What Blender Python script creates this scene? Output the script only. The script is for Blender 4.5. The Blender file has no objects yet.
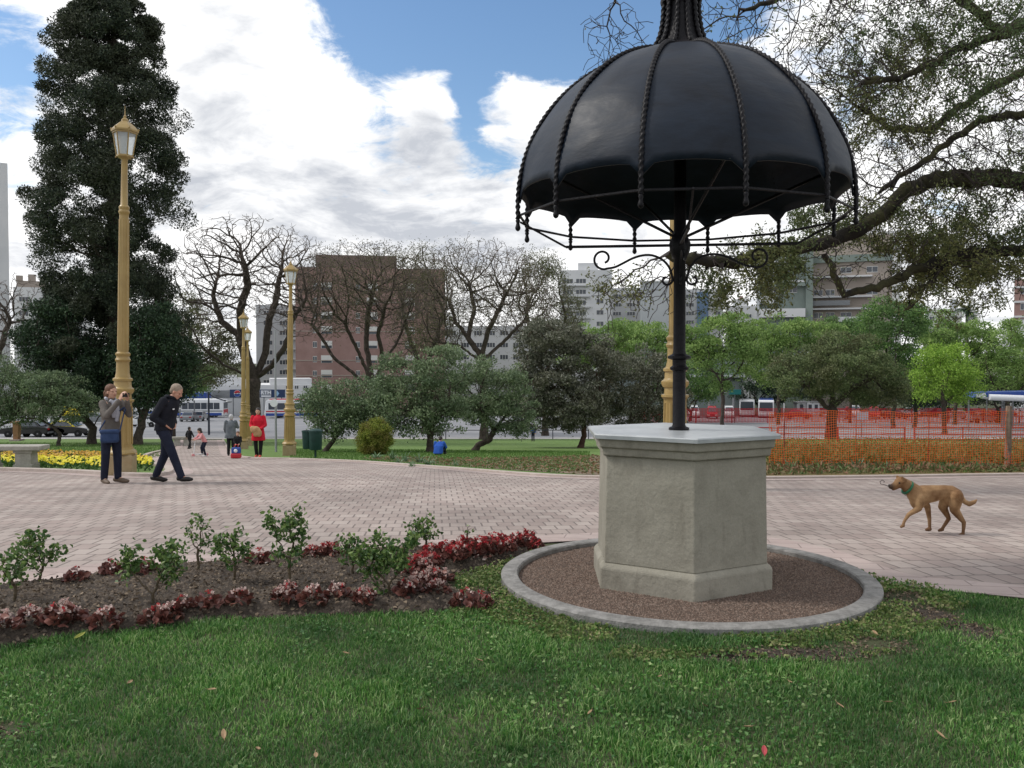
import bpy, bmesh, math, random
import numpy as np
from mathutils import Vector, Matrix
from mathutils.geometry import tessellate_polygon
R = math.radians
PI = math.pi
SC = bpy.context.scene
COL = SC.collection

# ------------------------------------------------------------------ camera
CAMZ, PITCH, F = 1.6, R(1.56), 880.0
cam = bpy.data.objects.new('camera', bpy.data.cameras.new('camera'))
COL.objects.link(cam)
cam.location = (0, 0, CAMZ)
cam.rotation_euler = (PI / 2 - PITCH, 0, 0)
cam.data.sensor_width = 36.0
cam.data.lens = F / 1024 * 36.0
cam.data.clip_start = 0.05
cam.data.clip_end = 5000
SC.camera = cam

# ------------------------------------------------------------------ light
SUN_EL, SUN_AZ = R(46), R(-84)          # azimuth from +Y towards +X
EXPOSURE = 0.0
SKY_STRENGTH = 0.15
SUN_STRENGTH = 2.3
SC.view_settings.view_transform = 'Standard'
SC.view_settings.look = 'None'
SC.view_settings.gamma = 1.0
SC.view_settings.use_curve_mapping = False
SC.view_settings.exposure = EXPOSURE
SC.cycles.use_denoising = True
SC.cycles.max_bounces = 6
SC.cycles.diffuse_bounces = 3
SC.cycles.transparent_max_bounces = 4
SC.cycles.sample_clamp_indirect = 4.0

sun = bpy.data.objects.new('sun', bpy.data.lights.new('sun', 'SUN'))
COL.objects.link(sun)
sun.data.energy = SUN_STRENGTH
sun.data.angle = R(10)
sun.data.color = (1.0, 0.96, 0.9)
sd = Vector((math.sin(SUN_AZ) * math.cos(SUN_EL), math.cos(SUN_AZ) * math.cos(SUN_EL), math.sin(SUN_EL)))
sun.rotation_euler = sd.to_track_quat('Z', 'Y').to_euler()

CP, SP = math.cos(PITCH), math.sin(PITCH)
def ray(px, py):
    a, b = (px - 512) / F, (384 - py) / F
    return Vector((a, CP + b * SP, -SP + b * CP))
def P(px, py, d):
    r = ray(px, py)
    k = d / r.y
    return Vector((r.x * k, d, CAMZ + r.z * k))

# ---- terrain: falls away from the well towards the street (z depends on y only)
_by = [-60, 6.2, 9.8, 15, 17, 31, 45, 75, 140, 175, 2500]
_bz = [0, 0, -.2, -.5, -.63, -1.8, -2.98, -5.1, -7.8, -8.4, -8.4]
KY = np.concatenate([[-60.0, 0, 3, 5], np.arange(6, 22, 1.0), np.arange(22, 184, 3.0), [200, 400, 2500]])
def _smooth(y):
    w = 1.3 if y < 14 else 3.0
    return float(np.mean(np.interp(y + np.linspace(-w, w, 21), _by, _bz)))
KZ = np.array([_smooth(y) if y < 190 else -8.4 for y in KY])
def zt(y):
    return float(np.interp(y, KY, KZ))
def zta(y):
    return np.interp(y, KY, KZ)
def G(px, py):
    r = ray(px, py)
    ys = np.concatenate([np.linspace(1, 30, 1500), np.linspace(30, 260, 4000)])
    f = CAMZ + r.z / r.y * ys - zta(ys)
    i = int(np.argmax(f <= 0)) if (f <= 0).any() else len(ys) - 1
    d = ys[i]
    return Vector((r.x / r.y * d, d, zt(d)))

# ------------------------------------------------------------------ world: Nishita sky behind broken cloud
def build_world():
    w = bpy.data.worlds.new('World')
    SC.world = w
    w.use_nodes = True
    nt = w.node_tree
    N, L = nt.nodes, nt.links
    N.clear()
    out = N.new('ShaderNodeOutputWorld')
    sky = N.new('ShaderNodeTexSky')
    sky.sky_type = 'NISHITA'
    sky.sun_disc = False
    sky.sun_elevation = SUN_EL
    sky.sun_rotation = SUN_AZ
    sky.air_density = 1.0
    sky.dust_density = 0.6
    bsky = N.new('ShaderNodeBackground')
    bsky.inputs[1].default_value = SKY_STRENGTH
    hs = N.new('ShaderNodeHueSaturation')
    hs.inputs['Saturation'].default_value = 1.15
    L.new(sky.outputs[0], hs.inputs['Color'])
    L.new(hs.outputs[0], bsky.inputs[0])
    tc = N.new('ShaderNodeTexCoord')
    def math_(op, a, b=None, clamp=False):
        n = N.new('ShaderNodeMath'); n.operation = op; n.use_clamp = clamp
        for i, v in enumerate((a, b)):
            if v is None: continue
            if isinstance(v, (int, float)): n.inputs[i].default_value = v
            else: L.new(v, n.inputs[i])
        return n.outputs[0]
    sep = N.new('ShaderNodeSeparateXYZ')
    L.new(tc.outputs['Generated'], sep.inputs[0])
    den = math_('ADD', math_('MAXIMUM', sep.outputs[2], 0.0), 0.25)
    u = math_('DIVIDE', sep.outputs[0], den)
    v = math_('DIVIDE', sep.outputs[1], den)
    cmb = N.new('ShaderNodeCombineXYZ')
    L.new(u, cmb.inputs[0]); L.new(v, cmb.inputs[1])
    def noise_(scale, detail, rough, off, dist=0.0):
        mp = N.new('ShaderNodeMapping'); mp.inputs['Location'].default_value = off
        L.new(cmb.outputs[0], mp.inputs[0])
        n = N.new('ShaderNodeTexNoise'); n.inputs['Scale'].default_value = scale
        n.inputs['Detail'].default_value = detail; n.inputs['Roughness'].default_value = rough
        n.inputs['Distortion'].default_value = dist
        L.new(mp.outputs[0], n.inputs['Vector'])
        return n.outputs[0]
    dens = noise_(2.3, 10, 0.62, (3.1, 7.4, 0), 0.25)
    fine = noise_(9.0, 8, 0.65, (0.4, 1.7, 0), 0.6)
    dens = math_('ADD', dens, math_('MULTIPLY', math_('SUBTRACT', fine, .5), .58))
    lowm = N.new('ShaderNodeMapRange'); lowm.inputs['From Min'].default_value = .16; lowm.inputs['From Max'].default_value = .0
    lowm.inputs['To Max'].default_value = .35
    L.new(sep.outputs[2], lowm.inputs['Value'])
    dens = math_('ADD', dens, lowm.outputs[0])
    # where the cloud deck opens, in world directions (blue gaps) and where it is thick
    def blob(px, py, rad, amt):
        d = ray(px, py).normalized()
        vm = N.new('ShaderNodeVectorMath'); vm.operation = 'DISTANCE'
        L.new(tc.outputs['Generated'], vm.inputs[0]); vm.inputs[1].default_value = d
        mr = N.new('ShaderNodeMapRange'); mr.interpolation_type = 'SMOOTHSTEP'
        mr.inputs['From Min'].default_value = 0; mr.inputs['From Max'].default_value = rad
        mr.inputs['To Min'].default_value = amt; mr.inputs['To Max'].default_value = 0
        L.new(vm.outputs['Value'], mr.inputs['Value'])
        return mr.outputs[0]
    for (px, py, rad, amt) in [(400, 10, .14, -.37), (490, 25, .13, -.32), (560, 0, .16, -.35), (640, -20, .16, -.34),
                               (720, 10, .10, -.2), (470, 95, .04, -.14), (440, 60, .05, .10),
                               (10, 62, .09, -.36), (372, 137, .05, -.22), (345, 140, .03, -.12), (250, 134, .035, -.26), (225, 132, .03, -.16), (490, 155, .05, -.24), (468, 128, .03, -.2), (520, 160, .03, -.12),
                               (330, -60, .1, -.2), (200, 60, .22, .2), (250, 180, .3, .16), (540, 200, .16, .12), (120, 40, .18, .14),
                               (520, 105, .07, .2), (420, 90, .05, .16), (850, 120, .3, .1)]:
        dens = math_('ADD', dens, blob(px, py, rad, amt))
    cov = N.new('ShaderNodeMapRange'); cov.interpolation_type = 'SMOOTHSTEP'
    cov.inputs['From Min'].default_value = 0.33; cov.inputs['From Max'].default_value = 0.54
    L.new(dens, cov.inputs['Value'])
    shade = noise_(2.6, 8, 0.6, (1.3, 2.2, 0), 0.5)
    sf = noise_(7.5, 8, 0.62, (4.4, .7, 0), 0.6)
    shade = math_('ADD', shade, math_('MULTIPLY', math_('SUBTRACT', sf, .5), .45))
    for (px, py, rad, amt) in [(240, 85, .13, .13), (190, 70, .12, .1), (330, 212, .16, .13), (430, 205, .16, .12), (205, 185, .1, .1), (500, 215, .1, .08), (420, 140, .07, .06),
                               (415, 140, .05, .1), (20, 190, .14, .08), (130, 30, .1, -.1), (330, 60, .1, -.14), (300, 150, .06, -.1), (440, 150, .05, .06)]:
        shade = math_('ADD', shade, blob(px, py, rad, amt))
    ramp = N.new('ShaderNodeValToRGB')
    e = ramp.color_ramp.elements
    e[0].position = 0.49; e[0].color = (1.2, 1.2, 1.2, 1)
    e[1].position = 0.76; e[1].color = (0.60, 0.63, 0.69, 1)
    L.new(shade, ramp.inputs[0])
    bcl = N.new('ShaderNodeBackground')
    bcl.inputs[1].default_value = 1.0
    L.new(ramp.outputs[0], bcl.inputs[0])
    mix = N.new('ShaderNodeMixShader')
    L.new(cov.outputs[0], mix.inputs[0]); L.new(bsky.outputs[0], mix.inputs[1]); L.new(bcl.outputs[0], mix.inputs[2])
    L.new(mix.outputs[0], out.inputs[0])
build_world()

# ------------------------------------------------------------------ tagging
def tag(o, label=None, cat=None, group=None, kind=None):
    if label: o['label'] = label
    if cat: o['category'] = cat
    if group: o['group'] = group
    if kind: o['kind'] = kind
    return o
def thing(name, label, cat, loc=(0, 0, 0), rz=0.0, group=None):
    o = bpy.data.objects.new(name, None)
    COL.objects.link(o)
    o.empty_display_size = .2
    o.location = loc
    o.rotation_euler = (0, 0, rz)
    return tag(o, label, cat, group)
def copy_tree(o, parent=None):
    c = o.copy()
    COL.objects.link(c)
    if parent: c.parent = parent
    for ch in list(o.children):
        copy_tree(ch, c)
    return c

# ------------------------------------------------------------------ materials
MATS = {}
def _new(name):
    m = bpy.data.materials.new(name); m.use_nodes = True
    nt = m.node_tree
    b = nt.nodes['Principled BSDF']
    MATS[name] = m
    return m, nt, nt.nodes, nt.links, b
def c4(c): return (c[0], c[1], c[2], 1)
def M(name, col, rough=.6, col2=None, scale=4.0, detail=5, bump=0.0, bscale=None, metal=0.0, spec=.3, world=False, lo=.35, hi=.68, coat=0.0):
    m, nt, N, L, b = _new(name)
    b.inputs['Roughness'].default_value = rough
    b.inputs['Metallic'].default_value = metal
    b.inputs['Specular IOR Level'].default_value = spec
    if coat: b.inputs['Coat Weight'].default_value = coat
    b.inputs['Base Color'].default_value = c4(col)
    if col2 is None and not bump: return m
    if world:
        src = N.new('ShaderNodeNewGeometry').outputs['Position']
    else:
        src = N.new('ShaderNodeTexCoord').outputs['Object']
    if col2 is not None:
        n = N.new('ShaderNodeTexNoise'); n.inputs['Scale'].default_value = scale; n.inputs['Detail'].default_value = detail
        n.inputs['Roughness'].default_value = .62
        L.new(src, n.inputs['Vector'])
        r = N.new('ShaderNodeValToRGB')
        r.color_ramp.elements[0].position = lo; r.color_ramp.elements[0].color = c4(col)
        r.color_ramp.elements[1].position = hi; r.color_ramp.elements[1].color = c4(col2)
        L.new(n.outputs[0], r.inputs[0]); L.new(r.outputs[0], b.inputs['Base Color'])
    if bump:
        n2 = N.new('ShaderNodeTexNoise'); n2.inputs['Scale'].default_value = bscale or scale * 6; n2.inputs['Detail'].default_value = 6
        L.new(src, n2.inputs['Vector'])
        bp = N.new('ShaderNodeBump'); bp.inputs['Strength'].default_value = bump; bp.inputs['Distance'].default_value = .02
        L.new(n2.outputs[0], bp.inputs['Height']); L.new(bp.outputs[0], b.inputs['Normal'])
    return m
def LEAF(name, cols, rough=.55, trans=.3, clump=None, cscale=.6, spec=.3):
    """foliage: each leaf its own tint, plus broad tint patches over the plant; thin enough to pass some light"""
    m, nt, N, L, b = _new(name)
    g = N.new('ShaderNodeNewGeometry')
    r = N.new('ShaderNodeValToRGB')
    els = r.color_ramp.elements
    els[0].position = 0; els[0].color = c4(cols[0]); els[1].position = 1; els[1].color = c4(cols[-1])
    for i, c in enumerate(cols[1:-1], 1):
        e = els.new(i / (len(cols) - 1)); e.color = c4(c)
    L.new(g.outputs['Random Per Island'], r.inputs[0])
    colout = r.outputs[0]
    if clump is not None:
        n = N.new('ShaderNodeTexNoise'); n.inputs['Scale'].default_value = cscale; n.inputs['Detail'].default_value = 2
        L.new(g.outputs['Position'], n.inputs['Vector'])
        mr = N.new('ShaderNodeMapRange'); mr.inputs['From Min'].default_value = .42; mr.inputs['From Max'].default_value = .62
        L.new(n.outputs[0], mr.inputs['Value'])
        mx = N.new('ShaderNodeMix'); mx.data_type = 'RGBA'; mx.blend_type = 'MIX'
        ml = N.new('ShaderNodeMath'); ml.operation = 'MULTIPLY'; ml.inputs[1].default_value = .7
        L.new(mr.outputs[0], ml.inputs[0]); L.new(ml.outputs[0], mx.inputs[0])
        L.new(colout, mx.inputs[6]); mx.inputs[7].default_value = c4(clump)
        colout = mx.outputs[2]
    L.new(colout, b.inputs['Base Color'])
    b.inputs['Roughness'].default_value = rough
    b.inputs['Specular IOR Level'].default_value = spec
    if trans:
        t = N.new('ShaderNodeBsdfTranslucent'); L.new(colout, t.inputs[0])
        mx2 = N.new('ShaderNodeMixShader'); mx2.inputs[0].default_value = trans
        L.new(b.outputs[0], mx2.inputs[1]); L.new(t.outputs[0], mx2.inputs[2])
        L.new(mx2.outputs[0], N['Material Output'].inputs[0])
    return m
def GLASS(name, col=(.03, .04, .05), rough=.08):
    m, nt, N, L, b = _new(name)
    b.inputs['Base Color'].default_value = c4(col); b.inputs['Roughness'].default_value = rough
    b.inputs['Specular IOR Level'].default_value = .6
    return m

# ------------------------------------------------------------------ mesh builder
class MB:
    def __init__(s): s.v = []; s.f = []; s.mi = []
    def add(s, vs, fs, mi=0):
        o = len(s.v); s.v += [tuple(v) for v in vs]
        s.f += [tuple(i + o for i in f) for f in fs]; s.mi += [mi] * len(fs)
        return s
    def box(s, c, d, rz=0.0, taper=1.0, mi=0):
        x, y, z = d[0] / 2, d[1] / 2, d[2] / 2
        vs = []
        for k, t in ((-1, 1.0), (1, taper)):
            for (a, b) in ((-1, -1), (1, -1), (1, 1), (-1, 1)):
                vs.append(Vector((a * x * t, b * y * t, k * z)))
        m = Matrix.Rotation(rz, 3, 'Z')
        vs = [m @ v + Vector(c) for v in vs]
        return s.add(vs, [(3, 2, 1, 0), (4, 5, 6, 7), (0, 1, 5, 4), (1, 2, 6, 5), (2, 3, 7, 6), (3, 0, 4, 7)], mi)
    def tube(s, pts, rads, n=8, caps=True, mi=0, twist=None, closed=False):
        pts = [Vector(p) for p in pts]
        if isinstance(rads, (int, float)): rads = [rads] * len(pts)
        N = len(pts); vs = []
        up = None
        for i in range(N):
            if closed: t = pts[(i + 1) % N] - pts[i - 1]
            else: t = pts[min(i + 1, N - 1)] - pts[max(i - 1, 0)]
            t.normalize()
            if up is None:
                up = Vector((0, 0, 1)) if abs(t.z) < .9 else Vector((1, 0, 0))
            up = (up - t * up.dot(t)).normalized()
            w = t.cross(up)
            for k in range(n):
                a = 2 * PI * k / n
                rr = rads[i] * (twist(i, a) if twist else 1.0)
                vs.append(pts[i] + (up * math.cos(a) + w * math.sin(a)) * rr)
        fs = []
        for i in range(N if closed else N - 1):
            j = (i + 1) % N
            for k in range(n):
                l = (k + 1) % n
                fs.append((i * n + k, i * n + l, j * n + l, j * n + k))
        if caps and not closed:
            fs.append(tuple(reversed(range(n)))); fs.append(tuple(range((N - 1) * n, N * n)))
        return s.add(vs, fs, mi)
    def lathe(s, prof, n=16, c=(0, 0, 0), a0=0.0, mi=0, capb=True, capt=True):
        vs = []
        for (r, z) in prof:
            for k in range(n):
                a = a0 + 2 * PI * k / n
                vs.append((c[0] + r * math.cos(a), c[1] + r * math.sin(a), c[2] + z))
        fs = []
        for i in range(len(prof) - 1):
            for k in range(n):
                l = (k + 1) % n
                fs.append((i * n + k, i * n + l, (i + 1) * n + l, (i + 1) * n + k))
        if capb: fs.append(tuple(reversed(range(n))))
        if capt: fs.append(tuple(range((len(prof) - 1) * n, len(prof) * n)))
        return s.add(vs, fs, mi)
    def prism(s, poly, y0, y1, mi=0):
        """poly in (x,z), extruded along y"""
        n = len(poly)
        vs = [(x, y0, z) for x, z in poly] + [(x, y1, z) for x, z in poly]
        fs = [tuple(range(n)), tuple(reversed(range(n, 2 * n)))]
        for i in range(n):
            j = (i + 1) % n
            fs.append((i, i + n, j + n, j))
        return s.add(vs, fs, mi)
    def ball(s, c, r, n=10, m=6, mi=0, sc=(1, 1, 1)):
        prof = [(max(1e-4, math.sin(PI * i / m)), -math.cos(PI * i / m)) for i in range(m + 1)]
        vs = []; fs = []
        for (rr, z) in prof:
            for k in range(n):
                a = 2 * PI * k / n
                vs.append((c[0] + r * sc[0] * rr * math.cos(a), c[1] + r * sc[1] * rr * math.sin(a), c[2] + r * sc[2] * z))
        for i in range(m):
            for k in range(n):
                l = (k + 1) % n
                fs.append((i * n + k, i * n + l, (i + 1) * n + l, (i + 1) * n + k))
        return s.add(vs, fs, mi)
    def build(s, name, mats, parent=None, smooth=False, bevel=0.0, loc=None):
        me = bpy.data.meshes.new(name)
        me.from_pydata(s.v, [], s.f)
        if not isinstance(mats, (list, tuple)): mats = [mats]
        for m in mats: me.materials.append(m)
        me.polygons.foreach_set('material_index', s.mi)
        if smooth: me.polygons.foreach_set('use_smooth', [True] * len(s.f))
        bm = bmesh.new(); bm.from_mesh(me)
        bmesh.ops.recalc_face_normals(bm, faces=bm.faces)
        bm.to_mesh(me); bm.free()
        me.update()
        if smooth and smooth != 'all':
            me.set_sharp_from_angle(angle=R(40))
        o = bpy.data.objects.new(name, me)
        COL.objects.link(o)
        if parent: o.parent = parent
        if loc is not None: o.location = loc
        if bevel:
            b = o.modifiers.new('bevel', 'BEVEL'); b.width = bevel; b.segments = 2; b.limit_method = 'ANGLE'; b.angle_limit = R(40)
        return o

def np_mesh(name, V, faces_per, mats, parent=None, midx=None, smooth=False):
    """V (n,3); faces_per: list of (index array (m,k))"""
    me = bpy.data.meshes.new(name)
    V = np.asarray(V, np.float32)
    me.vertices.add(len(V)); me.vertices.foreach_set('co', V.ravel())
    loops = np.concatenate([f.ravel() for f in faces_per]).astype(np.int32)
    tot = np.concatenate([np.full(len(f), f.shape[1], np.int32) for f in faces_per])
    start = np.concatenate([[0], np.cumsum(tot)[:-1]]).astype(np.int32)
    me.loops.add(len(loops)); me.loops.foreach_set('vertex_index', loops)
    me.polygons.add(len(tot)); me.polygons.foreach_set('loop_start', start); me.polygons.foreach_set('loop_total', tot)
    if not isinstance(mats, (list, tuple)): mats = [mats]
    for m in mats: me.materials.append(m)
    if midx is not None: me.polygons.foreach_set('material_index', np.asarray(midx, np.int32))
    if smooth: me.polygons.foreach_set('use_smooth', np.ones(len(tot), bool))
    me.update(calc_edges=True)
    o = bpy.data.objects.new(name, me)
    COL.objects.link(o)
    if parent: o.parent = parent
    return o

def sheet(name, poly, off, mat, kind='structure', label=None, cat=None):
    """a flat outline laid over the terrain"""
    bm = bmesh.new()
    vs = [bm.verts.new((p[0], p[1], 0)) for p in poly]
    for t in tessellate_polygon([[Vector((p[0], p[1], 0)) for p in poly]]):
        if len(set(t)) == 3:
            try: bm.faces.new([vs[i] for i in t])
            except ValueError: pass
    ys = [p[1] for p in poly]
    for k in KY:
        if min(ys) < k < max(ys):
            bmesh.ops.bisect_plane(bm, geom=bm.verts[:] + bm.edges[:] + bm.faces[:], plane_co=(0, k, 0), plane_no=(0, 1, 0), dist=1e-5)
    for v in bm.verts: v.co.z = zt(v.co.y) + off
    bmesh.ops.recalc_face_normals(bm, faces=bm.faces)
    if bm.faces and sum(f.normal.z for f in bm.faces) < 0:
        bmesh.ops.reverse_faces(bm, faces=bm.faces)
    me = bpy.data.meshes.new(name); bm.to_mesh(me); bm.free()
    me.materials.append(mat)
    o = bpy.data.objects.new(name, me); COL.objects.link(o)
    return tag(o, label, cat, None, kind)

def in_poly(x, y, poly):
    x = np.asarray(x); y = np.asarray(y)
    ins = np.zeros(x.shape, bool)
    n = len(poly)
    for i in range(n):
        x0, y0 = poly[i][0], poly[i][1]; x1, y1 = poly[(i + 1) % n][0], poly[(i + 1) % n][1]
        c = ((y0 > y) != (y1 > y)) & (x < (x1 - x0) * (y - y0) / (y1 - y0 + 1e-12) + x0)
        ins ^= c
    return ins
def rand_in(poly, n, rng):
    xs = [p[0] for p in poly]; ys = [p[1] for p in poly]
    out = np.zeros((0, 2))
    while len(out) < n:
        q = rng.uniform((min(xs), min(ys)), (max(xs), max(ys)), (n * 2, 2))
        out = np.concatenate([out, q[in_poly(q[:, 0], q[:, 1], poly)]])
    return out[:n]
def vnoise(x, y, s, seed=0):
    """cheap smooth 2-D value noise in 0..1"""
    x = np.asarray(x) * s; y = np.asarray(y) * s
    xi = np.floor(x).astype(int); yi = np.floor(y).astype(int)
    fx = x - xi; fy = y - yi
    fx = fx * fx * (3 - 2 * fx); fy = fy * fy * (3 - 2 * fy)
    def h(a, b):
        k = (a * 374761393 + b * 668265263 + seed * 974711) & 0x7fffffff
        k = ((k ^ (k >> 13)) * 1274126177) & 0x7fffffff
        return ((k ^ (k >> 16)) & 0xffff) / 65535.0
    return (h(xi, yi) * (1 - fx) + h(xi + 1, yi) * fx) * (1 - fy) + (h(xi, yi + 1) * (1 - fx) + h(xi + 1, yi + 1) * fx) * fy

def rand_dirs(n, rng, up=0.0):
    d = rng.normal(size=(n, 3)); d[:, 2] += up
    return d / np.linalg.norm(d, axis=1, keepdims=True)
def leaf_cards(pts, length, width, rng, up=0.0, fold=.25, dirs=None, shape='leaf'):
    """one folded leaf per point: 2 quads along a midrib (or one rhombus for far foliage)"""
    n = len(pts)
    d = rand_dirs(n, rng, up) if dirs is None else dirs
    a = rand_dirs(n, rng)
    w = np.cross(d, a); w /= np.linalg.norm(w, axis=1, keepdims=True) + 1e-9
    nn = np.cross(w, d)
    L = (length * rng.uniform(.65, 1.3, n))[:, None]; W = (width * rng.uniform(.65, 1.3, n))[:, None]
    if shape == 'rhomb':
        V = np.stack([pts, pts + d * L * .5 + w * W * .5 + nn * W * .12, pts + d * L, pts + d * L * .5 - w * W * .5 + nn * W * .12], 1).reshape(-1, 3)
        return V, np.arange(4 * n).reshape(n, 4)
    up_ = nn * W * fold
    v0 = pts; v1 = pts + d * L * .33 + w * W * .5 + up_; v2 = pts + d * L * .75 + w * W * .38 + up_
    v3 = pts + d * L - nn * L * .12; v4 = pts + d * L * .75 - w * W * .38 + up_; v5 = pts + d * L * .33 - w * W * .5 + up_
    V = np.stack([v0, v1, v2, v3, v4, v5], 1).reshape(-1, 3)
    b = np.arange(n)[:, None] * 6
    q = np.concatenate([b + np.array([[0, 1, 2, 3]]), b + np.array([[0, 3, 4, 5]])])
    return V, q
# ------------------------------------------------------------------ growing branches towards points in a crown (space colonisation)
def grow(seed, polys, attr, step, di, dk, iters=120, jit=.15, bias=(0, 0, 0), maxkids=3):
    """polys: list of (points, parent polyline index or -1); returns positions, parents"""
    rng = np.random.default_rng(seed)
    pos = []; par = []
    ends = []
    for pts, pj in polys:
        start = -1
        if pj is not None and pj >= 0:
            q = np.array(pts[0]); cand = ends[pj]
            start = min(cand, key=lambda i: np.sum((pos[i] - q) ** 2))
        ids = []
        prev = start
        pts = [np.array(p, float) for p in pts]
        seq = []
        for a, b in zip(pts[:-1], pts[1:]):
            k = max(1, int(np.ceil(np.linalg.norm(b - a) / step)))
            for t in range(k): seq.append(a + (b - a) * t / k)
        seq.append(pts[-1])
        if start >= 0: seq = seq[1:]
        for q in seq:
            pos.append(q + (rng.normal(size=3) * step * jit * .35 if prev >= 0 else 0)); par.append(prev)
            prev = len(pos) - 1; ids.append(prev)
        ends.append(ids if start < 0 else [start] + ids)
    A = np.array(attr, float)
    kids = [0] * len(pos)
    for p in par:
        if p >= 0: kids[p] += 1
    bias = np.array(bias, float)
    P0 = np.array(pos)
    nd = np.full(len(A), 1e9); ni = np.zeros(len(A), int)
    def upd(P, base):
        nonlocal nd, ni
        for s in range(0, len(P), 400):
            D = np.linalg.norm(A[:, None, :] - P[None, s:s + 400, :], axis=2)
            j = D.argmin(1); m = D[np.arange(len(A)), j]
            b = m < nd
            nd = np.where(b, m, nd); ni = np.where(b, j + base + s, ni)
    upd(P0, 0)
    alive = nd > dk
    for it in range(iters):
        A = A[alive]; nd = nd[alive]; ni = ni[alive]
        if len(A) == 0: break
        act = nd < di
        if not act.any(): break
        src = ni[act]; vec = A[act] - np.array(pos)[src]
        vec /= np.linalg.norm(vec, axis=1, keepdims=True) + 1e-9
        u, inv = np.unique(src, return_inverse=True)
        S = np.zeros((len(u), 3)); np.add.at(S, inv, vec)
        S /= np.linalg.norm(S, axis=1, keepdims=True) + 1e-9
        new = []
        for i, s in zip(u, S):
            if kids[i] >= maxkids: continue
            d = s + rng.normal(size=3) * jit + bias
            p = par[i]
            if p >= 0: d = d + .35 * (pos[i] - pos[p]) / step
            d /= np.linalg.norm(d) + 1e-9
            new.append(pos[i] + d * step); par.append(i); kids[i] += 1; kids.append(0)
        if not new: break
        base = len(pos)
        pos += new
        upd(np.array(new), base)
        alive = nd > dk
    return np.array(pos), np.array(par)

def radii(par, r0, rtrunk):
    n = len(par); tips = np.zeros(n)
    has = np.zeros(n, bool); has[par[par >= 0]] = True
    tips[~has] = 1
    for i in range(n - 1, -1, -1):
        if par[i] >= 0: tips[par[i]] += tips[i]
    e = math.log(max(tips.max(), 2)) / math.log(rtrunk / r0)
    return r0 * tips ** (1 / e), ~has

def branch_mesh(name, pos, par, rad, mat, parent, k=6, sel=None):
    n = len(par)
    seg = np.where(par >= 0)[0]
    if sel is not None: seg = seg[sel[seg]]
    if len(seg) == 0: return None
    p = par[seg]
    # main child of each node
    main = np.full(n, -1)
    order = np.where(par >= 0)[0]
    for i in order:
        q = par[i]
        if main[q] < 0 or rad[i] > rad[main[q]]: main[q] = i
    d = pos[seg] - pos[p]; d /= np.linalg.norm(d, axis=1, keepdims=True) + 1e-9
    dn = np.zeros((n, 3)); dn[:, 2] = 1; dn[seg] = d
    ism = main[p] == seg
    dA = np.where(ism[:, None], dn[p] * .5 + d * .5, d)
    m = main[seg]; dB = np.where((m >= 0)[:, None], dn[np.maximum(m, 0)] * .5 + d * .5, d)
    rA = np.where(ism, rad[p], np.minimum(rad[p], rad[seg] * 1.25)); rB = rad[seg]
    ref = np.array([.31, .52, .79])
    out = []
    for D, Pt, r in ((dA, pos[p], rA), (dB, pos[seg], rB)):
        D = D / (np.linalg.norm(D, axis=1, keepdims=True) + 1e-9)
        u = np.cross(D, ref); u /= np.linalg.norm(u, axis=1, keepdims=True) + 1e-9
        w = np.cross(D, u)
        for j in range(k):
            a = 2 * PI * j / k
            out.append(Pt + (u * math.cos(a) + w * math.sin(a)) * r[:, None])
    V = np.stack(out, 1).reshape(-1, 3)
    b = np.arange(len(seg))[:, None] * 2 * k
    F_ = [b + np.array([[j, (j + 1) % k, k + (j + 1) % k, k + j]]) for j in range(k)]
    return np_mesh(name, V, [np.concatenate(F_)], mat, parent, smooth=True)

def ell_pts(ells, n, rng, shell=0.0):
    w = np.array([e[1][0] * e[1][1] * e[1][2] for e in ells]) ** .8; w /= w.sum()
    out = []
    for e, c in zip(ells, rng.multinomial(n, w)):
        d = rand_dirs(c, rng)
        r = rng.uniform(shell ** 3, 1, c) ** (1 / 3)
        out.append(np.array(e[0]) + d * r[:, None] * np.array(e[1]))
    return np.concatenate(out)

# ------------------------------------------------------------------ material set
BARK = M('bark_dark', (.035, .027, .022), .9, (.085, .068, .055), 6, bump=.8, bscale=25)
BARK_G = M('bark_grey', (.06, .052, .045), .9, (.13, .11, .095), 5, bump=.8, bscale=22)
BARK_R = M('bark_red_brown', (.05, .026, .018), .9, (.10, .055, .04), 6, bump=.7)
BARK_MOSS = M('bark_mossy', (.018, .015, .012), .95, (.06, .058, .024), 1.6, bump=1.0, bscale=16, lo=.42, hi=.66)
TWIG = M('twig', (.035, .028, .025), .9)
TWIG_B = M('twig_brownish', (.12, .096, .082), .9)
LF_OLIVE = LEAF('leaf_grey_green', [(.078, .125, .058), (.165, .225, .11), (.33, .40, .235)], .6, .25, (.09, .135, .075), 1.2)
LF_OLIVE_D = LEAF('leaf_dark_olive', [(.055, .068, .042), (.12, .13, .088), (.31, .31, .25)], .6, .25, (.11, .11, .07), 1.0)
LF_CON = LEAF('leaf_conifer', [(.016, .026, .018), (.03, .046, .028), (.075, .09, .05)], .7, .08, (.045, .05, .028), .35)
LF_DARK = LEAF('leaf_dark_evergreen', [(.012, .03, .015), (.03, .06, .028), (.06, .10, .045)], .6, .12, (.015, .03, .015), .5)
LF_SPRING = LEAF('leaf_spring', [(.14, .23, .06), (.24, .37, .10), (.38, .50, .17)], .6, .4, (.11, .20, .055), .42)
LF_MID = LEAF('leaf_mid_green', [(.06, .14, .04), (.13, .24, .065), (.22, .34, .10)], .6, .35, (.08, .14, .05), .25)
LF_BROWNISH = LEAF('leaf_brown_green', [(.065, .085, .035), (.115, .13, .055), (.18, .185, .09)], .7, .3, (.095, .09, .05), .3)
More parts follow.
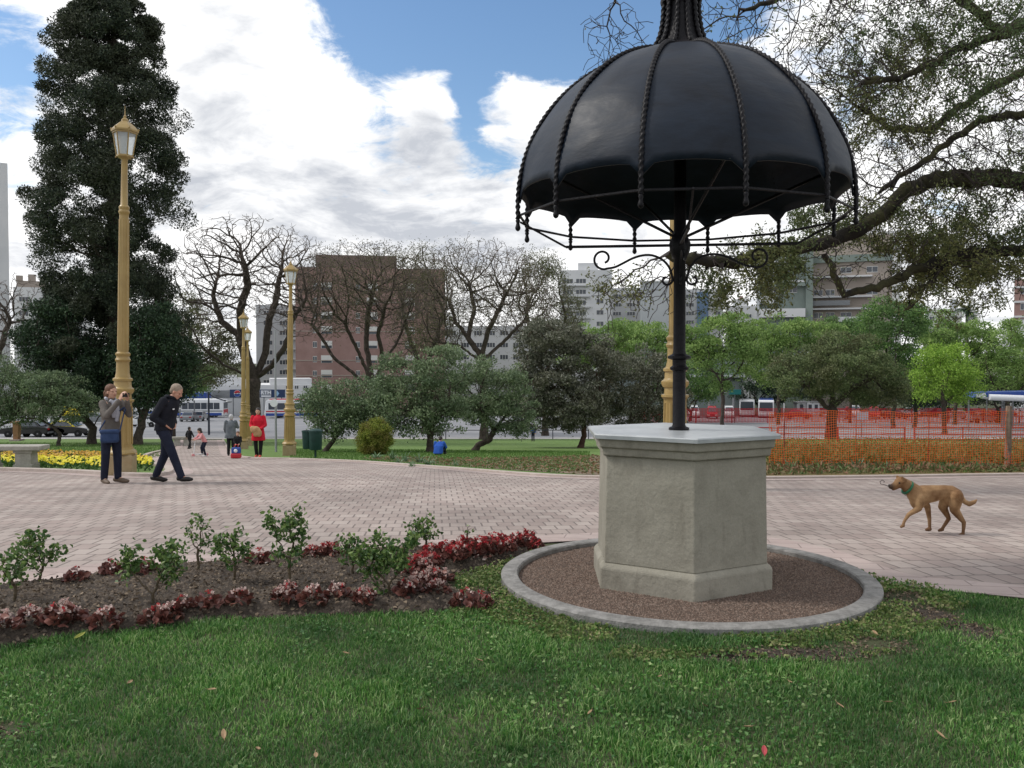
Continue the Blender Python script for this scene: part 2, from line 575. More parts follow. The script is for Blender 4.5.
LF_BROAD = LEAF('leaf_broad_tree', [(.06, .09, .035), (.12, .165, .065), (.23, .27, .12)], .65, .3, (.12, .115, .06), .4)
LF_LIME = LEAF('leaf_lime', [(.12, .24, .03), (.23, .38, .05), (.34, .50, .09)], .6, .35)
LF_TIPA = LEAF('leaf_overhang', [(.07, .085, .03), (.13, .14, .05), (.21, .21, .08)], .6, .35, (.06, .11, .045), .5)
LF_BUD = LEAF('leaf_bud', [(.08, .085, .045), (.14, .13, .07)], .7, .25)
LF_ROSE = LEAF('leaf_rose', [(.035, .085, .022), (.085, .155, .04), (.22, .31, .09)], .45, .3, spec=.4)
LF_BEG = LEAF('leaf_begonia', [(.055, .026, .02), (.135, .045, .036), (.26, .11, .085)], .4, .15, spec=.5)
LF_BEG_R = LEAF('petal_red', [(.24, .02, .025), (.42, .03, .04), (.52, .10, .09)], .5, .25)
LF_BEG_W = LEAF('petal_white', [(.48, .34, .31), (.66, .54, .49), (.50, .27, .24)], .5, .25)
LF_GOLD = LEAF('leaf_golden_shrub', [(.10, .16, .03), (.22, .27, .04), (.34, .34, .07)], .6, .3, (.16, .11, .035), 2.0)

# ------------------------------------------------------------------ generic tree builder
def make_tree(name, label, cat, group, base, seed, polys, ells, n_attr, step, rtrunk, r0, bark, leaf=None, nleaf=0, lsize=(.1, .04),
              spread=.25, di=None, dk=None, jit=.15, bias=(0, 0, 0), shell=0.0, cut=.012, tipsonly=True, twigmat=None, lshape='rhomb', extra=None,
              up=.2, cluster=0.0, lz=None, kmain=7, lean=None, fringe=0, clumps=None):
    """polys / ells are in metres around the tree's base"""
    rng = np.random.default_rng(seed)
    root = thing(name, label, cat, base, 0, group)
    A = ell_pts(ells, n_attr, rng, shell)
    pos, par = grow(seed, polys, A, step, di or step * 7, dk or step * 1.6, jit=jit, bias=bias)
    if fringe:
        has = np.zeros(len(par), bool); has[par[par >= 0]] = True
        P_ = list(pos); Q_ = list(par)
        for i in np.where(~has)[0]:
            if Q_[i] < 0: continue
            d0 = P_[i] - P_[Q_[i]]; d0 = d0 / (np.linalg.norm(d0) + 1e-9)
            for f_ in range(fringe):
                d = d0 + rng.normal(size=3) * .7; prev = i
                for _ in range(rng.integers(1, 4)):
                    d = d + rng.normal(size=3) * .35; d /= np.linalg.norm(d) + 1e-9
                    P_.append(P_[prev] + d * step * .55); Q_.append(prev); prev = len(P_) - 1
        pos = np.array(P_); par = np.array(Q_)
    rad, tip = radii(par, r0, rtrunk)
    # flare of the trunk at the ground
    rad = rad * (1 + .5 * np.exp(-np.maximum(pos[:, 2], 0) / (rtrunk * 1.6)) * (rad > rtrunk * .6))
    thick = rad > cut
    branch_mesh('trunk', pos, par, rad, bark, root, kmain, thick)
    branch_mesh('crown', pos, par, rad, twigmat or bark, root, 3, ~thick)
    if leaf is not None and nleaf:
        cand = np.where(rad < r0 * 2.2)[0] if tipsonly else np.where(rad < cut * 2)[0]
        w = np.ones(len(cand))
        if cluster:
            pc = pos[cand] * cluster + np.array(base) * 1.7
            w = np.clip((vnoise(pc[:, 0] + pc[:, 2] * .7, pc[:, 1] + pc[:, 2] * .9, 1.0, seed) + vnoise(pc[:, 0] - pc[:, 2] * .9, pc[:, 1] * 1.1, .9, seed + 7)) * .5 - .36, 0.0, 1) + .012
        if lz is not None:
            w = w * (pos[cand][:, 2] > lz)
        w = w / w.sum()
        if clumps:      # leaves gather in domed sprays round chosen branch ends
            cc = rng.choice(cand, min(clumps[0], len(cand)), replace=False)
            rs = clumps[1] * rng.uniform(.55, 1.35, len(cc))
            pk = rng.choice(len(cc), nleaf, p=rs ** 2 / (rs ** 2).sum())
            dd = rand_dirs(nleaf, rng, .55); fill = rng.uniform(.1, 1, (nleaf, 1)) ** .4
            pts = pos[cc[pk]] + dd * fill * rs[pk][:, None] * np.array([1.1, 1.1, .62])
            loose = rng.uniform(size=nleaf) < .12
            pick = rng.choice(cand, nleaf, p=w)
            pts = np.where(loose[:, None], pos[pick] + rng.normal(size=(nleaf, 3)) * spread, pts)
        else:
            pick = rng.choice(cand, nleaf, p=w)
            pts = pos[pick] + rng.normal(size=(nleaf, 3)) * spread
        V, q = leaf_cards(pts, lsize[0], lsize[1], rng, up, shape=lshape)
        np_mesh('foliage', V, [q], leaf, root)
    return root

# ================================================================== GROUND
GROUND = M('ground_soil', (.04, .052, .022), .95, (.07, .075, .036), 1.2, bump=.6, bscale=40, world=True)
LAWN_FAR = M('lawn_far', (.085, .155, .035), .9, (.14, .21, .055), .7, bump=.7, bscale=60, world=True, lo=.3, hi=.7)
SOIL = M('bed_soil', (.028, .022, .017), .95, (.085, .067, .052), 9, bump=1.0, bscale=45, world=True)
DRY = M('dry_bed', (.13, .098, .066), .95, (.23, .175, .12), 1.5, bump=1.0, bscale=30, world=True)
STREET = M('street_asphalt', (.19, .195, .21), .85, (.25, .25, .26), .25, bump=.2, bscale=40, world=True)
PAVE2 = M('pavement', (.36, .345, .33), .85, (.42, .40, .385), .5, bump=.2, bscale=30, world=True)

def paver(name, ca, cb, mortar, bw, bh, rot, ms=.012, off=.5):
    m, nt, N, L, b = _new(name)
    geo = N.new('ShaderNodeNewGeometry')
    mp = N.new('ShaderNodeMapping'); mp.inputs['Rotation'].default_value = (0, 0, rot)
    L.new(geo.outputs['Position'], mp.inputs[0])
    nz = N.new('ShaderNodeTexNoise'); nz.inputs['Scale'].default_value = 1.3; nz.inputs['Detail'].default_value = 2
    L.new(geo.outputs['Position'], nz.inputs['Vector'])
    sc = N.new('ShaderNodeVectorMath'); sc.operation = 'SCALE'; sc.inputs[3].default_value = .025
    L.new(nz.outputs['Color'], sc.inputs[0])
    ad = N.new('ShaderNodeVectorMath'); L.new(mp.outputs[0], ad.inputs[0]); L.new(sc.outputs[0], ad.inputs[1])
    br = N.new('ShaderNodeTexBrick'); L.new(ad.outputs[0], br.inputs['Vector'])
    br.inputs['Color1'].default_value = c4(ca); br.inputs['Color2'].default_value = c4(cb); br.inputs['Mortar'].default_value = c4(mortar)
    br.inputs['Scale'].default_value = 1; br.inputs['Mortar Size'].default_value = ms; br.inputs['Mortar Smooth'].default_value = .3
    br.inputs['Brick Width'].default_value = bw; br.inputs['Row Height'].default_value = bh; br.offset = off
    br.inputs['Bias'].default_value = 0
    n2 = N.new('ShaderNodeTexNoise'); n2.inputs['Scale'].default_value = .55; n2.inputs['Detail'].default_value = 7; n2.inputs['Roughness'].default_value = .65
    L.new(geo.outputs['Position'], n2.inputs['Vector'])
    mr = N.new('ShaderNodeMapRange'); mr.inputs['From Min'].default_value = .3; mr.inputs['From Max'].default_value = .7
    mr.inputs['To Min'].default_value = .70; mr.inputs['To Max'].default_value = 1.18
    L.new(n2.outputs[0], mr.inputs[0])
    mx = N.new('ShaderNodeVectorMath'); mx.operation = 'SCALE'
    L.new(br.outputs[0], mx.inputs[0]); L.new(mr.outputs[0], mx.inputs[3])
    # dark dirt and damp patches of irregular shape, and small spots
    n4 = N.new('ShaderNodeTexNoise'); n4.inputs['Scale'].default_value = 1.7; n4.inputs['Detail'].default_value = 9; n4.inputs['Roughness'].default_value = .7; n4.inputs['Distortion'].default_value = .8
    L.new(geo.outputs['Position'], n4.inputs['Vector'])
    m4 = N.new('ShaderNodeMapRange'); m4.inputs['From Min'].default_value = .56; m4.inputs['From Max'].default_value = .74; m4.inputs['To Max'].default_value = .42
    L.new(n4.outputs[0], m4.inputs[0])
    vo = N.new('ShaderNodeTexVoronoi'); vo.inputs['Scale'].default_value = 3.2; L.new(geo.outputs['Position'], vo.inputs['Vector'])
    m5 = N.new('ShaderNodeMapRange'); m5.inputs['From Min'].default_value = .11; m5.inputs['From Max'].default_value = .07; m5.inputs['To Max'].default_value = .4
    L.new(vo.outputs['Distance'], m5.inputs[0])
    mxx = N.new('ShaderNodeMath'); mxx.operation = 'MAXIMUM'; L.new(m4.outputs[0], mxx.inputs[0]); L.new(m5.outputs[0], mxx.inputs[1])
    dm = N.new('ShaderNodeMix'); dm.data_type = 'RGBA'; L.new(mxx.outputs[0], dm.inputs[0]); L.new(mx.outputs[0], dm.inputs[6]); dm.inputs[7].default_value = (.13, .105, .095, 1)
    L.new(dm.outputs[2], b.inputs['Base Color'])
    b.inputs['Roughness'].default_value = .8; b.inputs['Specular IOR Level'].default_value = .25
    n3 = N.new('ShaderNodeTexNoise'); n3.inputs['Scale'].default_value = 60; L.new(geo.outputs['Position'], n3.inputs['Vector'])
    hm = N.new('ShaderNodeMath'); hm.operation = 'MULTIPLY_ADD'; hm.inputs[1].default_value = .25
    inv = N.new('ShaderNodeMath'); inv.operation = 'SUBTRACT'; inv.inputs[0].default_value = 1; L.new(br.outputs['Fac'], inv.inputs[1])
    L.new(n3.outputs[0], hm.inputs[0]); L.new(inv.outputs[0], hm.inputs[2])
    bp = N.new('ShaderNodeBump'); bp.inputs['Strength'].default_value = .6; bp.inputs['Distance'].default_value = .012
    L.new(hm.outputs[0], bp.inputs['Height']); L.new(bp.outputs[0], b.inputs['Normal'])
    return m
PAVER = paver('plaza_pavers', (.30, .24, .215), (.38, .322, .288), (.175, .145, .13), .17, .30, R(-5), .010)
BORDER = paver('border_pavers', (.375, .295, .27), (.43, .35, .32), (.25, .20, .185), .48, .24, R(10), .006)

# one sheet reaching the horizon
gx = np.array([-2500, -400, -120, -60, -30, -15, -7, 0, 7, 15, 30, 60, 120, 400, 2500.0])
V = np.array([[x, y, zt(y)] for y in KY for x in gx]); nx = len(gx)
q = np.array([[j * nx + i, j * nx + i + 1, (j + 1) * nx + i + 1, (j + 1) * nx + i] for j in range(len(KY) - 1) for i in range(nx - 1)])
tag(np_mesh('ground', V, [q], GROUND), kind='structure')

def g2(px, py):
    v = G(px, py); return (v.x, v.y)
def spline(pts, n=6):
    """Catmull-Rom through 2-D points"""
    p = [np.array(a, float) for a in pts]; out = []
    for i in range(len(p) - 1):
        p0 = p[max(i - 1, 0)]; p1 = p[i]; p2 = p[i + 1]; p3 = p[min(i + 2, len(p) - 1)]
        for t in np.linspace(0, 1, n, endpoint=False):
            out.append(tuple(.5 * ((2 * p1) + (-p0 + p2) * t + (2 * p0 - 5 * p1 + 4 * p2 - p3) * t * t + (-p0 + 3 * p1 - 3 * p2 + p3) * t ** 3)))
    out.append(tuple(p[-1])); return out
def offset_line(pts, d):
    out = []
    for i in range(len(pts)):
        a = np.array(pts[max(i - 1, 0)]); b = np.array(pts[min(i + 1, len(pts) - 1)])
        t = (b - a) / (np.linalg.norm(b - a) + 1e-9)
        out.append((pts[i][0] - t[1] * d, pts[i][1] + t[0] * d))
    return out

near_edge = spline([g2(*p) for p in [(-260, 612), (-60, 596), (0, 588), (110, 574), (300, 556), (430, 549), (545, 544), (640, 539), (720, 540), (790, 553), (872, 582), (1024, 600), (1250, 622), (1600, 655)]])
# far edge left to right: bench, bed tip, path to the street on the left, and back along the lawns
farL = spline([g2(*p) for p in [(-260, 468), (-60, 470), (60, 473), (130, 477), (165, 476), (172, 470), (150, 462), (150, 455), (175, 447), (178, 440)]], 5)
farR = spline([g2(*p) for p in [(222, 440), (228, 450), (240, 457.5), (300, 460), (360, 462.5), (440, 468.5), (520, 475), (590, 478.5), (680, 479.5), (770, 479.5), (900, 478), (1024, 476), (1250, 474), (1500, 472)]], 5)
plaza_poly = near_edge + list(reversed(farR)) + list(reversed(farL))
sheet('plaza', plaza_poly, .008, PAVER)
# border bands along the edges
nb = near_edge + list(reversed(offset_line(near_edge, .42)))
sheet('near_border', nb, .014, BORDER)
fr = farR + list(reversed(offset_line(farR, -.4)))
sheet('far_border', fr, .013, BORDER)
fl = farL + list(reversed(offset_line(farL, -.4)))
sheet('path_border', fl, .012, BORDER)
# pale kerbs: real steps along the planting
KERB = M('kerb_concrete', (.36, .30, .265), .85, (.44, .38, .34), 6, bump=.3, bscale=60)
def kerb(pts, w, h, sunk=.1):
    a = pts; b = offset_line(pts, w); m = MB(); n = len(a)
    vs = []
    for p, q_ in zip(a, b):
        z = zt(p[1])
        vs += [(p[0], p[1], z - sunk), (p[0], p[1], z + h), (q_[0], q_[1], z + h), (q_[0], q_[1], z - sunk)]
    fs = []
    for i in range(n - 1):
        for k in range(3): fs.append((i * 4 + k, (i + 1) * 4 + k, (i + 1) * 4 + k + 1, i * 4 + k + 1))
    fs += [(0, 1, 2, 3), tuple((n - 1) * 4 + k for k in (3, 2, 1, 0))]
    m.add(vs, fs)
    return tag(m.build('kerb', KERB, bevel=.01), kind='structure')
kerb(farR, .13, .05)
kerb(list(reversed(farL)), -.16, .08) if False else kerb(farL, .16, .07)

# far lawns, street
street_y0 = 72.0
lawn_mid = farR[6:] + [(60, 30), (60, street_y0), (-18.5, street_y0)]
lawn_c = [p for p in offset_line(farR, .16)]
sheet('lawn', lawn_c[:-1] + [(40, lawn_c[-1][1]), (40, 45), (30, street_y0), (-23.6, street_y0)], .006, LAWN_FAR)
lawn_l = [p for p in offset_line(farL, .16)]
sheet('lawn', [(-70, lawn_l[0][1])] + lawn_l + [(-27.5, street_y0), (-70, street_y0)], .006, LAWN_FAR)
sheet('street', [(-260, street_y0 + 4), (260, street_y0 + 4), (260, 150), (-260, 150)], .012, STREET)
sheet('pavement', [(-260, street_y0), (260, street_y0), (260, street_y0 + 3.8), (-260, street_y0 + 3.8)], .02, PAVE2)
# ================================================================== DOMED WELL
STONE = M('render_stone', (.27, .255, .205), .9, (.36, .34, .28), 3.5, detail=8, bump=.9, bscale=30, lo=.3, hi=.72)
def stone_stained(name, ca, cb, stain, bumpd=.02):
    m, nt, N, L, b = _new(name)
    tc = N.new('ShaderNodeTexCoord')
    n = N.new('ShaderNodeTexNoise'); n.inputs['Scale'].default_value = 5; n.inputs['Detail'].default_value = 8; n.inputs['Roughness'].default_value = .65
    L.new(tc.outputs['Object'], n.inputs['Vector'])
    r = N.new('ShaderNodeValToRGB'); r.color_ramp.elements[0].position = .32; r.color_ramp.elements[1].position = .7
    r.color_ramp.elements[0].color = c4(ca); r.color_ramp.elements[1].color = c4(cb); L.new(n.outputs[0], r.inputs[0])
    mp = N.new('ShaderNodeMapping'); mp.inputs['Scale'].default_value = (1.0, 1.0, .22); L.new(tc.outputs['Object'], mp.inputs[0])
    gr = N.new('ShaderNodeTexNoise'); gr.inputs['Scale'].default_value = 95; gr.inputs['Detail'].default_value = 3; L.new(tc.outputs['Object'], gr.inputs['Vector'])
    n2 = N.new('ShaderNodeTexNoise'); n2.inputs['Scale'].default_value = 7; n2.inputs['Detail'].default_value = 6; n2.inputs['Distortion'].default_value = .6
    L.new(mp.outputs[0], n2.inputs['Vector'])
    mr = N.new('ShaderNodeMapRange'); mr.inputs['From Min'].default_value = .56; mr.inputs['From Max'].default_value = .72; mr.inputs['To Max'].default_value = .55
    L.new(n2.outputs[0], mr.inputs[0])
    mx = N.new('ShaderNodeMix'); mx.data_type = 'RGBA'; L.new(mr.outputs[0], mx.inputs[0]); L.new(r.outputs[0], mx.inputs[6]); mx.inputs[7].default_value = c4(stain)
    gm = N.new('ShaderNodeMapRange'); gm.inputs['From Min'].default_value = .3; gm.inputs['From Max'].default_value = .7; gm.inputs['To Min'].default_value = .92; gm.inputs['To Max'].default_value = 1.07; L.new(gr.outputs[0], gm.inputs[0])
    gx = N.new('ShaderNodeVectorMath'); gx.operation = 'SCALE'; L.new(mx.outputs[2], gx.inputs[0]); L.new(gm.outputs[0], gx.inputs[3])
    L.new(gx.outputs[0], b.inputs['Base Color']); b.inputs['Roughness'].default_value = .92; b.inputs['Specular IOR Level'].default_value = .2
    n3 = N.new('ShaderNodeTexNoise'); n3.inputs['Scale'].default_value = 34; n3.inputs['Detail'].default_value = 7; L.new(tc.outputs['Object'], n3.inputs['Vector'])
    v = N.new('ShaderNodeTexNoise'); v.inputs['Scale'].default_value = 5; L.new(tc.outputs['Object'], v.inputs['Vector'])
    ad = N.new('ShaderNodeMath'); ad.operation = 'MULTIPLY_ADD'; ad.inputs[1].default_value = 2.0
    L.new(v.outputs[0], ad.inputs[0]); L.new(n3.outputs[0], ad.inputs[2])
    bp = N.new('ShaderNodeBump'); bp.inputs['Strength'].default_value = .28; bp.inputs['Distance'].default_value = bumpd
    L.new(ad.outputs[0], bp.inputs['Height']); L.new(bp.outputs[0], b.inputs['Normal'])
    return m
SHAFT = stone_stained('pedestal_render', (.228, .212, .172), (.305, .286, .236), (.135, .12, .094))
SLAB = M('grey_marble', (.33, .35, .36), .32, (.46, .48, .49), 4, detail=9, spec=.5)
IRON = M('black_iron', (.004, .0035, .005), .5, (.009, .008, .010), 12, bump=.25, bscale=60, spec=.2)
def dome_mat():
    m, nt, N, L, b = _new('dome_painted_sheet')
    tc = N.new('ShaderNodeTexCoord')
    mp = N.new('ShaderNodeMapping'); mp.inputs['Scale'].default_value = (1, 1, 2.6); L.new(tc.outputs['Object'], mp.inputs[0])
    n = N.new('ShaderNodeTexNoise'); n.inputs['Scale'].default_value = 2.2; n.inputs['Detail'].default_value = 9; n.inputs['Roughness'].default_value = .66; n.inputs['Distortion'].default_value = .5
    L.new(mp.outputs[0], n.inputs['Vector'])
    r = N.new('ShaderNodeValToRGB'); e = r.color_ramp.elements
    e[0].position = .3; e[0].color = (.0035, .0058, .0115, 1); e[1].position = .75; e[1].color = (.015, .024, .040, 1)
    L.new(n.outputs[0], r.inputs[0]); L.new(r.outputs[0], b.inputs['Base Color'])
    r2 = N.new('ShaderNodeMapRange'); r2.inputs['From Min'].default_value = .3; r2.inputs['From Max'].default_value = .7
    r2.inputs['To Min'].default_value = .40; r2.inputs['To Max'].default_value = .60
    L.new(n.outputs[0], r2.inputs[0]); L.new(r2.outputs[0], b.inputs['Roughness'])
    b.inputs['Specular IOR Level'].default_value = .24
    n2 = N.new('ShaderNodeTexNoise'); n2.inputs['Scale'].default_value = 5; n2.inputs['Detail'].default_value = 5; L.new(mp.outputs[0], n2.inputs['Vector'])
    bp = N.new('ShaderNodeBump'); bp.inputs['Strength'].default_value = .16; bp.inputs['Distance'].default_value = .03
    L.new(n2.outputs[0], bp.inputs['Height']); L.new(bp.outputs[0], b.inputs['Normal'])
    return m
DOME = dome_mat()

WX, WY = 1.222, 6.43
well = thing('domed_well', 'tall black ribbed iron dome on a pole rising from a hexagonal stone pedestal', 'monument', (WX, WY, 0), 0)
HA = R(-90 - 1.5)     # one corner towards the camera
m = MB()
zs = [(.69, -.1), (.69, .155), (.66, .185)]
m.lathe(zs, 6, a0=HA)
m.build('plinth', SHAFT, well, bevel=.012)
m = MB(); m.lathe([(.652, .184), (.638, .935)], 6, a0=HA)
bmv = m.build('shaft', SHAFT, well, bevel=.008)
m = MB(); m.lathe([(.655, .934), (.668, .94), (.676, .99), (.696, .997), (.702, 1.055)], 6, a0=HA)
m.build('cornice', SHAFT, well, bevel=.006)
m = MB(); m.lathe([(.735, 1.057), (.74, 1.082), (.733, 1.09)], 6, a0=HA)
m.build('slab', SLAB, well)
# pole, collars
m = MB()
m.lathe([(.075, 1.088), (.075, 1.105), (.052, 1.115), (.047, 1.13), (.047, 1.52), (.065, 1.53), (.07, 1.545), (.05, 1.56), (.05, 1.60), (.085, 1.612), (.085, 1.628), (.05, 1.645),
         (.045, 1.67), (.043, 2.34), (.06, 2.36), (.075, 2.40), (.078, 2.45), (.06, 2.49), (.045, 2.52), (.043, 3.83)], 16)
m.build('pole', IRON, well, smooth=True)

RIBPHI = [R(-90 + 8 + 30 * k) for k in range(12)]
def dome_r(z):   # outer profile
    t = min(1, max(0, (z - 2.70) / 1.13))
    return 1.185 * math.sqrt(max(0, 1 - t * t))
NPH, NV = 8, 26
vs = []; fs = []; ncol = 12 * NPH
rnd = random.Random(4)
ph0 = [rnd.uniform(0, 6.28) for _ in range(8)]
for k in range(12):
    for j in range(NPH):
        t = j / NPH
        a = RIBPHI[k] + R(30) * t
        rim = 2.80 - .07 * abs(2 * t - 1) ** 11 - .02 * abs(2 * t - 1) ** 2
        for i in range(NV + 1):
            s = i / NV
            th = s * PI / 2
            z = rim + (3.82 - rim) * math.sin(th * .985) / math.sin(PI / 2 * .985)
            r = dome_r(z) * (1 - .012 * math.sin(PI * t))
            if z > 3.60: r = max(r, .15)
            r += .006 * math.sin(3 * a + 5 * z + ph0[0]) * math.sin(7 * a - 9 * z + ph0[1]) + .004 * math.sin(17 * a + ph0[2]) * math.sin(13 * z)
            vs.append((r * math.cos(a), r * math.sin(a), z))
for c in range(ncol):
    d = (c + 1) % ncol
    for i in range(NV):
        fs.append((c * (NV + 1) + i, d * (NV + 1) + i, d * (NV + 1) + i + 1, c * (NV + 1) + i + 1))
me = bpy.data.meshes.new('dome'); me.from_pydata(vs, [], fs); me.materials.append(DOME)
me.polygons.foreach_set('use_smooth', [True] * len(fs))
dome = bpy.data.objects.new('dome', me); COL.objects.link(dome); dome.parent = well
sol = dome.modifiers.new('thick', 'SOLIDIFY'); sol.thickness = .012; sol.offset = -1
# rope-twisted ribs: up the dome, over the shoulder and on up the neck
for k in range(12):
    a = RIBPHI[k]
    pts = []
    for z in np.linspace(2.60, 2.70, 6): pts.append((1.192, z))
    for th in np.linspace(0, 82, 90):
        z = 2.70 + 1.137 * math.sin(R(th)); pts.append((max(1.192 * math.cos(R(th)), .19), z))
    for (r, z) in [(.215, 3.846), (.19, 3.868), (.168, 3.91), (.152, 3.96), (.14, 4.02), (.132, 4.09), (.128, 4.175)]: pts.append((r, z))
    P3 = [Vector((r * math.cos(a), r * math.sin(a), z)) for r, z in pts]
    # resample evenly
    L = [0]
    for p, q_ in zip(P3[:-1], P3[1:]): L.append(L[-1] + (q_ - p).length)
    s = np.linspace(0, L[-1], 520)
    co = np.array([[np.interp(t, L, [p[i] for p in P3]) for i in range(3)] for t in s])
    m = MB()
    m.tube(co, .0155, 8, twist=lambda i, t: 1 + .24 * math.cos(2 * t - s[i] * 2 * PI / .042))
    # pendant end below the ring
    x, y = 1.192 * math.cos(a), 1.192 * math.sin(a)
    m.lathe([(.012, 2.60), (.017, 2.585), (.011, 2.57), (.016, 2.55), (.02, 2.535), (.015, 2.52), (.004, 2.512)], 8, (x, y, 0))
    m.build('rib', IRON, well, smooth='all')
# ring of rods between the ribs
m = MB()
rp = [(1.18 * math.cos(a), 1.18 * math.sin(a), 2.625) for a in RIBPHI]
for k in range(12): m.tube([rp[k], rp[(k + 1) % 12]], .0095, 6)
m.build('ring', IRON, well, smooth=True)
# lower cross bars and scroll brackets
def spiral(c, r0, r1, a0, a1, n=20):
    return [(c[0] + (r0 + (r1 - r0) * t) * math.cos(a0 + (a1 - a0) * t), c[1] + (r0 + (r1 - r0) * t) * math.sin(a0 + (a1 - a0) * t)) for t in np.linspace(0, 1, n)]
for k, deg in enumerate((-97, -7, 83, 173)):
    a = R(deg + 90 + 180)
    ca, sa = math.cos(a), math.sin(a)
    m = MB()
    m.tube([(.05 * ca, .05 * sa, 2.435), (.83 * ca, .83 * sa, 2.435)], .0105, 6)
    m.tube([(.83 * ca, .83 * sa, 2.435), (1.17 * ca, 1.17 * sa, 2.625)], .008, 6)
    m.build('cross_bar', IRON, well, smooth=True)
    # S-scroll: small curl at the pole, rising arch, big curl under the bar
    c1 = spiral((.115, 2.165), .022, .052, R(-230), R(20), 16)
    body = [(.165, 2.21), (.16, 2.26), (.13, 2.30), (.17, 2.335), (.26, 2.36), (.33, 2.355), (.40, 2.325), (.46, 2.29), (.53, 2.272)]
    body = [(.052, 2.18), (.062, 2.24), (.085, 2.29), (.13, 2.335), (.20, 2.365), (.27, 2.365), (.34, 2.345), (.41, 2.31), (.47, 2.282), (.53, 2.272)]
    sp = spiral((.555, 2.345), .078, .03, R(-100), R(250), 26)
    low = spiral((.095, 2.185), .044, .018, R(180), R(440), 14)
    m = MB()
    pl = spline(list(reversed(low)) + body[1:] + sp, 3)
    m.tube([(r * ca, r * sa, z) for r, z in pl], .0085, 6)
    m.build('bracket', IRON, well, smooth=True)
# inner braces under the dome
for k in range(0, 12, 3):
    a = RIBPHI[k]
    m = MB()
    m.tube([(.05 * math.cos(a), .05 * math.sin(a), 2.50), (1.10 * math.cos(a), 1.10 * math.sin(a), 2.98)], .011, 6)
    m.build('brace', IRON, well, smooth=True)
m = MB()
m.lathe([(.28, 3.80), (.20, 3.848), (.175, 3.872), (.152, 3.915), (.136, 3.965), (.124, 4.025), (.116, 4.09), (.112, 4.165), (.145, 4.172), (.15, 4.19), (.145, 4.208), (.125, 4.22), (.15, 4.25), (.185, 4.32), (.17, 4.40), (.10, 4.46), (.05, 4.50), (.06, 4.54), (.03, 4.62), (.004, 4.80)], 24)
m.build('finial', IRON, well, smooth=True)

# round kerb and gravel
CKX, CKY, CKR = 1.265, 6.41, 1.345
KST = M('kerb_granite', (.155, .15, .14), .85, (.29, .28, .265), 14, detail=8, bump=.5, bscale=70)
m = MB()
n = 96; prof = [(CKR, -.1), (CKR, .036), (CKR - .012, .045), (CKR - .115, .045), (CKR - .125, .036), (CKR - .125, -.1)]
vs = [(CKX + r * math.cos(2 * PI * k / n), CKY + r * math.sin(2 * PI * k / n), z) for r, z in prof for k in range(n)]
fs = [(i * n + k, i * n + (k + 1) % n, (i + 1) * n + (k + 1) % n, (i + 1) * n + k) for i in range(5) for k in range(n)]
m.add(vs, fs)
tag(m.build('round_kerb', KST, smooth=True), 'round grey granite kerb circling the gravel at the foot of the stone pedestal', 'kerb', kind='structure')
GRAV = M('gravel_base', (.085, .062, .048), .95, (.17, .125, .10), 70, detail=3, bump=1.0, bscale=90)
GRAVS = LEAF('gravel_stone', [(.075, .05, .038), (.155, .105, .08), (.24, .18, .145), (.10, .07, .055)], .9, 0)
m = MB(); m.lathe([(CKR - .12, -.1), (CKR - .12, .006)], 96, (CKX, CKY, 0))
gv = m.build('gravel', GRAV); tag(gv, kind='stuff', label='reddish brown gravel inside the round kerb', cat='gravel')
rng = np.random.default_rng(8)
ng = 30000
rr = (CKR - .13) * np.sqrt(rng.uniform(0, 1, ng)); aa = rng.uniform(0, 2 * PI, ng)
c = np.stack([CKX + rr * np.cos(aa), CKY + rr * np.sin(aa), np.full(ng, .007)], 1)
hx = np.abs((c[:, 0] - WX)); keep = np.hypot(c[:, 0] - WX, c[:, 1] - WY) > .58
c = c[keep]; ng = len(c)
s = rng.uniform(.004, .009, (ng, 1)); rot = rng.uniform(0, 6.28, ng)
base = np.array([[1, 0, 0], [-.5, .87, 0], [-.5, -.87, 0], [0, 0, .9]])
ct, st = np.cos(rot), np.sin(rot)
vv = np.stack([np.stack([b[0] * ct - b[1] * st, b[0] * st + b[1] * ct, np.full(ng, b[2])], 1) for b in base], 1) * s[:, None, :] + c[:, None, :]
q = np.arange(ng)[:, None] * 4
gs = np_mesh('gravel_stones', vv.reshape(-1, 3), [np.concatenate([q + np.array([[0, 1, 3]]), q + np.array([[1, 2, 3]]), q + np.array([[2, 0, 3]])])], GRAVS, gv)
gs['kind'] = 'stuff'

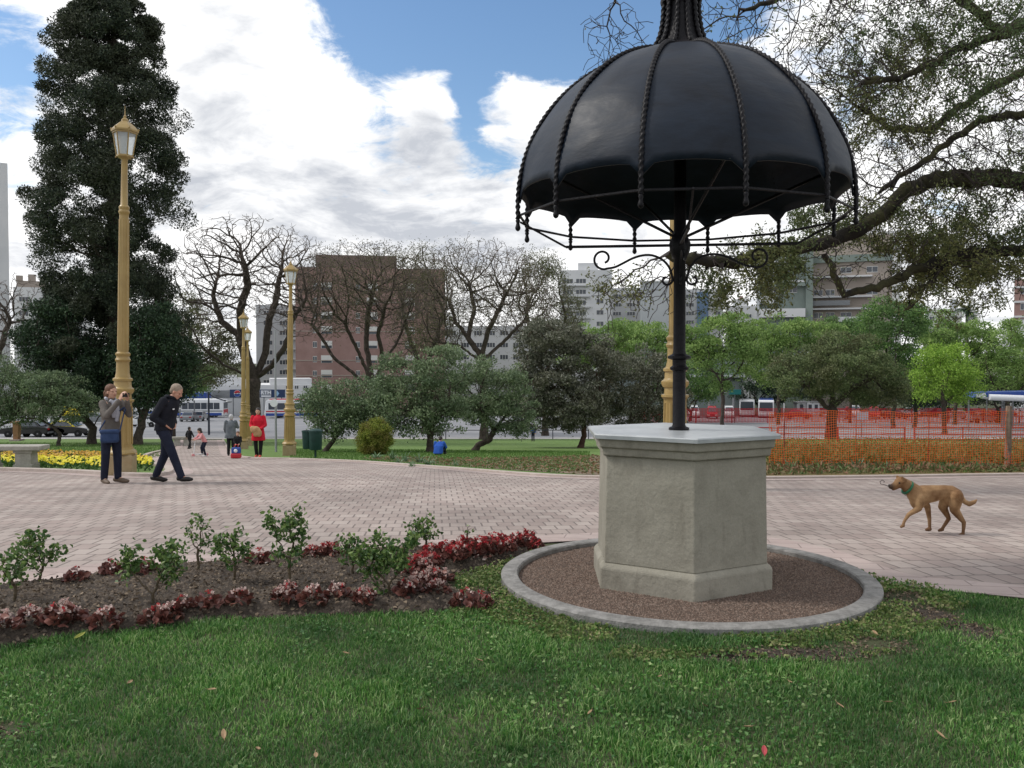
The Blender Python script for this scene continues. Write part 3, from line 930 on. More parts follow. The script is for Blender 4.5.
# ================================================================== FOREGROUND BED AND LAWN
bed = spline([g2(*p) for p in [(-220, 690), (-60, 668), (0, 652), (60, 640), (130, 632), (220, 622), (330, 617), (430, 614), (478, 610)]], 4) + \
      spline([g2(*p) for p in [(478, 602), (452, 588), (450, 578), (500, 566), (545, 553), (545, 546)]], 4) + \
      spline([g2(*p) for p in [(500, 547), (430, 550), (300, 557), (110, 576), (0, 590), (-60, 598), (-220, 612)]], 4)
def heap_sheet(name, poly, mat, amp, base, seed, res=.05, kind='structure', edge=.12):
    xs = [p[0] for p in poly]; ys = [p[1] for p in poly]
    X = np.arange(min(xs), max(xs) + res, res); Y = np.arange(min(ys), max(ys) + res, res)
    gx_, gy_ = np.meshgrid(X, Y)
    ins = in_poly(gx_, gy_, poly)
    pts = np.array(poly)
    seg = np.repeat(pts, 1, 0)
    dist = np.full(gx_.shape, 9.0)
    for i in range(len(poly)):
        a = np.array(poly[i]); b = np.array(poly[(i + 1) % len(poly)]); ab = b - a
        t = np.clip(((gx_ - a[0]) * ab[0] + (gy_ - a[1]) * ab[1]) / (ab @ ab + 1e-9), 0, 1)
        dist = np.minimum(dist, np.hypot(gx_ - a[0] - t * ab[0], gy_ - a[1] - t * ab[1]))
    e = np.clip(dist / edge, 0, 1); e = np.where(ins, e, 0)
    z = zta(gy_) + np.where(ins, base + amp * e * (.4 + vnoise(gx_, gy_, 2.2, seed) * .8 + vnoise(gx_, gy_, 7, seed + 1) * .45 + vnoise(gx_, gy_, 17, seed + 2) * .22), -.05)
    V = np.stack([gx_, gy_, z], -1).reshape(-1, 3)
    ny, nx_ = gx_.shape
    ii, jj = np.meshgrid(np.arange(nx_ - 1), np.arange(ny - 1))
    ii = ii.ravel(); jj = jj.ravel()
    near = ins | (dist < res * 1.5)
    ok = near[jj, ii] & near[jj, ii + 1] & near[jj + 1, ii] & near[jj + 1, ii + 1]
    ii = ii[ok]; jj = jj[ok]
    q = np.stack([jj * nx_ + ii, jj * nx_ + ii + 1, (jj + 1) * nx_ + ii + 1, (jj + 1) * nx_ + ii], 1)
    return tag(np_mesh(name, V, [q], mat, smooth=True), kind=kind)
heap_sheet('bed_soil', bed, SOIL, .05, .006, 3, .035)
def bed_h(x, y):
    x = np.asarray(x, float); y = np.asarray(y, float); dist = np.full(x.shape, 9.0)
    for i in range(len(bed)):
        a = np.array(bed[i]); b = np.array(bed[(i + 1) % len(bed)]); ab = b - a
        t = np.clip(((x - a[0]) * ab[0] + (y - a[1]) * ab[1]) / (ab @ ab + 1e-9), 0, 1)
        dist = np.minimum(dist, np.hypot(x - a[0] - t * ab[0], y - a[1] - t * ab[1]))
    return .006 + .05 * np.clip(dist / .12, 0, 1) * (.4 + vnoise(x, y, 2.2, 3) * .8 + vnoise(x, y, 7, 4) * .45 + vnoise(x, y, 17, 5) * .22)

GRASS = LEAF('grass_blade', [(.03, .10, .022), (.072, .205, .036), (.14, .31, .065), (.40, .50, .22)], .5, .38, (.03, .09, .026), 1.1, spec=.4)
GRASS_Y = LEAF('grass_thin', [(.06, .14, .025), (.12, .22, .045), (.24, .28, .10), (.36, .33, .17)], .6, .3, (.08, .12, .03), 2.5)
def blades(name, xy, hmin, hmax, wid, mat, rng, z0=None, lean=.5, parent=None):
    n = len(xy)
    z = zta(xy[:, 1]) if z0 is None else z0
    b = np.stack([xy[:, 0], xy[:, 1], z], 1)
    a = rng.uniform(0, 2 * PI, n); h = rng.uniform(hmin, hmax, n) ; l = rng.uniform(.1, 1, n) * lean * h
    a2 = rng.uniform(0, 2 * PI, n)
    w = np.stack([np.cos(a), np.sin(a), np.zeros(n)], 1) * (wid * rng.uniform(.6, 1.3, n))[:, None]
    d = np.stack([np.cos(a2), np.sin(a2), np.zeros(n)], 1)
    mid = b + d * (l * .35)[:, None]; mid[:, 2] += h * .6
    tip = b + d * l[:, None]; tip[:, 2] += h * np.sqrt(np.clip(1 - (l / (h * 1.4)) ** 2, .1, 1))
    V = np.stack([b - w, b + w, mid + w * .8, mid - w * .8, tip], 1).reshape(-1, 3)
    i = np.arange(n)[:, None] * 5
    return np_mesh(name, V, [i + np.array([[0, 1, 2, 3]]), i + np.array([[3, 2, 4]])], mat, parent)
rng = np.random.default_rng(11)
side_r = [(2.9, 1.0), (7.5, 1.0), (7.5, 4.3), (6.2, 4.75), (4.6, 5.35), (4.1, 5.55), (2.9, 2.2)]
side_l = [(-2.9, 1.0), (-2.9, 2.2), (-3.9, 3.9), (-5.2, 3.7), (-7.5, 3.3), (-7.5, 1.0)]
lawn_poly = [(-2.9, 2.2), (2.9, 2.2), (4.1, 5.55)] + [g2(*p) for p in [(1130, 612), (1024, 602), (950, 592), (885, 584)]] + \
    [(CKX + CKR * math.cos(t) * 1.005, CKY + CKR * math.sin(t) * 1.005) for t in np.linspace(R(15), R(-200), 40)] + \
    [g2(548, 556), g2(505, 568), g2(455, 580), g2(455, 588), g2(480, 602), g2(480, 611)] + \
    [g2(*p) for p in [(430, 613), (330, 616), (220, 621), (130, 631), (60, 639), (0, 651), (-60, 667), (-160, 684)]]
def lawn_mask(x, y):
    # thin, yellowed strip beside the kerb, and bare patches in front of and to the right of it
    dk = np.hypot(x - CKX, y - CKY) - CKR
    w = vnoise(x, y, 2.2, 5) * .6 + vnoise(x, y, 6, 9) * .4
    thin = np.clip(1 - (dk - .10 - .40 * w) / .22, 0, 1) * (y < 7.5) * np.clip(vnoise(x, y, 4.5, 31) * 2.6 - .45, .12, 1)
    bare = np.zeros_like(x)
    for (px, py, rx, ry) in [(790, 655, .42, .12), (735, 660, .2, .08), (880, 645, .30, .16), (930, 615, .22, .28), (975, 632, .14, .22), (900, 600, .2, .2), (850, 650, .2, .1), (0, 735, .1, .1), (470, 598, .18, .25)]:
        c = g2(px, py)
        bare = np.maximum(bare, np.clip(1.5 - np.hypot((x - c[0]) / rx, (y - c[1]) / ry) + (w - .5) * 1.3, 0, 1))
    return thin, bare
q = rand_in(lawn_poly, 290000, rng)
near = np.clip(1.25 - (q[:, 1] - 3.2) / 6, .55, 1)
thin, bare = lawn_mask(q[:, 0], q[:, 1])
dens = .55 + .45 * np.clip(vnoise(q[:, 0], q[:, 1], 5, 2) * 1.6 - .2, 0, 1)
u_ = rng.uniform(0, 1, len(q))
keep = u_ < near * dens * (1 - .93 * thin) * (1 - .97 * bare)
q1 = q[keep]
hs = .55 + .75 * vnoise(q1[:, 0], q1[:, 1], 1.7, 21) * vnoise(q1[:, 0], q1[:, 1], 6, 23) * 1.5
tall = hs > 1.0
g_ = blades('grass', q1[~tall], .014, .036, .0024, GRASS, rng, lean=1.0)
for sp_ in (side_r, side_l, [(-2.9, .6), (2.9, .6), (2.9, 2.2), (-2.9, 2.2)]):
    blades('grass', rand_in(sp_, 22000, rng), .014, .045, .003, GRASS, rng, lean=1.0, parent=g_)['kind'] = 'stuff'
tag(g_, 'short dark green lawn grass in front of the flower bed', 'grass', kind='stuff')
blades('grass_tufts', q1[tall], .026, .056, .0027, GRASS, rng, lean=.9, parent=g_)['kind'] = 'stuff'
k2 = (thin > .2) & (bare < .6) & (u_ < .5 * dens)
g2_ = blades('thin_grass', q[k2], .01, .035, .0028, GRASS_Y, rng, lean=.9)
tag(g2_, 'thin yellowish grass and clover around the round kerb', 'grass', kind='stuff')
# little clover-like leaves in the thin strip
kk = q[(thin > .25) & (bare < .8)]; kk = kk[rng.choice(len(kk), min(4200, len(kk)), False)]
V, qq = leaf_cards(np.stack([kk[:, 0], kk[:, 1], np.full(len(kk), .008) + rng.uniform(0, .02, len(kk))], 1), .022, .018, rng, dirs=rand_dirs(len(kk), rng) * np.array([1, 1, .25]))
np_mesh('clover', V, [qq], GRASS_Y, g2_)['kind'] = 'stuff'
# broad little weed and clover leaves among the turf
kk = rand_in(lawn_poly, 16000, rng); wv = vnoise(kk[:, 0], kk[:, 1], 1.9, 41) * .6 + vnoise(kk[:, 0], kk[:, 1], 5, 43) * .4
kk = kk[wv > .56]
V, qq = leaf_cards(np.stack([kk[:, 0], kk[:, 1], rng.uniform(.012, .03, len(kk))], 1), .024, .016, rng, dirs=rand_dirs(len(kk), rng) * np.array([1, 1, .35]))
np_mesh('clover', V, [qq], GRASS, g_)['kind'] = 'stuff'
# bare-soil crumbs and leaf litter on the bed
LITTER = LEAF('leaf_litter', [(.05, .035, .025), (.13, .095, .065), (.26, .20, .14), (.08, .06, .045)], .85, .1)
kk = rand_in(bed, 4200, rng)
V, qq = leaf_cards(np.stack([kk[:, 0], kk[:, 1], zta(kk[:, 1]) + bed_h(kk[:, 0], kk[:, 1]) + rng.uniform(-.005, .012, len(kk))], 1), .034, .022, rng, dirs=rand_dirs(len(kk), rng) * np.array([1, 1, .3]))
tag(np_mesh('leaf_litter', V, [qq], LITTER), 'dry leaf litter scattered over the flower bed soil', 'litter', kind='stuff')
kk = q[(bare > .35)]; kk = kk[rng.choice(len(kk), min(1500, len(kk)), False)]
V, qq = leaf_cards(np.stack([kk[:, 0], kk[:, 1], np.full(len(kk), .01)], 1), .02, .014, rng, dirs=rand_dirs(len(kk), rng) * np.array([1, 1, .2]))
tag(np_mesh('dirt_crumbs', V, [qq], LITTER), 'crumbs and dry bits on the bare dirt beside the kerb', 'dirt', kind='stuff')
for (px, py, rx, ry) in [(790, 656, .46, .10), (735, 661, .24, .07), (925, 618, .18, .26), (972, 633, .12, .18), (478, 598, .14, .2)]:
    c = g2(px, py); rr_ = random.Random(px)
    sheet('bare_soil', [(c[0] + rx * math.cos(t) * rr_.uniform(.75, 1.2), c[1] + ry * math.sin(t) * rr_.uniform(.75, 1.2)) for t in np.linspace(0, 2 * PI, 26, endpoint=False)], .004, SOIL)
def clods(name, xy, z, smin, smax, mat, parent=None):
    n = len(xy); s = rng.uniform(smin, smax, (n, 1)) ; rot = rng.uniform(0, 6.28, n); ct, st = np.cos(rot), np.sin(rot)
    base = np.array([[1, 0, 0], [-.5, .87, 0], [-.5, -.87, 0], [.1, .05, .85]])
    c = np.stack([xy[:, 0], xy[:, 1], z], 1)
    vv = np.stack([np.stack([b[0] * ct - b[1] * st, b[0] * st + b[1] * ct, np.full(n, b[2])], 1) for b in base], 1) * s[:, None, :] + c[:, None, :]
    k_ = np.arange(n)[:, None] * 4
    o = np_mesh(name, vv.reshape(-1, 3), [np.concatenate([k_ + np.array([[0, 1, 3]]), k_ + np.array([[1, 2, 3]]), k_ + np.array([[2, 0, 3]])])], mat, parent); o['kind'] = 'stuff'; return o
CLOD = LEAF('soil_clod', [(.035, .026, .02), (.075, .058, .044), (.13, .105, .082)], .95, 0)
kk = rand_in(bed, 17000, rng)
clods('soil_crumbs', kk, zta(kk[:, 1]) + bed_h(kk[:, 0], kk[:, 1]) - .004, .005, .022, CLOD, bpy.data.objects['leaf_litter'])

# fallen leaves on the lawn, one by one
LDRY = M('fallen_leaf_tan', (.33, .23, .13), .8, (.22, .14, .08), 60)
LRED = M('fallen_leaf_red', (.42, .06, .07), .6, (.28, .05, .05), 50)
LYEL = M('fallen_leaf_yellow_green', (.17, .19, .03), .6, (.25, .26, .05), 50)
def fallen(px, py, ln, mat, label, group=None):
    c = G(px, py)
    r_ = random.Random(px * 7 + py)
    m = MB()
    w = ln * .36
    sec = []
    for t in np.linspace(0, 1, 7):
        ww = w * math.sin(PI * min(1, t * .92 + .05)) ** .8; bend = .22 * ln * (t - .5) ** 2
        sec.append([(ln * (t - .5), -ww / 2, bend + ww * .22), (ln * (t - .5), 0, bend), (ln * (t - .5), ww / 2, bend + ww * .22)])
    vs = [p for s in sec for p in s] + [(p[0], p[1], p[2] - .0015) for s in sec for p in s]
    fs = []
    for i in range(6):
        for j in range(2):
            a = i * 3 + j; fs.append((a, a + 1, a + 4, a + 3)); fs.append((a + 21, a + 24, a + 25, a + 22))
    m.add(vs, fs)
    m.tube([(ln * .5, 0, .05 * ln), (ln * .75, 0, .16 * ln)], .0012, 4)
    o = m.build('fallen_leaf', mat)
    o.location = (c.x, c.y, c.z + .038)
    o.rotation_euler = (r_.uniform(-.35, .35), r_.uniform(-.35, .35), r_.uniform(0, 6.28))
    tag(o, label, 'leaf', group)
GL = 'dry leaves fallen on the lawn'
for (px, py, ln) in [(212, 698, .05), (224, 744, .06), (258, 760, .055), (316, 765, .05), (420, 718, .05), (705, 714, .05), (790, 690, .045), (840, 715, .05), (888, 712, .05), (952, 712, .04), (940, 745, .05), (660, 684, .04), (590, 722, .045), (480, 668, .04), (346, 660, .035), (130, 690, .045), (875, 640, .05), (838, 632, .04)]:
    fallen(px, py, ln, LDRY, 'dry tan leaf fallen on the dark green grass', GL)
fallen(764, 761, .065, LRED, 'pinkish red fallen leaf at the bottom edge of the lawn')
fallen(748, 737, .05, LDRY, 'pale tan leaf lying just above the pinkish red one')
fallen(80, 643, .075, LYEL, 'large yellow green leaf lying between the red begonias at the lawn edge')

# ---- rose bushes
rose_spec = [  # base px, base py, top py, half width px, label
    (14, 611, 553, 17, 'small rose bush on a bare reddish stem, leftmost in the bed'),
    (38, 588, 537, 30, 'spreading rose bush at the paving edge beside the leftmost bush'),
    (153, 613, 546, 34, 'forked rose bush with two leaning stems near the lawn edge'),
    (199, 578, 518, 15, 'thin upright rose bush with dark sparse leaves against the paving'),
    (233, 592, 532, 21, 'light green rose bush between the thin upright one and the tall full one'),
    (289, 592, 512, 23, 'tallest and fullest rose bush, with new leaves rising above the bed'),
    (389, 604, 534, 44, 'widest rose bush with several stems beside the white begonias'),
    (352, 582, 540, 18, 'low rose bush half hidden behind the widest one'),
    (424, 556, 522, 19, 'rose bush standing behind the red begonias at the paving edge'),
    (467, 547, 528, 7, 'tiny dry rose bush with bare twigs above the red begonias'),
]
STEM = M('rose_stem', (.06, .05, .03), .7, (.10, .07, .04), 30)
for i, (bx, by, ty, hw, lab) in enumerate(rose_spec):
    c = G(bx, by); d = c.y; k = d / F
    h = (by - ty) * k * 1.02; w = hw * k
    rng2 = np.random.default_rng(100 + i)
    if i == 2:
        polys = [([(0, 0, 0), (0, 0, h * .18)], None), ([(0, 0, h * .18), (-w * .6, 0, h * .5)], 0), ([(0, 0, h * .18), (w * .15, 0, h * .35), (w * .35, 0, h * .6)], 0)]
        ells = [((-w * .7, 0, h * .66), (w * .42, w * .4, h * .30)), ((w * .45, 0, h * .68), (w * .55, w * .5, h * .34))]
    elif i == 6:
        polys = [([(0, 0, 0), (0, 0, h * .2)], None), ([(0, 0, h * .2), (-w * .4, 0, h * .45)], 0), ([(0, 0, h * .2), (w * .4, 0, h * .5)], 0), ([(-.02, 0, 0.0), (-w * .55, .03, h * .4)], 0)]
        ells = [((-w * .4, 0, h * .68), (w * .6, w * .45, h * .3)), ((w * .4, 0, h * .72), (w * .5, w * .4, h * .3)), ((0, 0, h * .6), (w * .7, w * .5, h * .26))]
    else:
        polys = [([(0, 0, 0), (rng2.uniform(-.2, .2) * w, 0, h * .3)], None)]
        ells = [((0, 0, h * .66), (w * .95, w * .8, h * .36)), ((w * rng2.uniform(-.4, .4), 0, h * .85), (w * .4, w * .4, h * .17))]
    nl = int(240 * (w / .14) ** 1.3 * (h / .35)) if i not in (9,) else 8
    if i in (3,): nl = 110
    make_tree('rose_bush', lab, 'rose bush', 'rose bushes in the bed', (c.x, c.y, c.z + .035), 50 + i, polys, ells, 70, .02, .010, .0017, STEM, LF_ROSE, nl,
              (.034, .023), .02, di=.3, dk=.03, jit=.3, cut=.004, lshape='leaf', up=.1, kmain=6)

# ---- begonias: a few plants built once, then copied
def begonia(seed, white, red, size):
    rng_ = np.random.default_rng(seed)
    root = thing('begonia', 'x', 'begonia')
    n = 46
    a = rng_.uniform(0, 2 * PI, n); r = size * np.sqrt(rng_.uniform(0, 1, n)); z = .015 + size * 1.1 * (1 - (r / size) ** 2) * rng_.uniform(.5, 1, n)
    pts = np.stack([r * np.cos(a), r * np.sin(a), z], 1)
    dirs = np.stack([np.cos(a), np.sin(a), rng_.uniform(-.2, .7, n)], 1) + rng_.normal(size=(n, 3)) * .35
    dirs /= np.linalg.norm(dirs, axis=1, keepdims=True)
    V, q = leaf_cards(pts, .048, .046, rng_, dirs=dirs, fold=.15)
    np_mesh('foliage', V, [q], LF_BEG, root)
    n = 26
    for nm, cnt, mt in (('blossoms', white, LF_BEG_W), ('blossoms', red, LF_BEG_R)):
        if not cnt: continue
        a = rng_.uniform(0, 2 * PI, cnt); r = size * .85 * np.sqrt(rng_.uniform(0, 1, cnt))
        c = np.stack([r * np.cos(a), r * np.sin(a), .03 + size * 1.25 * (1 - .7 * (r / size) ** 2) * rng_.uniform(.8, 1.1, cnt)], 1)
        pts = np.repeat(c, 4, 0)
        dirs = rand_dirs(len(pts), rng_, .3)
        V, q = leaf_cards(pts, .018, .016, rng_, dirs=dirs)
        np_mesh(nm, V, [q], mt, root)
    return root
protos = {'w': [begonia(1, 12, 2, .062), begonia(2, 17, 2, .066)], 'r': [begonia(3, 0, 13, .075), begonia(4, 2, 18, .085)], 'd': [begonia(5, 4, 2, .055), begonia(6, 1, 4, .058)]}
used = set()
LBL = {'w': 'dark red leaved begonia with whitish flowers at the lawn edge of the bed', 'r': 'bright red begonia in the dense strip by the paving', 'd': 'small dark begonia with few flowers in the bed soil'}
rb = random.Random(5)
bl = []
for (px, py, t) in [(2, 645, 'w'), (30, 637, 'w'), (62, 634, 'w'), (75, 632, 'd'), (106, 632, 'w'), (155, 627, 'd'), (170, 624, 'w'), (184, 620, 'd'), (208, 618, 'd'), 
                    (240, 615, 'w'), (282, 613, 'w'), (288, 605, 'w'), (313, 612, 'w'), (337, 608, 'w'), (364, 612, 'w'), (410, 604, 'w'), (420, 598, 'w'), (432, 592, 'w'), (437, 603, 'w'), (443, 584, 'w'), (408, 585, 'r'), (425, 580, 'w'),
                    (76, 588, 'd'), (112, 582, 'd'), (145, 580, 'd'), (258, 572, 'd'), (312, 566, 'r'), (322, 563, 'd'), (330, 564, 'r'), (465, 610, 'd'), (482, 610, 'd')]:
    bl.append((px, py, t))
for i in range(34):
    t = i / 33
    bl.append((410 + 128 * t + rb.uniform(-4, 4), 577 - 25 * t ** .8 + rb.uniform(-7, 5) * (1 - .6 * t), 'r' if rb.random() < .85 else 'd'))
for px, py, t in bl:
    k = rb.randrange(2); key = (t, k)
    o = protos[t][k]
    if key in used: o = copy_tree(o)
    used.add(key)
    c = G(px, py)
    o.location = (c.x, c.y, c.z + float(bed_h(np.array([c.x]), np.array([c.y]))[0]) - .004); o.rotation_euler = (0, 0, rb.uniform(0, 6.28))
    s = rb.uniform(.75, 1.2); o.scale = (s, s, s)
    tag(o, LBL[t], 'begonia', {'w': 'whitish begonias along the lawn edge', 'r': 'red begonias in the bed', 'd': 'small dark begonias in the bed'}[t])
# ================================================================== BUILDINGS BEYOND THE STREET
WGLASS = GLASS('window_glass', (.05, .06, .075), .15)
WFRAME = M('window_white', (.62, .62, .60), .6)
SHUT = M('roller_shutter', (.60, .59, .56), .7, (.52, .51, .49), 40)
BRICK = M('brick_red_brown', (.24, .15, .132), .9, (.30, .195, .175), .35, bump=.2)
BRICK2 = M('brick_top', (.15, .105, .095), .9, (.19, .135, .12), .5)
WHITE_W = M('white_wall', (.55, .56, .57), .85, (.66, .66, .66), .15)
GREY_W = M('grey_wall', (.40, .42, .44), .85, (.47, .49, .50), .15)
PALE_W = M('pale_concrete', (.50, .51, .52), .85, (.58, .58, .58), .12)
BLUE_W = M('blue_glass_wall', (.13, .20, .32), .35, (.17, .26, .38), .3)
GREEN_W = M('green_grey_wall', (.16, .20, .18), .7, (.22, .26, .23), .25)
TAN_W = M('tan_wall', (.30, .255, .22), .85, (.36, .31, .27), .25)
DARKB = M('dark_opening', (.05, .055, .06), .6)
HALL = M('hall_concrete', (.16, .20, .19), .85, (.22, .25, .24), .2)
BILL_B = M('billboard_navy', (.02, .04, .10), .5)
BILL_W = M('billboard_white', (.72, .74, .76), .6)
RED_P = M('paint_red', (.42, .02, .03), .4, coat=.3)
BLUE_P = M('paint_blue', (.02, .06, .26), .4, coat=.3)
WHITE_P = M('paint_white', (.68, .69, .70), .35, coat=.3)
BLACK_P = M('paint_black', (.012, .012, .014), .3, coat=.4)
SILVER_P = M('paint_silver', (.35, .36, .37), .3, metal=.5, coat=.3)
YEL_P = M('paint_yellow', (.62, .50, .03), .4, coat=.3)
GREY_P = M('paint_grey', (.18, .19, .20), .4, coat=.3)
TYRE = M('tyre_rubber', (.015, .015, .015), .85)
HUB = M('hub_metal', (.35, .35, .36), .4, metal=.7)
LAMPR = M('tail_lamp', (.35, .01, .01), .3)
LAMPW = M('head_lamp', (.7, .7, .66), .2)

def window_proto(w, h, kind):
    root = None
    m = MB(); t = .09
    m.box((0, -.02, 0), (w, .06, h))
    fr = m.build('window', WFRAME)
    g = MB()
    if kind == 'shutter':
        g.box((0, -.056, -h * .30), (w - 2 * t, .02, h * .36))
        s = MB(); s.box((0, -.07, h * .19), (w - .04, .06, h * .60)); s.build('shutter', SHUT, fr)
    elif kind == 'band':
        for i in range(3): g.box(((i - 1) * w / 3, -.056, 0), (w / 3 - t, .02, h - 2 * t))
    else:
        g.box((-w / 4, -.056, 0), (w / 2 - t, .02, h - 2 * t)); g.box((w / 4, -.056, 0), (w / 2 - t, .02, h - 2 * t))
    g.build('pane', WGLASS, fr)
    return fr
def building(label, d, px0, px1, ytop, mat, depth=14, cat='building', name='apartment_block', wins=(), boxes=()):
    """wins: (kind, list of px, list of py, width px, height px); boxes: (px0, px1, py0, py1, proud m, depth, mat, part name)"""
    a = P(px0, ytop, d); b_ = P(px1, ytop, d); z0 = zt(d) - .6
    cx = (a.x + b_.x) / 2; W = b_.x - a.x; H = a.z - z0
    root = thing(name, label, cat, (cx, d, z0), -math.atan2(cx, d))
    root.scale = (math.cos(math.atan2(cx, d)), 1, 1)
    m = MB(); m.box((0, depth / 2, H / 2), (W, depth, H)); m.build('wall', mat, root)
    for (kind, xs, ys, wpx, hpx) in wins:
        k = d / F; proto = None
        for y in ys:
            for x in xs:
                p = P(x, y, d)
                if proto is None: proto = window_proto(wpx * k, hpx * k, kind); o = proto; o.parent = root
                else: o = copy_tree(proto, root)
                o.location = (p.x - cx, 0, p.z - z0)
    for (x0, x1, y0, y1, proud, dp, mt, pn) in boxes:
        p = P(x0, y0, d); q_ = P(x1, y1, d)
        m = MB(); m.box(((p.x + q_.x) / 2 - cx, dp / 2 - proud, (p.z + q_.z) / 2 - z0), (q_.x - p.x, dp, p.z - q_.z)); m.build(pn, mt, root)
    return root
lin = lambda a, b, n: list(np.linspace(a, b, n))
building('red brown brick apartment tower with white roller shutters behind the bare trees', 180, 296, 446, 268, BRICK, 16, name='brick_tower',
         wins=[('shutter', [327, 372], lin(287, 388, 8), 11, 7.5), ('plain', [315.5], lin(287, 388, 8), 4, 6), ('shutter', [410], lin(287, 388, 8), 10, 7.5), ('plain', [358], lin(287, 388, 8), 4, 6)],
         boxes=[(316, 397, 255, 268.2, -1, 10, BRICK2, 'penthouse')] + [(295.5, 446.5, y, y + .8, .12, .3, TAN_W, 'string_course') for y in (302, 331, 360, 375)])
building('pale blue grey block with balconies left of the brick tower', 200, 256, 296, 305, GREY_W, 12, wins=[('band', [268, 284], lin(313, 392, 9), 9, 5)],
         boxes=[(284, 297, y, y + 1.5, 1.2, 1.3, WHITE_W, 'balcony') for y in lin(318, 388, 8)])
building('tall plain grey slab tower at the left edge of the frame', 230, -60, 8, 160, PALE_W, 4, name='slab_tower', wins=[('band', [-40, -20], lin(175, 380, 18), 9, 4)])
bl = building('distant ornate building with corner turrets above a white roof on the left', 260, 17, 47, 281, TAN_W, 12, name='turreted_building',
         wins=[('plain', lin(21, 43, 6), [291], 2.2, 5)], boxes=[(16, 23, 276, 281.2, .3, 4, TAN_W, 'turret'), (28, 36, 274.5, 281.2, .3, 4, TAN_W, 'turret'), (41, 48, 276, 281.2, .3, 4, TAN_W, 'turret')])
building('white low block below the turreted building on the left', 235, 14, 92, 288, WHITE_W, 12, wins=[('band', [24, 44, 64, 82], [300, 314, 328, 342], 9, 5)], name='white_block')
building('stepped white apartment block at centre, right of the bare trees', 210, 560, 612, 270, WHITE_W, 14,
         wins=[('band', [568, 581], lin(281, 335, 6), 10, 5), ('plain', [600], lin(290, 335, 5), 7, 5)],
         boxes=[(578, 598, 262, 270.2, -2, 6, WHITE_W, 'stair_tower')] + [(560, 590, y, y + 1.2, .9, 1.0, PALE_W, 'balcony') for y in lin(285, 339, 6)])
building('long white apartment block between the stepped block and the pole', 225, 608, 642, 288, PALE_W, 14, wins=[('band', [617, 631], lin(296, 340, 6), 8, 4)], name='apartment_block')
building('plain grey windowless wall of a block left of the pole', 205, 640, 684, 282, GREY_W, 14, name='blank_block', boxes=[(639.5, 684.5, 280.5, 282.2, .2, 14.6, PALE_W, 'parapet')])
building('white block with a dark blue glass stair and small balconies right of the pole', 215, 684, 723, 289, WHITE_W, 14,
         wins=[('band', [690], lin(296, 322, 4), 8, 4), ('plain', [717], lin(296, 322, 4), 7, 4)], boxes=[(697, 708, 292, 345, .4, 1.0, BLUE_W, 'glass_stair')] + [(710, 724, y, y + 1.2, 1, 1.1, WHITE_W, 'balcony') for y in lin(299, 325, 4)])
building('small white house with a chimney stack beyond the green trees', 240, 726, 757, 306, PALE_W, 10, name='white_house', wins=[('plain', [733, 749], [316, 328], 5, 4)], boxes=[(733, 748, 299, 306.2, -1, 4, WHITE_W, 'roof_room'), (739, 743, 295.5, 299.2, -2, 2, BRICK, 'chimney')])
building('balconied apartment block with green glass fronts and a dark pier, right of the dome', 165, 757, 808, 246, GREEN_W, 14,
         wins=[('band', [771, 790], [255, 269.5, 290], 14, 6)],
         boxes=[(757, 805, y, y + 1.5, 1.5, 1.6, WHITE_W, 'balcony_slab') for y in (261.5, 281.5)] + [(757.5, 774, 296.5, 303.5, 1.4, .2, WHITE_W, 'awning'), (757, 805, 309, 317.5, 1.5, 1.6, PALE_W, 'balcony'), (757, 805, 283, 287, 1.45, .1, GREEN_W, 'balcony_glass'), (806, 812, 240, 350, .8, 4, GREEN_W, 'pier'), (757, 759, 246, 350, 1.5, 2, GREY_W, 'pier')])
building('tan apartment block with deep balconies beside the green glass block', 166, 812, 892, 236, TAN_W, 14,
         wins=[('plain', [818, 830], [292, 315], 9, 6), ('plain', [846, 872], [270, 292, 315], 11, 6)],
         boxes=[(811, 872, y, y + 1.6, 1.6, 1.7, PALE_W, 'balcony_slab') for y in (276, 296, 308)] + [(811, 850, y, y + 5, 1.5, .12, GREY_P, 'balcony_rail') for y in (300.5,)] + [(838, 864, 317, 322, 1.6, 1.7, WHITE_W, 'balcony'), (811, 892, 255, 262, .6, 1, GREEN_W, 'fascia'), (858, 884, 228, 236.2, -3, 5, WHITE_W, 'roof_room')])
building('glassy white high block seen through the branches above the tan block', 230, 838, 902, 232, WHITE_W, 14, wins=[('band', [848, 866, 884], lin(240, 300, 6), 12, 5)])
building('pale distant block behind the green trees, left of the palm', 260, 925, 962, 309, PALE_W, 12, wins=[('plain', [932, 944, 955], [318, 330], 5, 4)], boxes=[(950, 958, 299, 309.2, -2, 4, GREY_W, 'roof_room')])
building('long low pale block behind the central bare tree', 240, 440, 566, 326, PALE_W, 12, wins=[('band', lin(452, 556, 9), [333, 345, 357], 8, 5)], name='pale_block')
building('brick building with pale bands cut by the right edge of the frame', 170, 1014, 1080, 278, BRICK, 14, wins=[('plain', [1024, 1042, 1060], lin(290, 370, 6), 8, 7)], boxes=[(1013.5, 1081, y, y + 2, .2, .5, PALE_W, 'string_course') for y in (285, 300, 315)])
building('low pale building below the brick one at the right edge', 150, 1002, 1060, 320, PALE_W, 10, name='low_building', wins=[('plain', [1012, 1030, 1048], [334, 352], 8, 6)])
building('long grey green concrete hall with a white roof rail behind the street trees', 150, 606, 742, 346, HALL, 16, name='concrete_hall',
         wins=[('band', [660, 680, 700, 720], [388], 12, 9)], boxes=[(606, 742, 343.5, 346.2, .3, 1, WHITE_W, 'roof_rail'), (604, 744, 375, 377, 1.2, 2, GREY_W, 'canopy')])

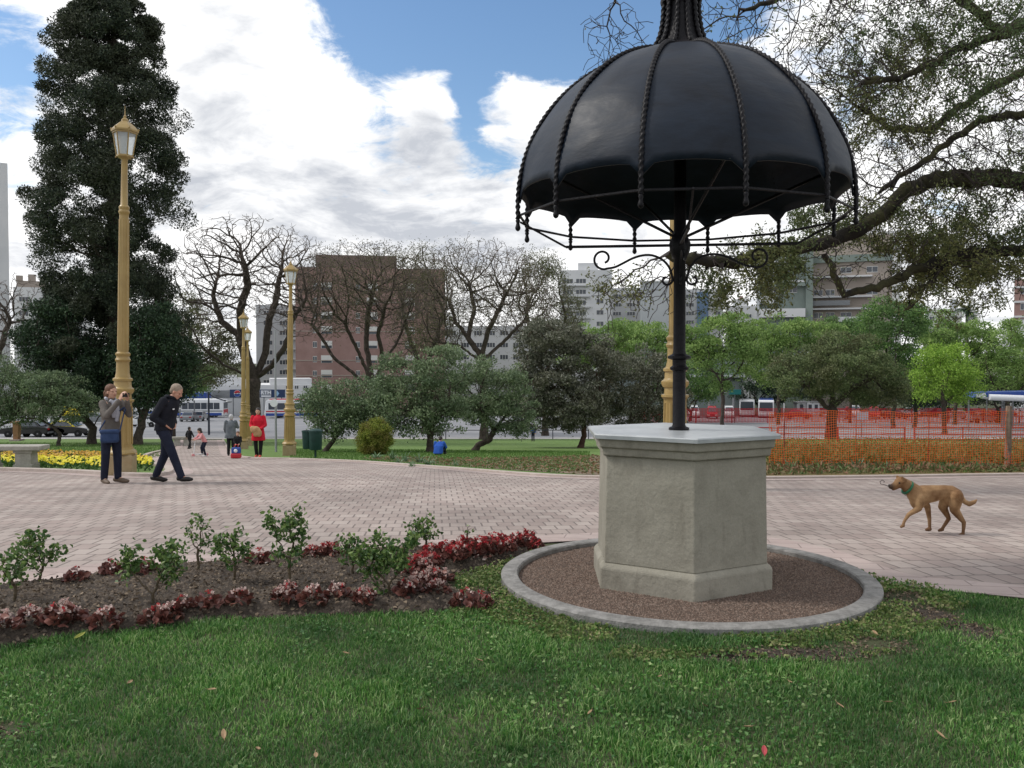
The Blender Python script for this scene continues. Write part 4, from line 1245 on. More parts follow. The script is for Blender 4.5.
# low white building with billboards
d = 152; k = d / F
bw = building('low white commercial building with navy billboards behind the buses', d, 208, 313, 385, WHITE_W, 14, name='commercial_building',
              wins=[('plain', [288, 297, 306], [381.5 + 6], 4, 4)],
              boxes=[(208, 246, 378.5, 385.2, -1, 8, WHITE_W, 'upper_floor'), (222, 236, 375.5, 378.7, -2, 5, PALE_W, 'roof_room'), (270, 313, 379, 385.2, -1, 8, PALE_W, 'upper_floor'),
                     (207, 252, 390, 398, .0, .2, GREY_W, 'side_panel')])
def text_mesh(txt, size, mat, parent, loc, ext=.02, rot=(PI / 2, 0, 0), name='lettering', bold=1.0):
    cu = bpy.data.curves.new(name, 'FONT'); cu.body = txt; cu.size = size; cu.extrude = ext; cu.align_x = 'CENTER'; cu.align_y = 'CENTER'
    cu.offset = size * .02
    tmp = bpy.data.objects.new(name, cu); COL.objects.link(tmp)
    dg = bpy.context.evaluated_depsgraph_get(); dg.update()
    me = bpy.data.meshes.new_from_object(tmp.evaluated_get(dg)); bpy.data.objects.remove(tmp)
    me.materials.clear(); me.materials.append(mat)
    o = bpy.data.objects.new(name, me); COL.objects.link(o); o.parent = parent; o.location = loc; o.rotation_euler = rot; o.scale = (bold, 1, 1)
    return o
def board(label, px0, px1, py0, py1, dist, mat, name='billboard'):
    p = P(px0, py0, dist); q_ = P(px1, py1, dist); w = q_.x - p.x; h = p.z - q_.z
    r_ = thing(name, label, 'billboard', ((p.x + q_.x) / 2, dist, (p.z + q_.z) / 2))
    m = MB(); m.box((0, 0, 0), (w, .25, h)); m.build('board', mat, r_)
    m = MB(); m.box((-w * .35, .12, -h / 2 - 2.2), (.15, .15, 4.4)); m.build('post', GREY_P, r_)
    m = MB(); m.box((w * .35, .12, -h / 2 - 2.2), (.15, .15, 4.4)); m.build('post', GREY_P, r_)
    return r_, w, h
r_, w, h = board('navy billboard with a round red, white and blue emblem above the bus', 230, 250, 389.5, 397.5, 148.5, BILL_B)
# round emblem: red upper cap, white wavy band, blue lower cap, ringed in pale blue
er = h * .42
def cap(sign, mat, nm):
    pts = []
    for t in np.linspace(-1, 1, 17): pts.append((er * .93 * t * .985, sign * er * .16 + .16 * er * math.sin(t * PI)))
    arc = [(er * .93 * math.cos(a), er * .93 * math.sin(a)) for a in np.linspace(R(8), R(172), 17)]
    if sign < 0: arc = [(x, -y) for x, y in arc]
    m = MB(); m.prism(pts + arc, -.19, -.13); o = m.build(nm, mat, r_); o.location = (-w * .12, 0, 0)
m = MB(); m.lathe([(er, 0), (er, .03)], 28); o = m.build('emblem_disc', BILL_W, r_); o.rotation_euler = (PI / 2, 0, 0); o.location = (-w * .12, -.126, 0)
cap(1, RED_P, 'emblem_cap'); cap(-1, BLUE_P, 'emblem_cap')
r_, w, h = board('navy billboard lettered RTH on a white patch, right of the big bare tree', 260, 285, 389.5, 397.5, 148.5, BILL_B)
m = MB(); m.box((-w * .25, -.14, 0), (w * .42, .03, h * .9)); m.build('patch', M('patch_grey', (.22, .24, .27), .6), r_)
text_mesh('RTH', h * .62, BILL_W, r_, (-w * .25, -.165, h * .1), .015, bold=1.1)
m = MB(); m.box((-w * .25, -.16, -h * .33), (w * .38, .02, h * .14)); m.build('underline', BILL_W, r_)
m = MB(); m.prism([(w * .12, 0), (w * .2, h * .36), (w * .28, 0), (w * .2, -h * .36)], -.17, -.13); m.build('emblem', M('emblem_pale_blue', (.25, .42, .6), .5), r_)

# ================================================================== VEHICLES
def wheel(root, x, y, r, w=.22, hub=True):
    m = MB(); m.lathe([(r * .6, -w / 2), (r * .94, -w / 2), (r, -w * .35), (r, w * .35), (r * .94, w / 2), (r * .6, w / 2)], 14, mi=0)
    o = m.build('wheel', TYRE, root, smooth=True); o.rotation_euler = (PI / 2, 0, 0); o.location = (x, y, r)
    if hub:
        m = MB(); m.lathe([(r * .62, -w * .47), (r * .5, -w * .42), (r * .15, -w * .52), (r * .15, w * .52), (r * .5, w * .42), (r * .62, w * .47)], 10)
        h_ = m.build('hub', HUB, o, smooth=True)
    return o
def prism_poly_car(sec, w, tumble=.0):
    pass
def car(paint, roof=None, kind='sedan'):
    """a car along X, nose to +X"""
    root = thing('parked_car', 'x', 'car')
    if kind == 'van':
        body = [(-2.2, .35), (2.15, .35), (2.25, .55), (2.2, .95), (1.75, 1.12), (-2.25, 1.12), (-2.28, .6)]
        cab = [(-2.22, 1.10), (1.75, 1.10), (1.05, 1.82), (.8, 1.92), (-2.1, 1.92)]
        glass = [(-2.0, 1.2), (1.45, 1.2), (.95, 1.75), (-2.0, 1.75)]
    else:
        body = [(-2.05, .32), (2.05, .32), (2.15, .5), (2.1, .72), (1.85, .82), (.95, .93), (-1.35, .98), (-1.95, .94), (-2.13, .8), (-2.15, .5)]
        cab = [(-1.5, .95), (1.0, .92), (.35, 1.34), (.15, 1.42), (-.75, 1.44), (-1.0, 1.40)]
        glass = [(-1.25, .99), (.78, .98), (.28, 1.32), (-.78, 1.36), (-.95, 1.33)]
    m = MB(); m.prism(body, -.85, .85); m.build('body', paint, root, bevel=.06)
    m = MB(); n = len(cab)
    vs = [(x, -.80 if z < 1.15 else -.62, z) for x, z in cab] + [(x, .80 if z < 1.15 else .62, z) for x, z in cab]
    fs = [tuple(range(n)), tuple(reversed(range(n, 2 * n)))] + [(i, i + n, (i + 1) % n + n, (i + 1) % n) for i in range(n)]
    m.add(vs, fs); m.build('cabin', roof or paint, root, bevel=.03)
    for s in (-1, 1):
        m = MB(); vs = [(x, s * (.815 if z < 1.15 else .645), z) for x, z in glass] + [(x, s * (.79 if z < 1.15 else .62), z) for x, z in glass]
        n = len(glass)
        m.add(vs, [tuple(range(n)), tuple(reversed(range(n, 2 * n)))] + [(i, i + n, (i + 1) % n + n, (i + 1) % n) for i in range(n)])
        m.build('side_window', WGLASS, root)
    # windscreens just proud of the cabin ends
    x0, z0 = cab[1]; x1, z1 = cab[2]
    m = MB(); m.add([(x0 + .0, -.70, z0 + .06), (x0 + .0, .70, z0 + .06), (x1 + .07, .58, z1), (x1 + .07, -.58, z1)], [(0, 1, 2, 3)]); m.build('windscreen', WGLASS, root)
    x0, z0 = cab[0]; x1, z1 = cab[-1]
    m = MB(); m.add([(x0 - .02, -.68, z0 + .08), (x0 - .02, .68, z0 + .08), (x1 - .05, .56, z1 - .03), (x1 - .05, -.56, z1 - .03)], [(0, 1, 2, 3)]); m.build('rear_window', WGLASS, root)
    for x in (-1.32, 1.3):
        for y in (-.78, .78): wheel(root, x, y, .33)
    for y in (-.6, .6):
        m = MB(); m.box((2.12 if kind != 'van' else 2.24, y, .66), (.08, .34, .14)); m.build('headlight', LAMPW, root)
        m = MB(); m.box((-2.14 if kind != 'van' else -2.27, y, .74), (.06, .3, .16)); m.build('tail_light', LAMPR, root)
    m = MB(); m.box((2.12, 0, .42), (.12, 1.5, .16)); m.build('bumper', GREY_P, root)
    m = MB(); m.box((-2.13, 0, .44), (.12, 1.5, .16)); m.build('bumper', GREY_P, root)
    return root
car_proto = {}
def place_car(px, py, paint, label, rz=0.0, roof=None, kind='sedan', group='cars on the street'):
    key = (paint.name, roof.name if roof else '', kind)
    if key not in car_proto: car_proto[key] = o = car(paint, roof, kind)
    else: o = copy_tree(car_proto[key])
    c = G(px, py)
    o.location = (c.x, c.y, c.z + .012); o.rotation_euler = (0, 0, rz)
    tag(o, label, 'van' if kind == 'van' else 'car', group)
    return o
place_car(28, 437, BLACK_P, 'black car parked at the kerb behind the silvery tree trunk', PI)
place_car(46, 436.5, WHITE_P, 'white car nose to tail with the black one, seen under the silvery tree', 0, roof=WHITE_P)
place_car(68, 436.5, BLACK_P, 'black taxi with a yellow roof behind the yellow flower bed', 0, roof=YEL_P)
place_car(143, 427, WHITE_P, 'white car on the street between the woman and the man', PI)
place_car(136, 421, SILVER_P, 'silver car on the far lane behind the white one', 0)
place_car(182, 417, WHITE_P, 'small white car on the street just right of the walking man', R(70))
place_car(190, 421.5, GREY_P, 'grey car driving in front of the bus', R(95))
place_car(200, 421, SILVER_P, 'silver car alongside the grey one in front of the bus', R(95))
place_car(98, 424, GREY_P, 'grey car beside the bright yellow van', 0)
place_car(78, 418, YEL_P, 'bright yellow green van seen between the tree trunks', 0, kind='van')
place_car(702, 414.5, RED_P, 'red van beyond the second fence right of the pole', PI, kind='van')
place_car(722, 416, RED_P, 'red car behind the fence, right of the red van', 0)
place_car(729, 418, WHITE_P, 'white van in the row behind the red fence', R(-102), kind='van')
place_car(822, 415, WHITE_P, 'white car beside the small white kiosk', 0)
place_car(855, 417, WHITE_P, 'white van right of the stout tree trunk', R(-110), kind='van')
place_car(848, 415, RED_P, 'red car beside the stout tree trunk', PI)
place_car(884, 415.5, SILVER_P, 'silver car behind the red fence below the striped pole', 0)
place_car(906, 416, WHITE_P, 'white car left of the white van near the round sign', PI)
place_car(927, 415.5, WHITE_P, 'white van right of the round white sign', PI, kind='van')
place_car(942, 416.5, RED_P, 'red car in the row right of the white van by the sign', 0)
place_car(972, 417, RED_P, 'red car under the left end of the blue and white awning', PI)
place_car(1002, 417, RED_P, 'red car under the right part of the blue and white awning', 0)
place_car(984, 423, WHITE_P, 'long white car in front of the row of red cars near the wooden fence post', 0)

place_car(694, 417.5, WHITE_P, 'white van with its front towards the plaza, nearest to the pole', R(-100), kind='van')
place_car(712, 418.5, RED_P, 'red van with its front towards the plaza, right of the white one by the pole', R(-102), kind='van')
place_car(798, 419, RED_P, 'red car in front of the white kiosk', R(-15))
place_car(874, 419, RED_P, 'red van right of the white van by the stout trunk', R(-112), kind='van')
place_car(955, 419.5, SILVER_P, 'silver car between the lime green tree and the awning', R(170))
place_car(895, 419, BLACK_P, 'black car under the shaded dark tree', R(10))
place_car(838, 419.5, SILVER_P, 'silver car directly behind the stout trunk', R(175))
def bus(label, px, py, rz, lower, stripe, roofm, L=11.0):
    c = G(px, py)
    root = thing('city_bus', label, 'bus', (c.x, c.y, c.z + .012), rz, 'city buses')
    H = 3.0
    prof = [(-L / 2, .38), (L / 2 - .1, .38), (L / 2, .7), (L / 2 - .05, 1.3), (L / 2 - .25, 2.75), (L / 2 - .5, H), (-L / 2 + .2, H), (-L / 2, 2.8)]
    m = MB(); m.prism(prof, -1.22, 1.22); m.build('body', WHITE_P, root, bevel=.07)
    for s in (-1, 1):
        m = MB(); m.box((0, s * 1.225, .62), (L - .5, .03, .42)); m.build('side_skirt', lower, root)
        m = MB(); m.box((-.1, s * 1.226, 1.12), (L - .4, .03, .2)); m.build('stripe', stripe, root)
        n = 7
        for i in range(n):
            m = MB(); w = (L - 1.2) / n
            m.box((-L / 2 + .55 + w * (i + .5), s * 1.226, 1.95), (w - .1, .03, 1.05)); m.build('side_window', WGLASS, root)
        for x in (-L * .27, L * .3): wheel(root, x, s * 1.05, .48, .3)
    m = MB(); m.add([(L / 2 + .01, -1.05, 1.25), (L / 2 + .01, 1.05, 1.25), (L / 2 - .2, 1.0, 2.62), (L / 2 - .2, -1.0, 2.62)], [(0, 1, 2, 3)]); m.build('windscreen', WGLASS, root)
    m = MB(); m.box((-L / 2 - .01, 0, 2.0), (.03, 2.0, 1.0)); m.build('rear_window', WGLASS, root)
    m = MB(); m.box((-L / 2 - .01, 0, 1.1), (.03, 2.2, .55)); m.build('rear_panel', RED_P, root)
    m = MB(); m.box((0, 0, H + .03), (L - 1.6, 2.2, .16)); m.build('roof_unit', roofm, root, bevel=.04)
    for s in (-.85, .85):
        m = MB(); m.box((L / 2 + .0, s, .78), (.06, .36, .2)); m.build('headlight', LAMPW, root)
        m = MB(); m.box((-L / 2 - .015, s, .75), (.04, .26, .3)); m.build('tail_light', LAMPR, root)
    return root
bus('white city bus with a blue skirt and a red tail, left of the lamp posts', 200, 417.5, PI, BLUE_P, GREY_P, WHITE_P, 8.5)
bus('blue roofed white bus half hidden by the walking man', 158, 415.5, PI, BLUE_P, WHITE_P, BLUE_P, 11)
bus('white city bus with a red top stripe, right of the big bare tree', 300, 418, PI, BLUE_P, RED_P, RED_P, 11)
bus('white bus behind the red fence, its blue front facing the plaza', 766, 417, R(-106), RED_P, BLUE_P, BLUE_P, 9)
bus('pale grey bus behind the white van and red fence', 746, 416, R(-103), RED_P, GREY_P, SILVER_P, 9)

# blue shelter roof left of the bus
c = P(193, 398, 128)
sh = thing('bus_shelter', 'long blue canopy of a bus shelter behind the walking man', 'bus shelter', (c.x, 128, zt(128)))
top = P(190, 396.5, 128).z - zt(128)
m = MB(); m.box((0, 0, top + .2), (4.6, 2.4, .9)); m.build('canopy', BLUE_P, sh, bevel=.1)
for x in (-2.1, 0, 2.1):
    m = MB(); m.box((x, .5, top / 2 - .3), (.14, .14, top - .6)); m.build('post', GREY_P, sh)

# long blue and white awning on the right
d = 92; a = P(966, 399, d); b_ = P(1080, 399, d)
aw = thing('long_awning', 'long blue and white striped awning roof on posts at the right edge', 'awning', ((a.x + b_.x) / 2, d, zt(d)))
W = b_.x - a.x; zc = a.z - zt(d)
m = MB(); m.prism([(-W / 2, zc + .2), (-W / 2 + .6, zc + .75), (W / 2, zc + .95), (W / 2, zc + .5)], -1.4, 1.4); m.build('roof', BLUE_P, aw, bevel=.05)
m = MB(); m.tube([(-W / 2 + 1.6, -1.5, zc + .25), (W / 2, -1.5, zc - .1)], .32, 10); m.build('front_roll', WHITE_P, aw, smooth=True)
m = MB(); m.box((-W / 2 + .8, -1.45, zc + .45), (.9, .08, .42)); m.build('end_panel', WHITE_P, aw)
for x in (-W / 2 + .3, -W / 6, W / 6):
    m = MB(); m.box((x, 0, zc / 2), (.12, .12, zc)); m.build('post', GREY_P, aw)
d = 110; a = P(1002, 401, d)
for px0, px1, lab in ((985, 1004, 'small white boat like tarpaulin roof above the blue awning'), (1008, 1060, 'white tarpaulin roof at the right edge above the blue awning')):
    a = P(px0, 397.5, 100); b_ = P(px1, 397.5, 100)
    t_ = thing('stall_roof', lab, 'stall roof', ((a.x + b_.x) / 2, 100, zt(100))); W = b_.x - a.x; zc = a.z - zt(100)
    m = MB(); m.prism([(-W / 2, zc), (-W * .35, zc + .35), (W * .35, zc + .38), (W / 2, zc), (W * .4, zc - .2), (-W * .4, zc - .2)], -1.2, 1.2); m.build('roof', WHITE_P, t_, bevel=.05)
    for x in (-W * .4, W * .4):
        m = MB(); m.box((x, 0, zc / 2 - .1), (.1, .1, zc - .2)); m.build('post', GREY_P, t_)
# kiosk
c = G(805, 416)
kk = thing('kiosk', 'small white street kiosk with two windows beside the stout tree', 'kiosk', (c.x, c.y, c.z + .012))
s = c.y / F
m = MB(); m.box((-5.5 * s, 0, 7 * s), (9 * s, 2, 14 * s)); m.build('wall', WHITE_W, kk)
m = MB(); m.box((5.5 * s, -.3, 6.6 * s), (12.5 * s, 2, 13.2 * s)); m.build('wall', WHITE_P, kk)
m = MB(); m.box((0, 0, 14.4 * s), (25 * s, 2.8, .8 * s)); m.build('roof', PALE_W, kk)
for x in (-5.5, 2.5, 8.5):
    m = MB(); m.box((x * s, -1.32 if x > 0 else -1.02, 9.5 * s), (3.2 * s, .06, 4.5 * s)); m.build('window', WGLASS, kk)
# green and teal signboards in the distance
for (px0, px1, py0, py1, lab, col) in [(729, 741, 389.5, 394.5, 'small teal signboard under the street trees', (.03, .22, .22)), (856, 868, 412, 419.5, 'pale blue placard on the red fence', (.5, .56, .66))]:
    dd = 118 if px0 < 800 else 78
    a = P(px0, py0, dd); b_ = P(px1, py1, dd)
    t_ = thing('signboard', lab, 'sign', ((a.x + b_.x) / 2, dd, zt(dd)))
    h = (a.z + b_.z) / 2 - zt(dd)
    m = MB(); m.box((0, 0, h), (b_.x - a.x, .1, a.z - b_.z)); m.build('panel', M('sign_' + str(px0), col, .6), t_)
    m = MB(); m.box((0, .1, h / 2), (.1, .08, h)); m.build('post', GREY_P, t_)

# ---- thin street poles
POLE = M('galvanised', (.30, .31, .32), .5, metal=.4)
POLED = M('dark_pole', (.03, .035, .05), .5)
def pole(label, px, py_base, py_top, r, mat, name='street_pole', arm=None, d=None, cat='street lamp'):
    c = G(px, py_base) if d is None else base_at(px, d)
    top = P(px, py_top, c.y).z - c.z
    t_ = thing(name, label, cat, (c.x, c.y, c.z)); k = c.y / F
    m = MB(); m.tube([(0, 0, -.1), (0, 0, top)], [r * 1.2, r * .8], 8); m.build('pole', mat, t_, smooth=True)
    if arm:
        pts = [(0, 0, top)] + [(x * k, 0, top + z * k) for x, z in arm]
        m = MB(); m.tube(spline([(p[0], p[2]) for p in pts], 4) and [(q_[0], 0, q_[1]) for q_ in spline([(p[0], p[2]) for p in pts], 4)], r * .6, 6); m.build('arm', mat, t_, smooth=True)
        e = pts[-1]
        m = MB(); m.ball((e[0], 0, e[2] - .05), .22, 8, 6, sc=(1.6, .8, .5)); m.build('lamp_head', POLE, t_, smooth=True)
    return t_
pole('thin dark street pole with a curved arm in front of the buses', 209, 435, 392, .09, POLED, arm=[(1, -2), (5, -5), (14, -8), (20, -9)])
t_ = pole('thin grey pole with a small round sign, left of the third golden lamp', 276, 452, 330, .045, POLE, name='sign_pole', cat='sign pole')
c = G(276, 452)
m = MB(); m.lathe([(.17, 0), (.17, .03)], 18); o = m.build('round_sign', BILL_W, t_); o.rotation_euler = (PI / 2, 0, 0); o.location = (-.06, -.05, P(274, 403, c.y).z - c.z)
pole('tall street lamp with a hooked top right of the dark pole', 709, 418, 326, .09, POLE, arm=[(-.5, -3), (-3, -5), (-6, -4), (-7, -2)])
pole('round concrete post under the bright green tree', 750, 416, 365, .16, M('concrete_post', (.38, .37, .34), .9), name='concrete_post', cat='post')
pole('black and white banded pole beside the broad dark tree', 878, 419, 387, .07, WHITE_P, name='banded_pole', cat='pole')
t_ = bpy.data.objects['banded_pole']
m = MB(); L_ = P(878, 387, G(878, 419).y).z - G(878, 419).z
for i in range(5): m.lathe([(.092, L_ * (i + .3) / 5), (.092, L_ * (i + .75) / 5)], 8)
m.build('bands', BLACK_P, t_)
t_ = pole('round white traffic sign on a thin post behind the red fence', 913, 420, 399, .04, POLE, name='traffic_sign', cat='sign')
c = G(913, 420); m = MB(); m.lathe([(.36, 0), (.36, .04)], 20); o = m.build('sign_disc', BILL_W, t_); o.rotation_euler = (PI / 2, 0, 0); o.location = (0, -.06, P(913, 404, c.y).z - c.z)
pole('thin white flagpole like post above the awning', 977, 415, 384, .06, WHITE_P, name='street_pole', cat='pole')
pole('grey post with crossarm right of the thin white post', 1000, 415, 378, .08, POLE, name='street_pole', cat='pole', arm=[(3, 0), (5, 0)])
pole('grey post between the white van and the grey bus', 733, 418, 398, .11, POLE, name='street_pole', cat='post')
pole('white gate post beside the blue fronted bus', 784, 418, 403, .10, WHITE_P, name='street_pole', cat='post')
# ================================================================== TREES
def scale_at(d): return d / F
def base_at(px, d):
    r = ray(px, 400); return Vector((r.x / r.y * d, d, zt(d)))
def rel(base, px, py, d=None, dy=0.0):
    """metres from a tree's foot to the point seen at px, py at the tree's distance (+dy deeper)"""
    p = P(px, py, base[1] + dy); return (p.x - base[0], p.y - base[1], p.z - base[2])
def ellp(base, px, py, rx, ry, depth=None, dy=0.0):
    k = (base[1] + dy) / F
    return (rel(base, px, py, dy=dy), (rx * k, depth if depth else (rx * k), ry * k))

# ---- grey-green clipped trees on the lawns
def olive(name, label, bx, by, ells_px, nleaf, seed, trunk_px=None, leaf=LF_OLIVE, bark=BARK, group='rounded grey green trees on the lawns', rt=.13, clumps=(150, .40), lsz=(.13, .06), depthf=.95):
    b = G(bx, by)
    ells = [ellp(b, x, y, rx * 1.07, ry * 1.05, rx * scale_at(b.y) * depthf, dy) for (x, y, rx, ry, dy) in ells_px]
    polys = [([(0, 0, -.1)] + [rel(b, x, y, dy=dy) for (x, y, dy) in trunk_px[0]], None)]
    for t in trunk_px[1:]:
        polys.append(([rel(b, x, y, dy=dy) for (x, y, dy) in t], 0))
    return make_tree('rounded_tree', label, 'tree', group, b, seed, polys, ells, 1300, .13, rt, .008, bark, leaf, nleaf, lsz, .16, di=1.6, dk=.22, jit=.25, cut=.02, up=.25, clumps=clumps, cluster=1.1)
olive('t', 'rounded grey green tree right of the litter bin, its thin trunk leaning left', 323, 452,
      [(345, 408, 40, 28, .3), (325, 402, 28, 22, 0), (368, 405, 30, 28, .6), (335, 425, 26, 14, 0)], 15000, 201,
      [[(335, 438, 0), (345, 425, 0)], [(337, 436, 0), (318, 425, .2)], [(345, 425, 0), (362, 412, .3)]], rt=.10)
olive('t', 'dark dense rounded tree with a straight dark trunk behind the golden shrub', 430, 452.5,
      [(418, 388, 40, 40, 0), (440, 375, 34, 30, .4), (405, 410, 34, 26, -.2), (440, 412, 32, 26, .2), (395, 372, 20, 18, .4)], 21000, 202,
      [[(430, 436, 0), (432, 425, 0)], [(431, 430, 0), (415, 410, .2)], [(432, 426, 0), (447, 408, -.3)]], leaf=LF_OLIVE, rt=.14)
olive('t', 'light rounded tree whose crooked trunk leans right, beside the seated person in blue', 474, 451,
      [(487, 390, 38, 34, 0), (500, 410, 36, 26, .4), (470, 395, 30, 26, .2), (482, 372, 26, 18, .3), (520, 420, 22, 16, 0)], 18000, 203,
      [[(478, 445, 0), (490, 440, 0), (494, 430, .1), (488, 420, .1)], [(494, 432, .1), (504, 418, .2)], [(488, 420, .1), (478, 405, -.2)]], rt=.13)
olive('t', 'tall dark olive green tree with a reddish trunk left of the stone pedestal', 580, 448,
      [(548, 350, 36, 32, 0), (555, 385, 46, 36, .4), (590, 365, 32, 30, .2), (540, 410, 36, 22, .3), (575, 405, 36, 26, -.3), (550, 338, 30, 20, .2), (525, 385, 26, 30, .2)], 44000, 204,
      [[(584, 436, 0), (583, 412, 0), (572, 398, .1), (562, 388, .1)], [(583, 412, 0), (600, 392, .3)], [(572, 398, .1), (548, 370, .2), (545, 345, .2)]], leaf=LF_OLIVE_D, bark=BARK_R, rt=.14, lsz=(.15, .075), clumps=(260, .48))
olive('t', 'low dark spreading tree directly behind the stone pedestal', 632, 447,
      [(630, 395, 42, 34, 1), (655, 400, 34, 34, 1.5), (612, 400, 30, 30, 1.2), (640, 368, 30, 20, 1)], 26000, 205,
      [[(632, 430, .3), (630, 412, .5)], [(631, 420, .4), (650, 405, 1)], [(630, 415, .5), (612, 402, .8)]], leaf=LF_OLIVE_D, rt=.14, lsz=(.15, .07), clumps=(220, .46))
olive('t', 'small rounded silvery tree behind the yellow flowers, left of the woman', 58, 446,
      [(52, 396, 36, 25, 0), (28, 408, 22, 18, .3), (75, 404, 22, 20, .2), (48, 384, 24, 14, .2)], 16000, 206,
      [[(60, 434, 0), (52, 425, 0)], [(55, 428, 0), (40, 419, 0), (20, 418, 0)], [(52, 425, 0), (66, 410, .3)]], rt=.10)
olive('t', 'rounded silvery tree cut by the left edge of the frame above the bench', -6, 446,
      [(-2, 375, 30, 26, 0), (12, 395, 22, 22, .4), (-24, 392, 26, 26, .2), (0, 412, 20, 14, 0)], 14000, 207,
      [[(-4, 430, 0), (2, 420, 0)], [(-4, 428, 0), (18, 417, .2)], [(-4, 428, 0), (-22, 405, .2)]], rt=.12)

# ---- golden shrub
gb = G(375, 455)
k = gb.y / F
make_tree('golden_shrub', 'rounded golden green shrub with a brown left side at the lawn edge', 'shrub', None, gb, 211,
          [([(0, 0, -.05), (0, 0, .25)], None), ([(0, 0, .05), (-.25, 0, .35)], 0), ([(0, 0, .05), (.25, .1, .35)], 0)],
          [((0, 0, .62), (19 * k, 19 * k, 19 * k)), ((.08, 0, .8), (14 * k, 14 * k, 15 * k)), ((-.1, 0, .3), (15 * k, 15 * k, 10 * k))], 900, .06, .07, .005, BARK, LF_GOLD, 34000, (.06, .026), .06, di=.8, dk=.1, jit=.3, cut=.012, up=.6)

# ---- tall conifer with an irregular, clumped column
def conifer():
    d = 58.0
    b = base_at(112, d); k = d / F
    root = thing('tall_conifer', 'tall ragged dark conifer towering behind the street lamp at the path', 'tree', b)
    rng = np.random.default_rng(77)
    prof = [(-20, 102, 114), (-8, 92, 128), (4, 80, 142), (16, 70, 150), (50, 56, 160), (80, 46, 166), (104, 38, 180), (130, 41, 176), (156, 43, 177), (180, 38, 186), (208, 29, 187), (240, 27, 172), (268, 48, 168), (300, 42, 172), (335, 30, 188), (365, 36, 194), (392, 58, 186)]
    ys = np.array([p[0] for p in prof]); l = np.array([p[1] for p in prof]); r = np.array([p[2] for p in prof])
    clumps = []
    for ci in range(640):
        y = rng.uniform(-14, 388)
        L, R_ = np.interp(y, ys, l), np.interp(y, ys, r)
        cx, hw = (L + R_) / 2, (R_ - L) / 2
        th = rng.uniform(0, 2 * PI); rad = hw * (rng.uniform(.45, .98) ** .6 if ci % 4 else rng.uniform(0, .5))
        px = cx + rad * math.cos(th)
        c = rel(b, px, y); clumps.append((c[0], rad * math.sin(th) * k, c[2], hw * k))
    clumps = np.array(clumps)
    npc = 470
    sz = rng.uniform(.45, 1.1, len(clumps))
    sz *= np.clip(clumps[:, 3] / 4.0, .5, 1)
    ctr = np.repeat(clumps[:, :3], npc, 0); s = np.repeat(sz, npc)[:, None]
    d_ = rand_dirs(len(ctr), rng) * (rng.uniform(.15, 1, (len(ctr), 1)) ** .3)
    pts = ctr + d_ * s * np.array([1.1, 1.1, .8])
    # thin it where the sky shows through near the flanks
    V, q = leaf_cards(pts, .20, .075, rng, dirs=None, shape='rhomb', up=.3)
    np_mesh('foliage', V, [q], LF_CON, root)
    m = MB()
    tr = [rel(b, 114, y) for y in (452, 420, 380, 300, 200, 100, 40, 0)]
    m.tube([(x, y, z) for x, y, z in tr], [.75, .55, .5, .42, .34, .24, .14, .05], 10)
    m.build('trunk', BARK, root, smooth=True)
    m = MB()
    for c in clumps[::6]:
        z0 = c[2] - .25 * math.hypot(c[0], c[1]) - .1
        tx = np.interp(z0, [t[2] for t in tr], [t[0] for t in tr])
        m.tube([(tx, 0, z0), ((c[0] + tx) / 2, c[1] / 2, z0 + .1), (c[0], c[1], c[2])], [.09, .06, .02], 4, caps=False)
    m.build('limbs', BARK, root, smooth=True)
conifer()
def bushy(name, label, cat, group, px, d, ells_px, nleaf, seed, leaf, lsz, bark=BARK, rt=.25, base_px=None, step=.45, n_attr=700, spread=.4, cluster=.0, cut=.05, trunk=None, r0=.02, clumps=(130, .75)):
    b = base_at(px, d)
    ells = [ellp(b, x, y, rx, ry, None, dy) for (x, y, rx, ry, dy) in ells_px]
    zc = min(e[0][2] - e[1][2] for e in ells); zc = max(zc, .6)
    cx = ells[0][0]
    polys = trunk(b) if trunk else [([(0, 0, -.2), (0.1, 0, zc * .6), (cx[0] * .3, 0, zc + .5)], None)]
    return make_tree(name, label, cat, group, b, seed, polys, ells, n_attr, step, rt, r0, bark, leaf, nleaf, lsz, spread, jit=.25, cut=cut, di=step * 9, dk=step * 1.5, up=.2, cluster=cluster, clumps=clumps)
bushy('evergreen_tree', 'broad dark evergreen tree at the left foot of the tall conifer', 'tree', None, 91, 55,
      [(55, 345, 34, 46, 0), (75, 372, 38, 42, .5), (40, 330, 22, 32, 1), (95, 385, 30, 34, -1)], 26000, 301, LF_DARK, (.2, .09), rt=.24)
bushy('evergreen_tree', 'dark evergreen tree at the right foot of the tall conifer, behind the walking man', 'tree', None, 137, 54,
      [(158, 345, 32, 44, 0), (150, 385, 34, 36, .5), (175, 372, 24, 34, 1), (135, 360, 24, 40, 1)], 26000, 302, LF_DARK, (.2, .09), rt=.24)
bushy('small_leafed_tree', 'small muted green tree between the conifer and the big bare tree', 'tree', None, 172, 75,
      [(196, 345, 34, 34, 0), (220, 352, 26, 26, 2), (182, 318, 26, 28, 3), (215, 375, 20, 16, 0)], 13000, 303, LF_BROWNISH, (.22, .09), rt=.25, cluster=.5)
bushy('small_leafed_tree', 'low green tree behind the white billboard building corner', 'tree', None, 172, 88,
      [(176, 372, 30, 24, 0), (195, 380, 22, 18, 2)], 9000, 304, LF_MID, (.24, .1), rt=.22)

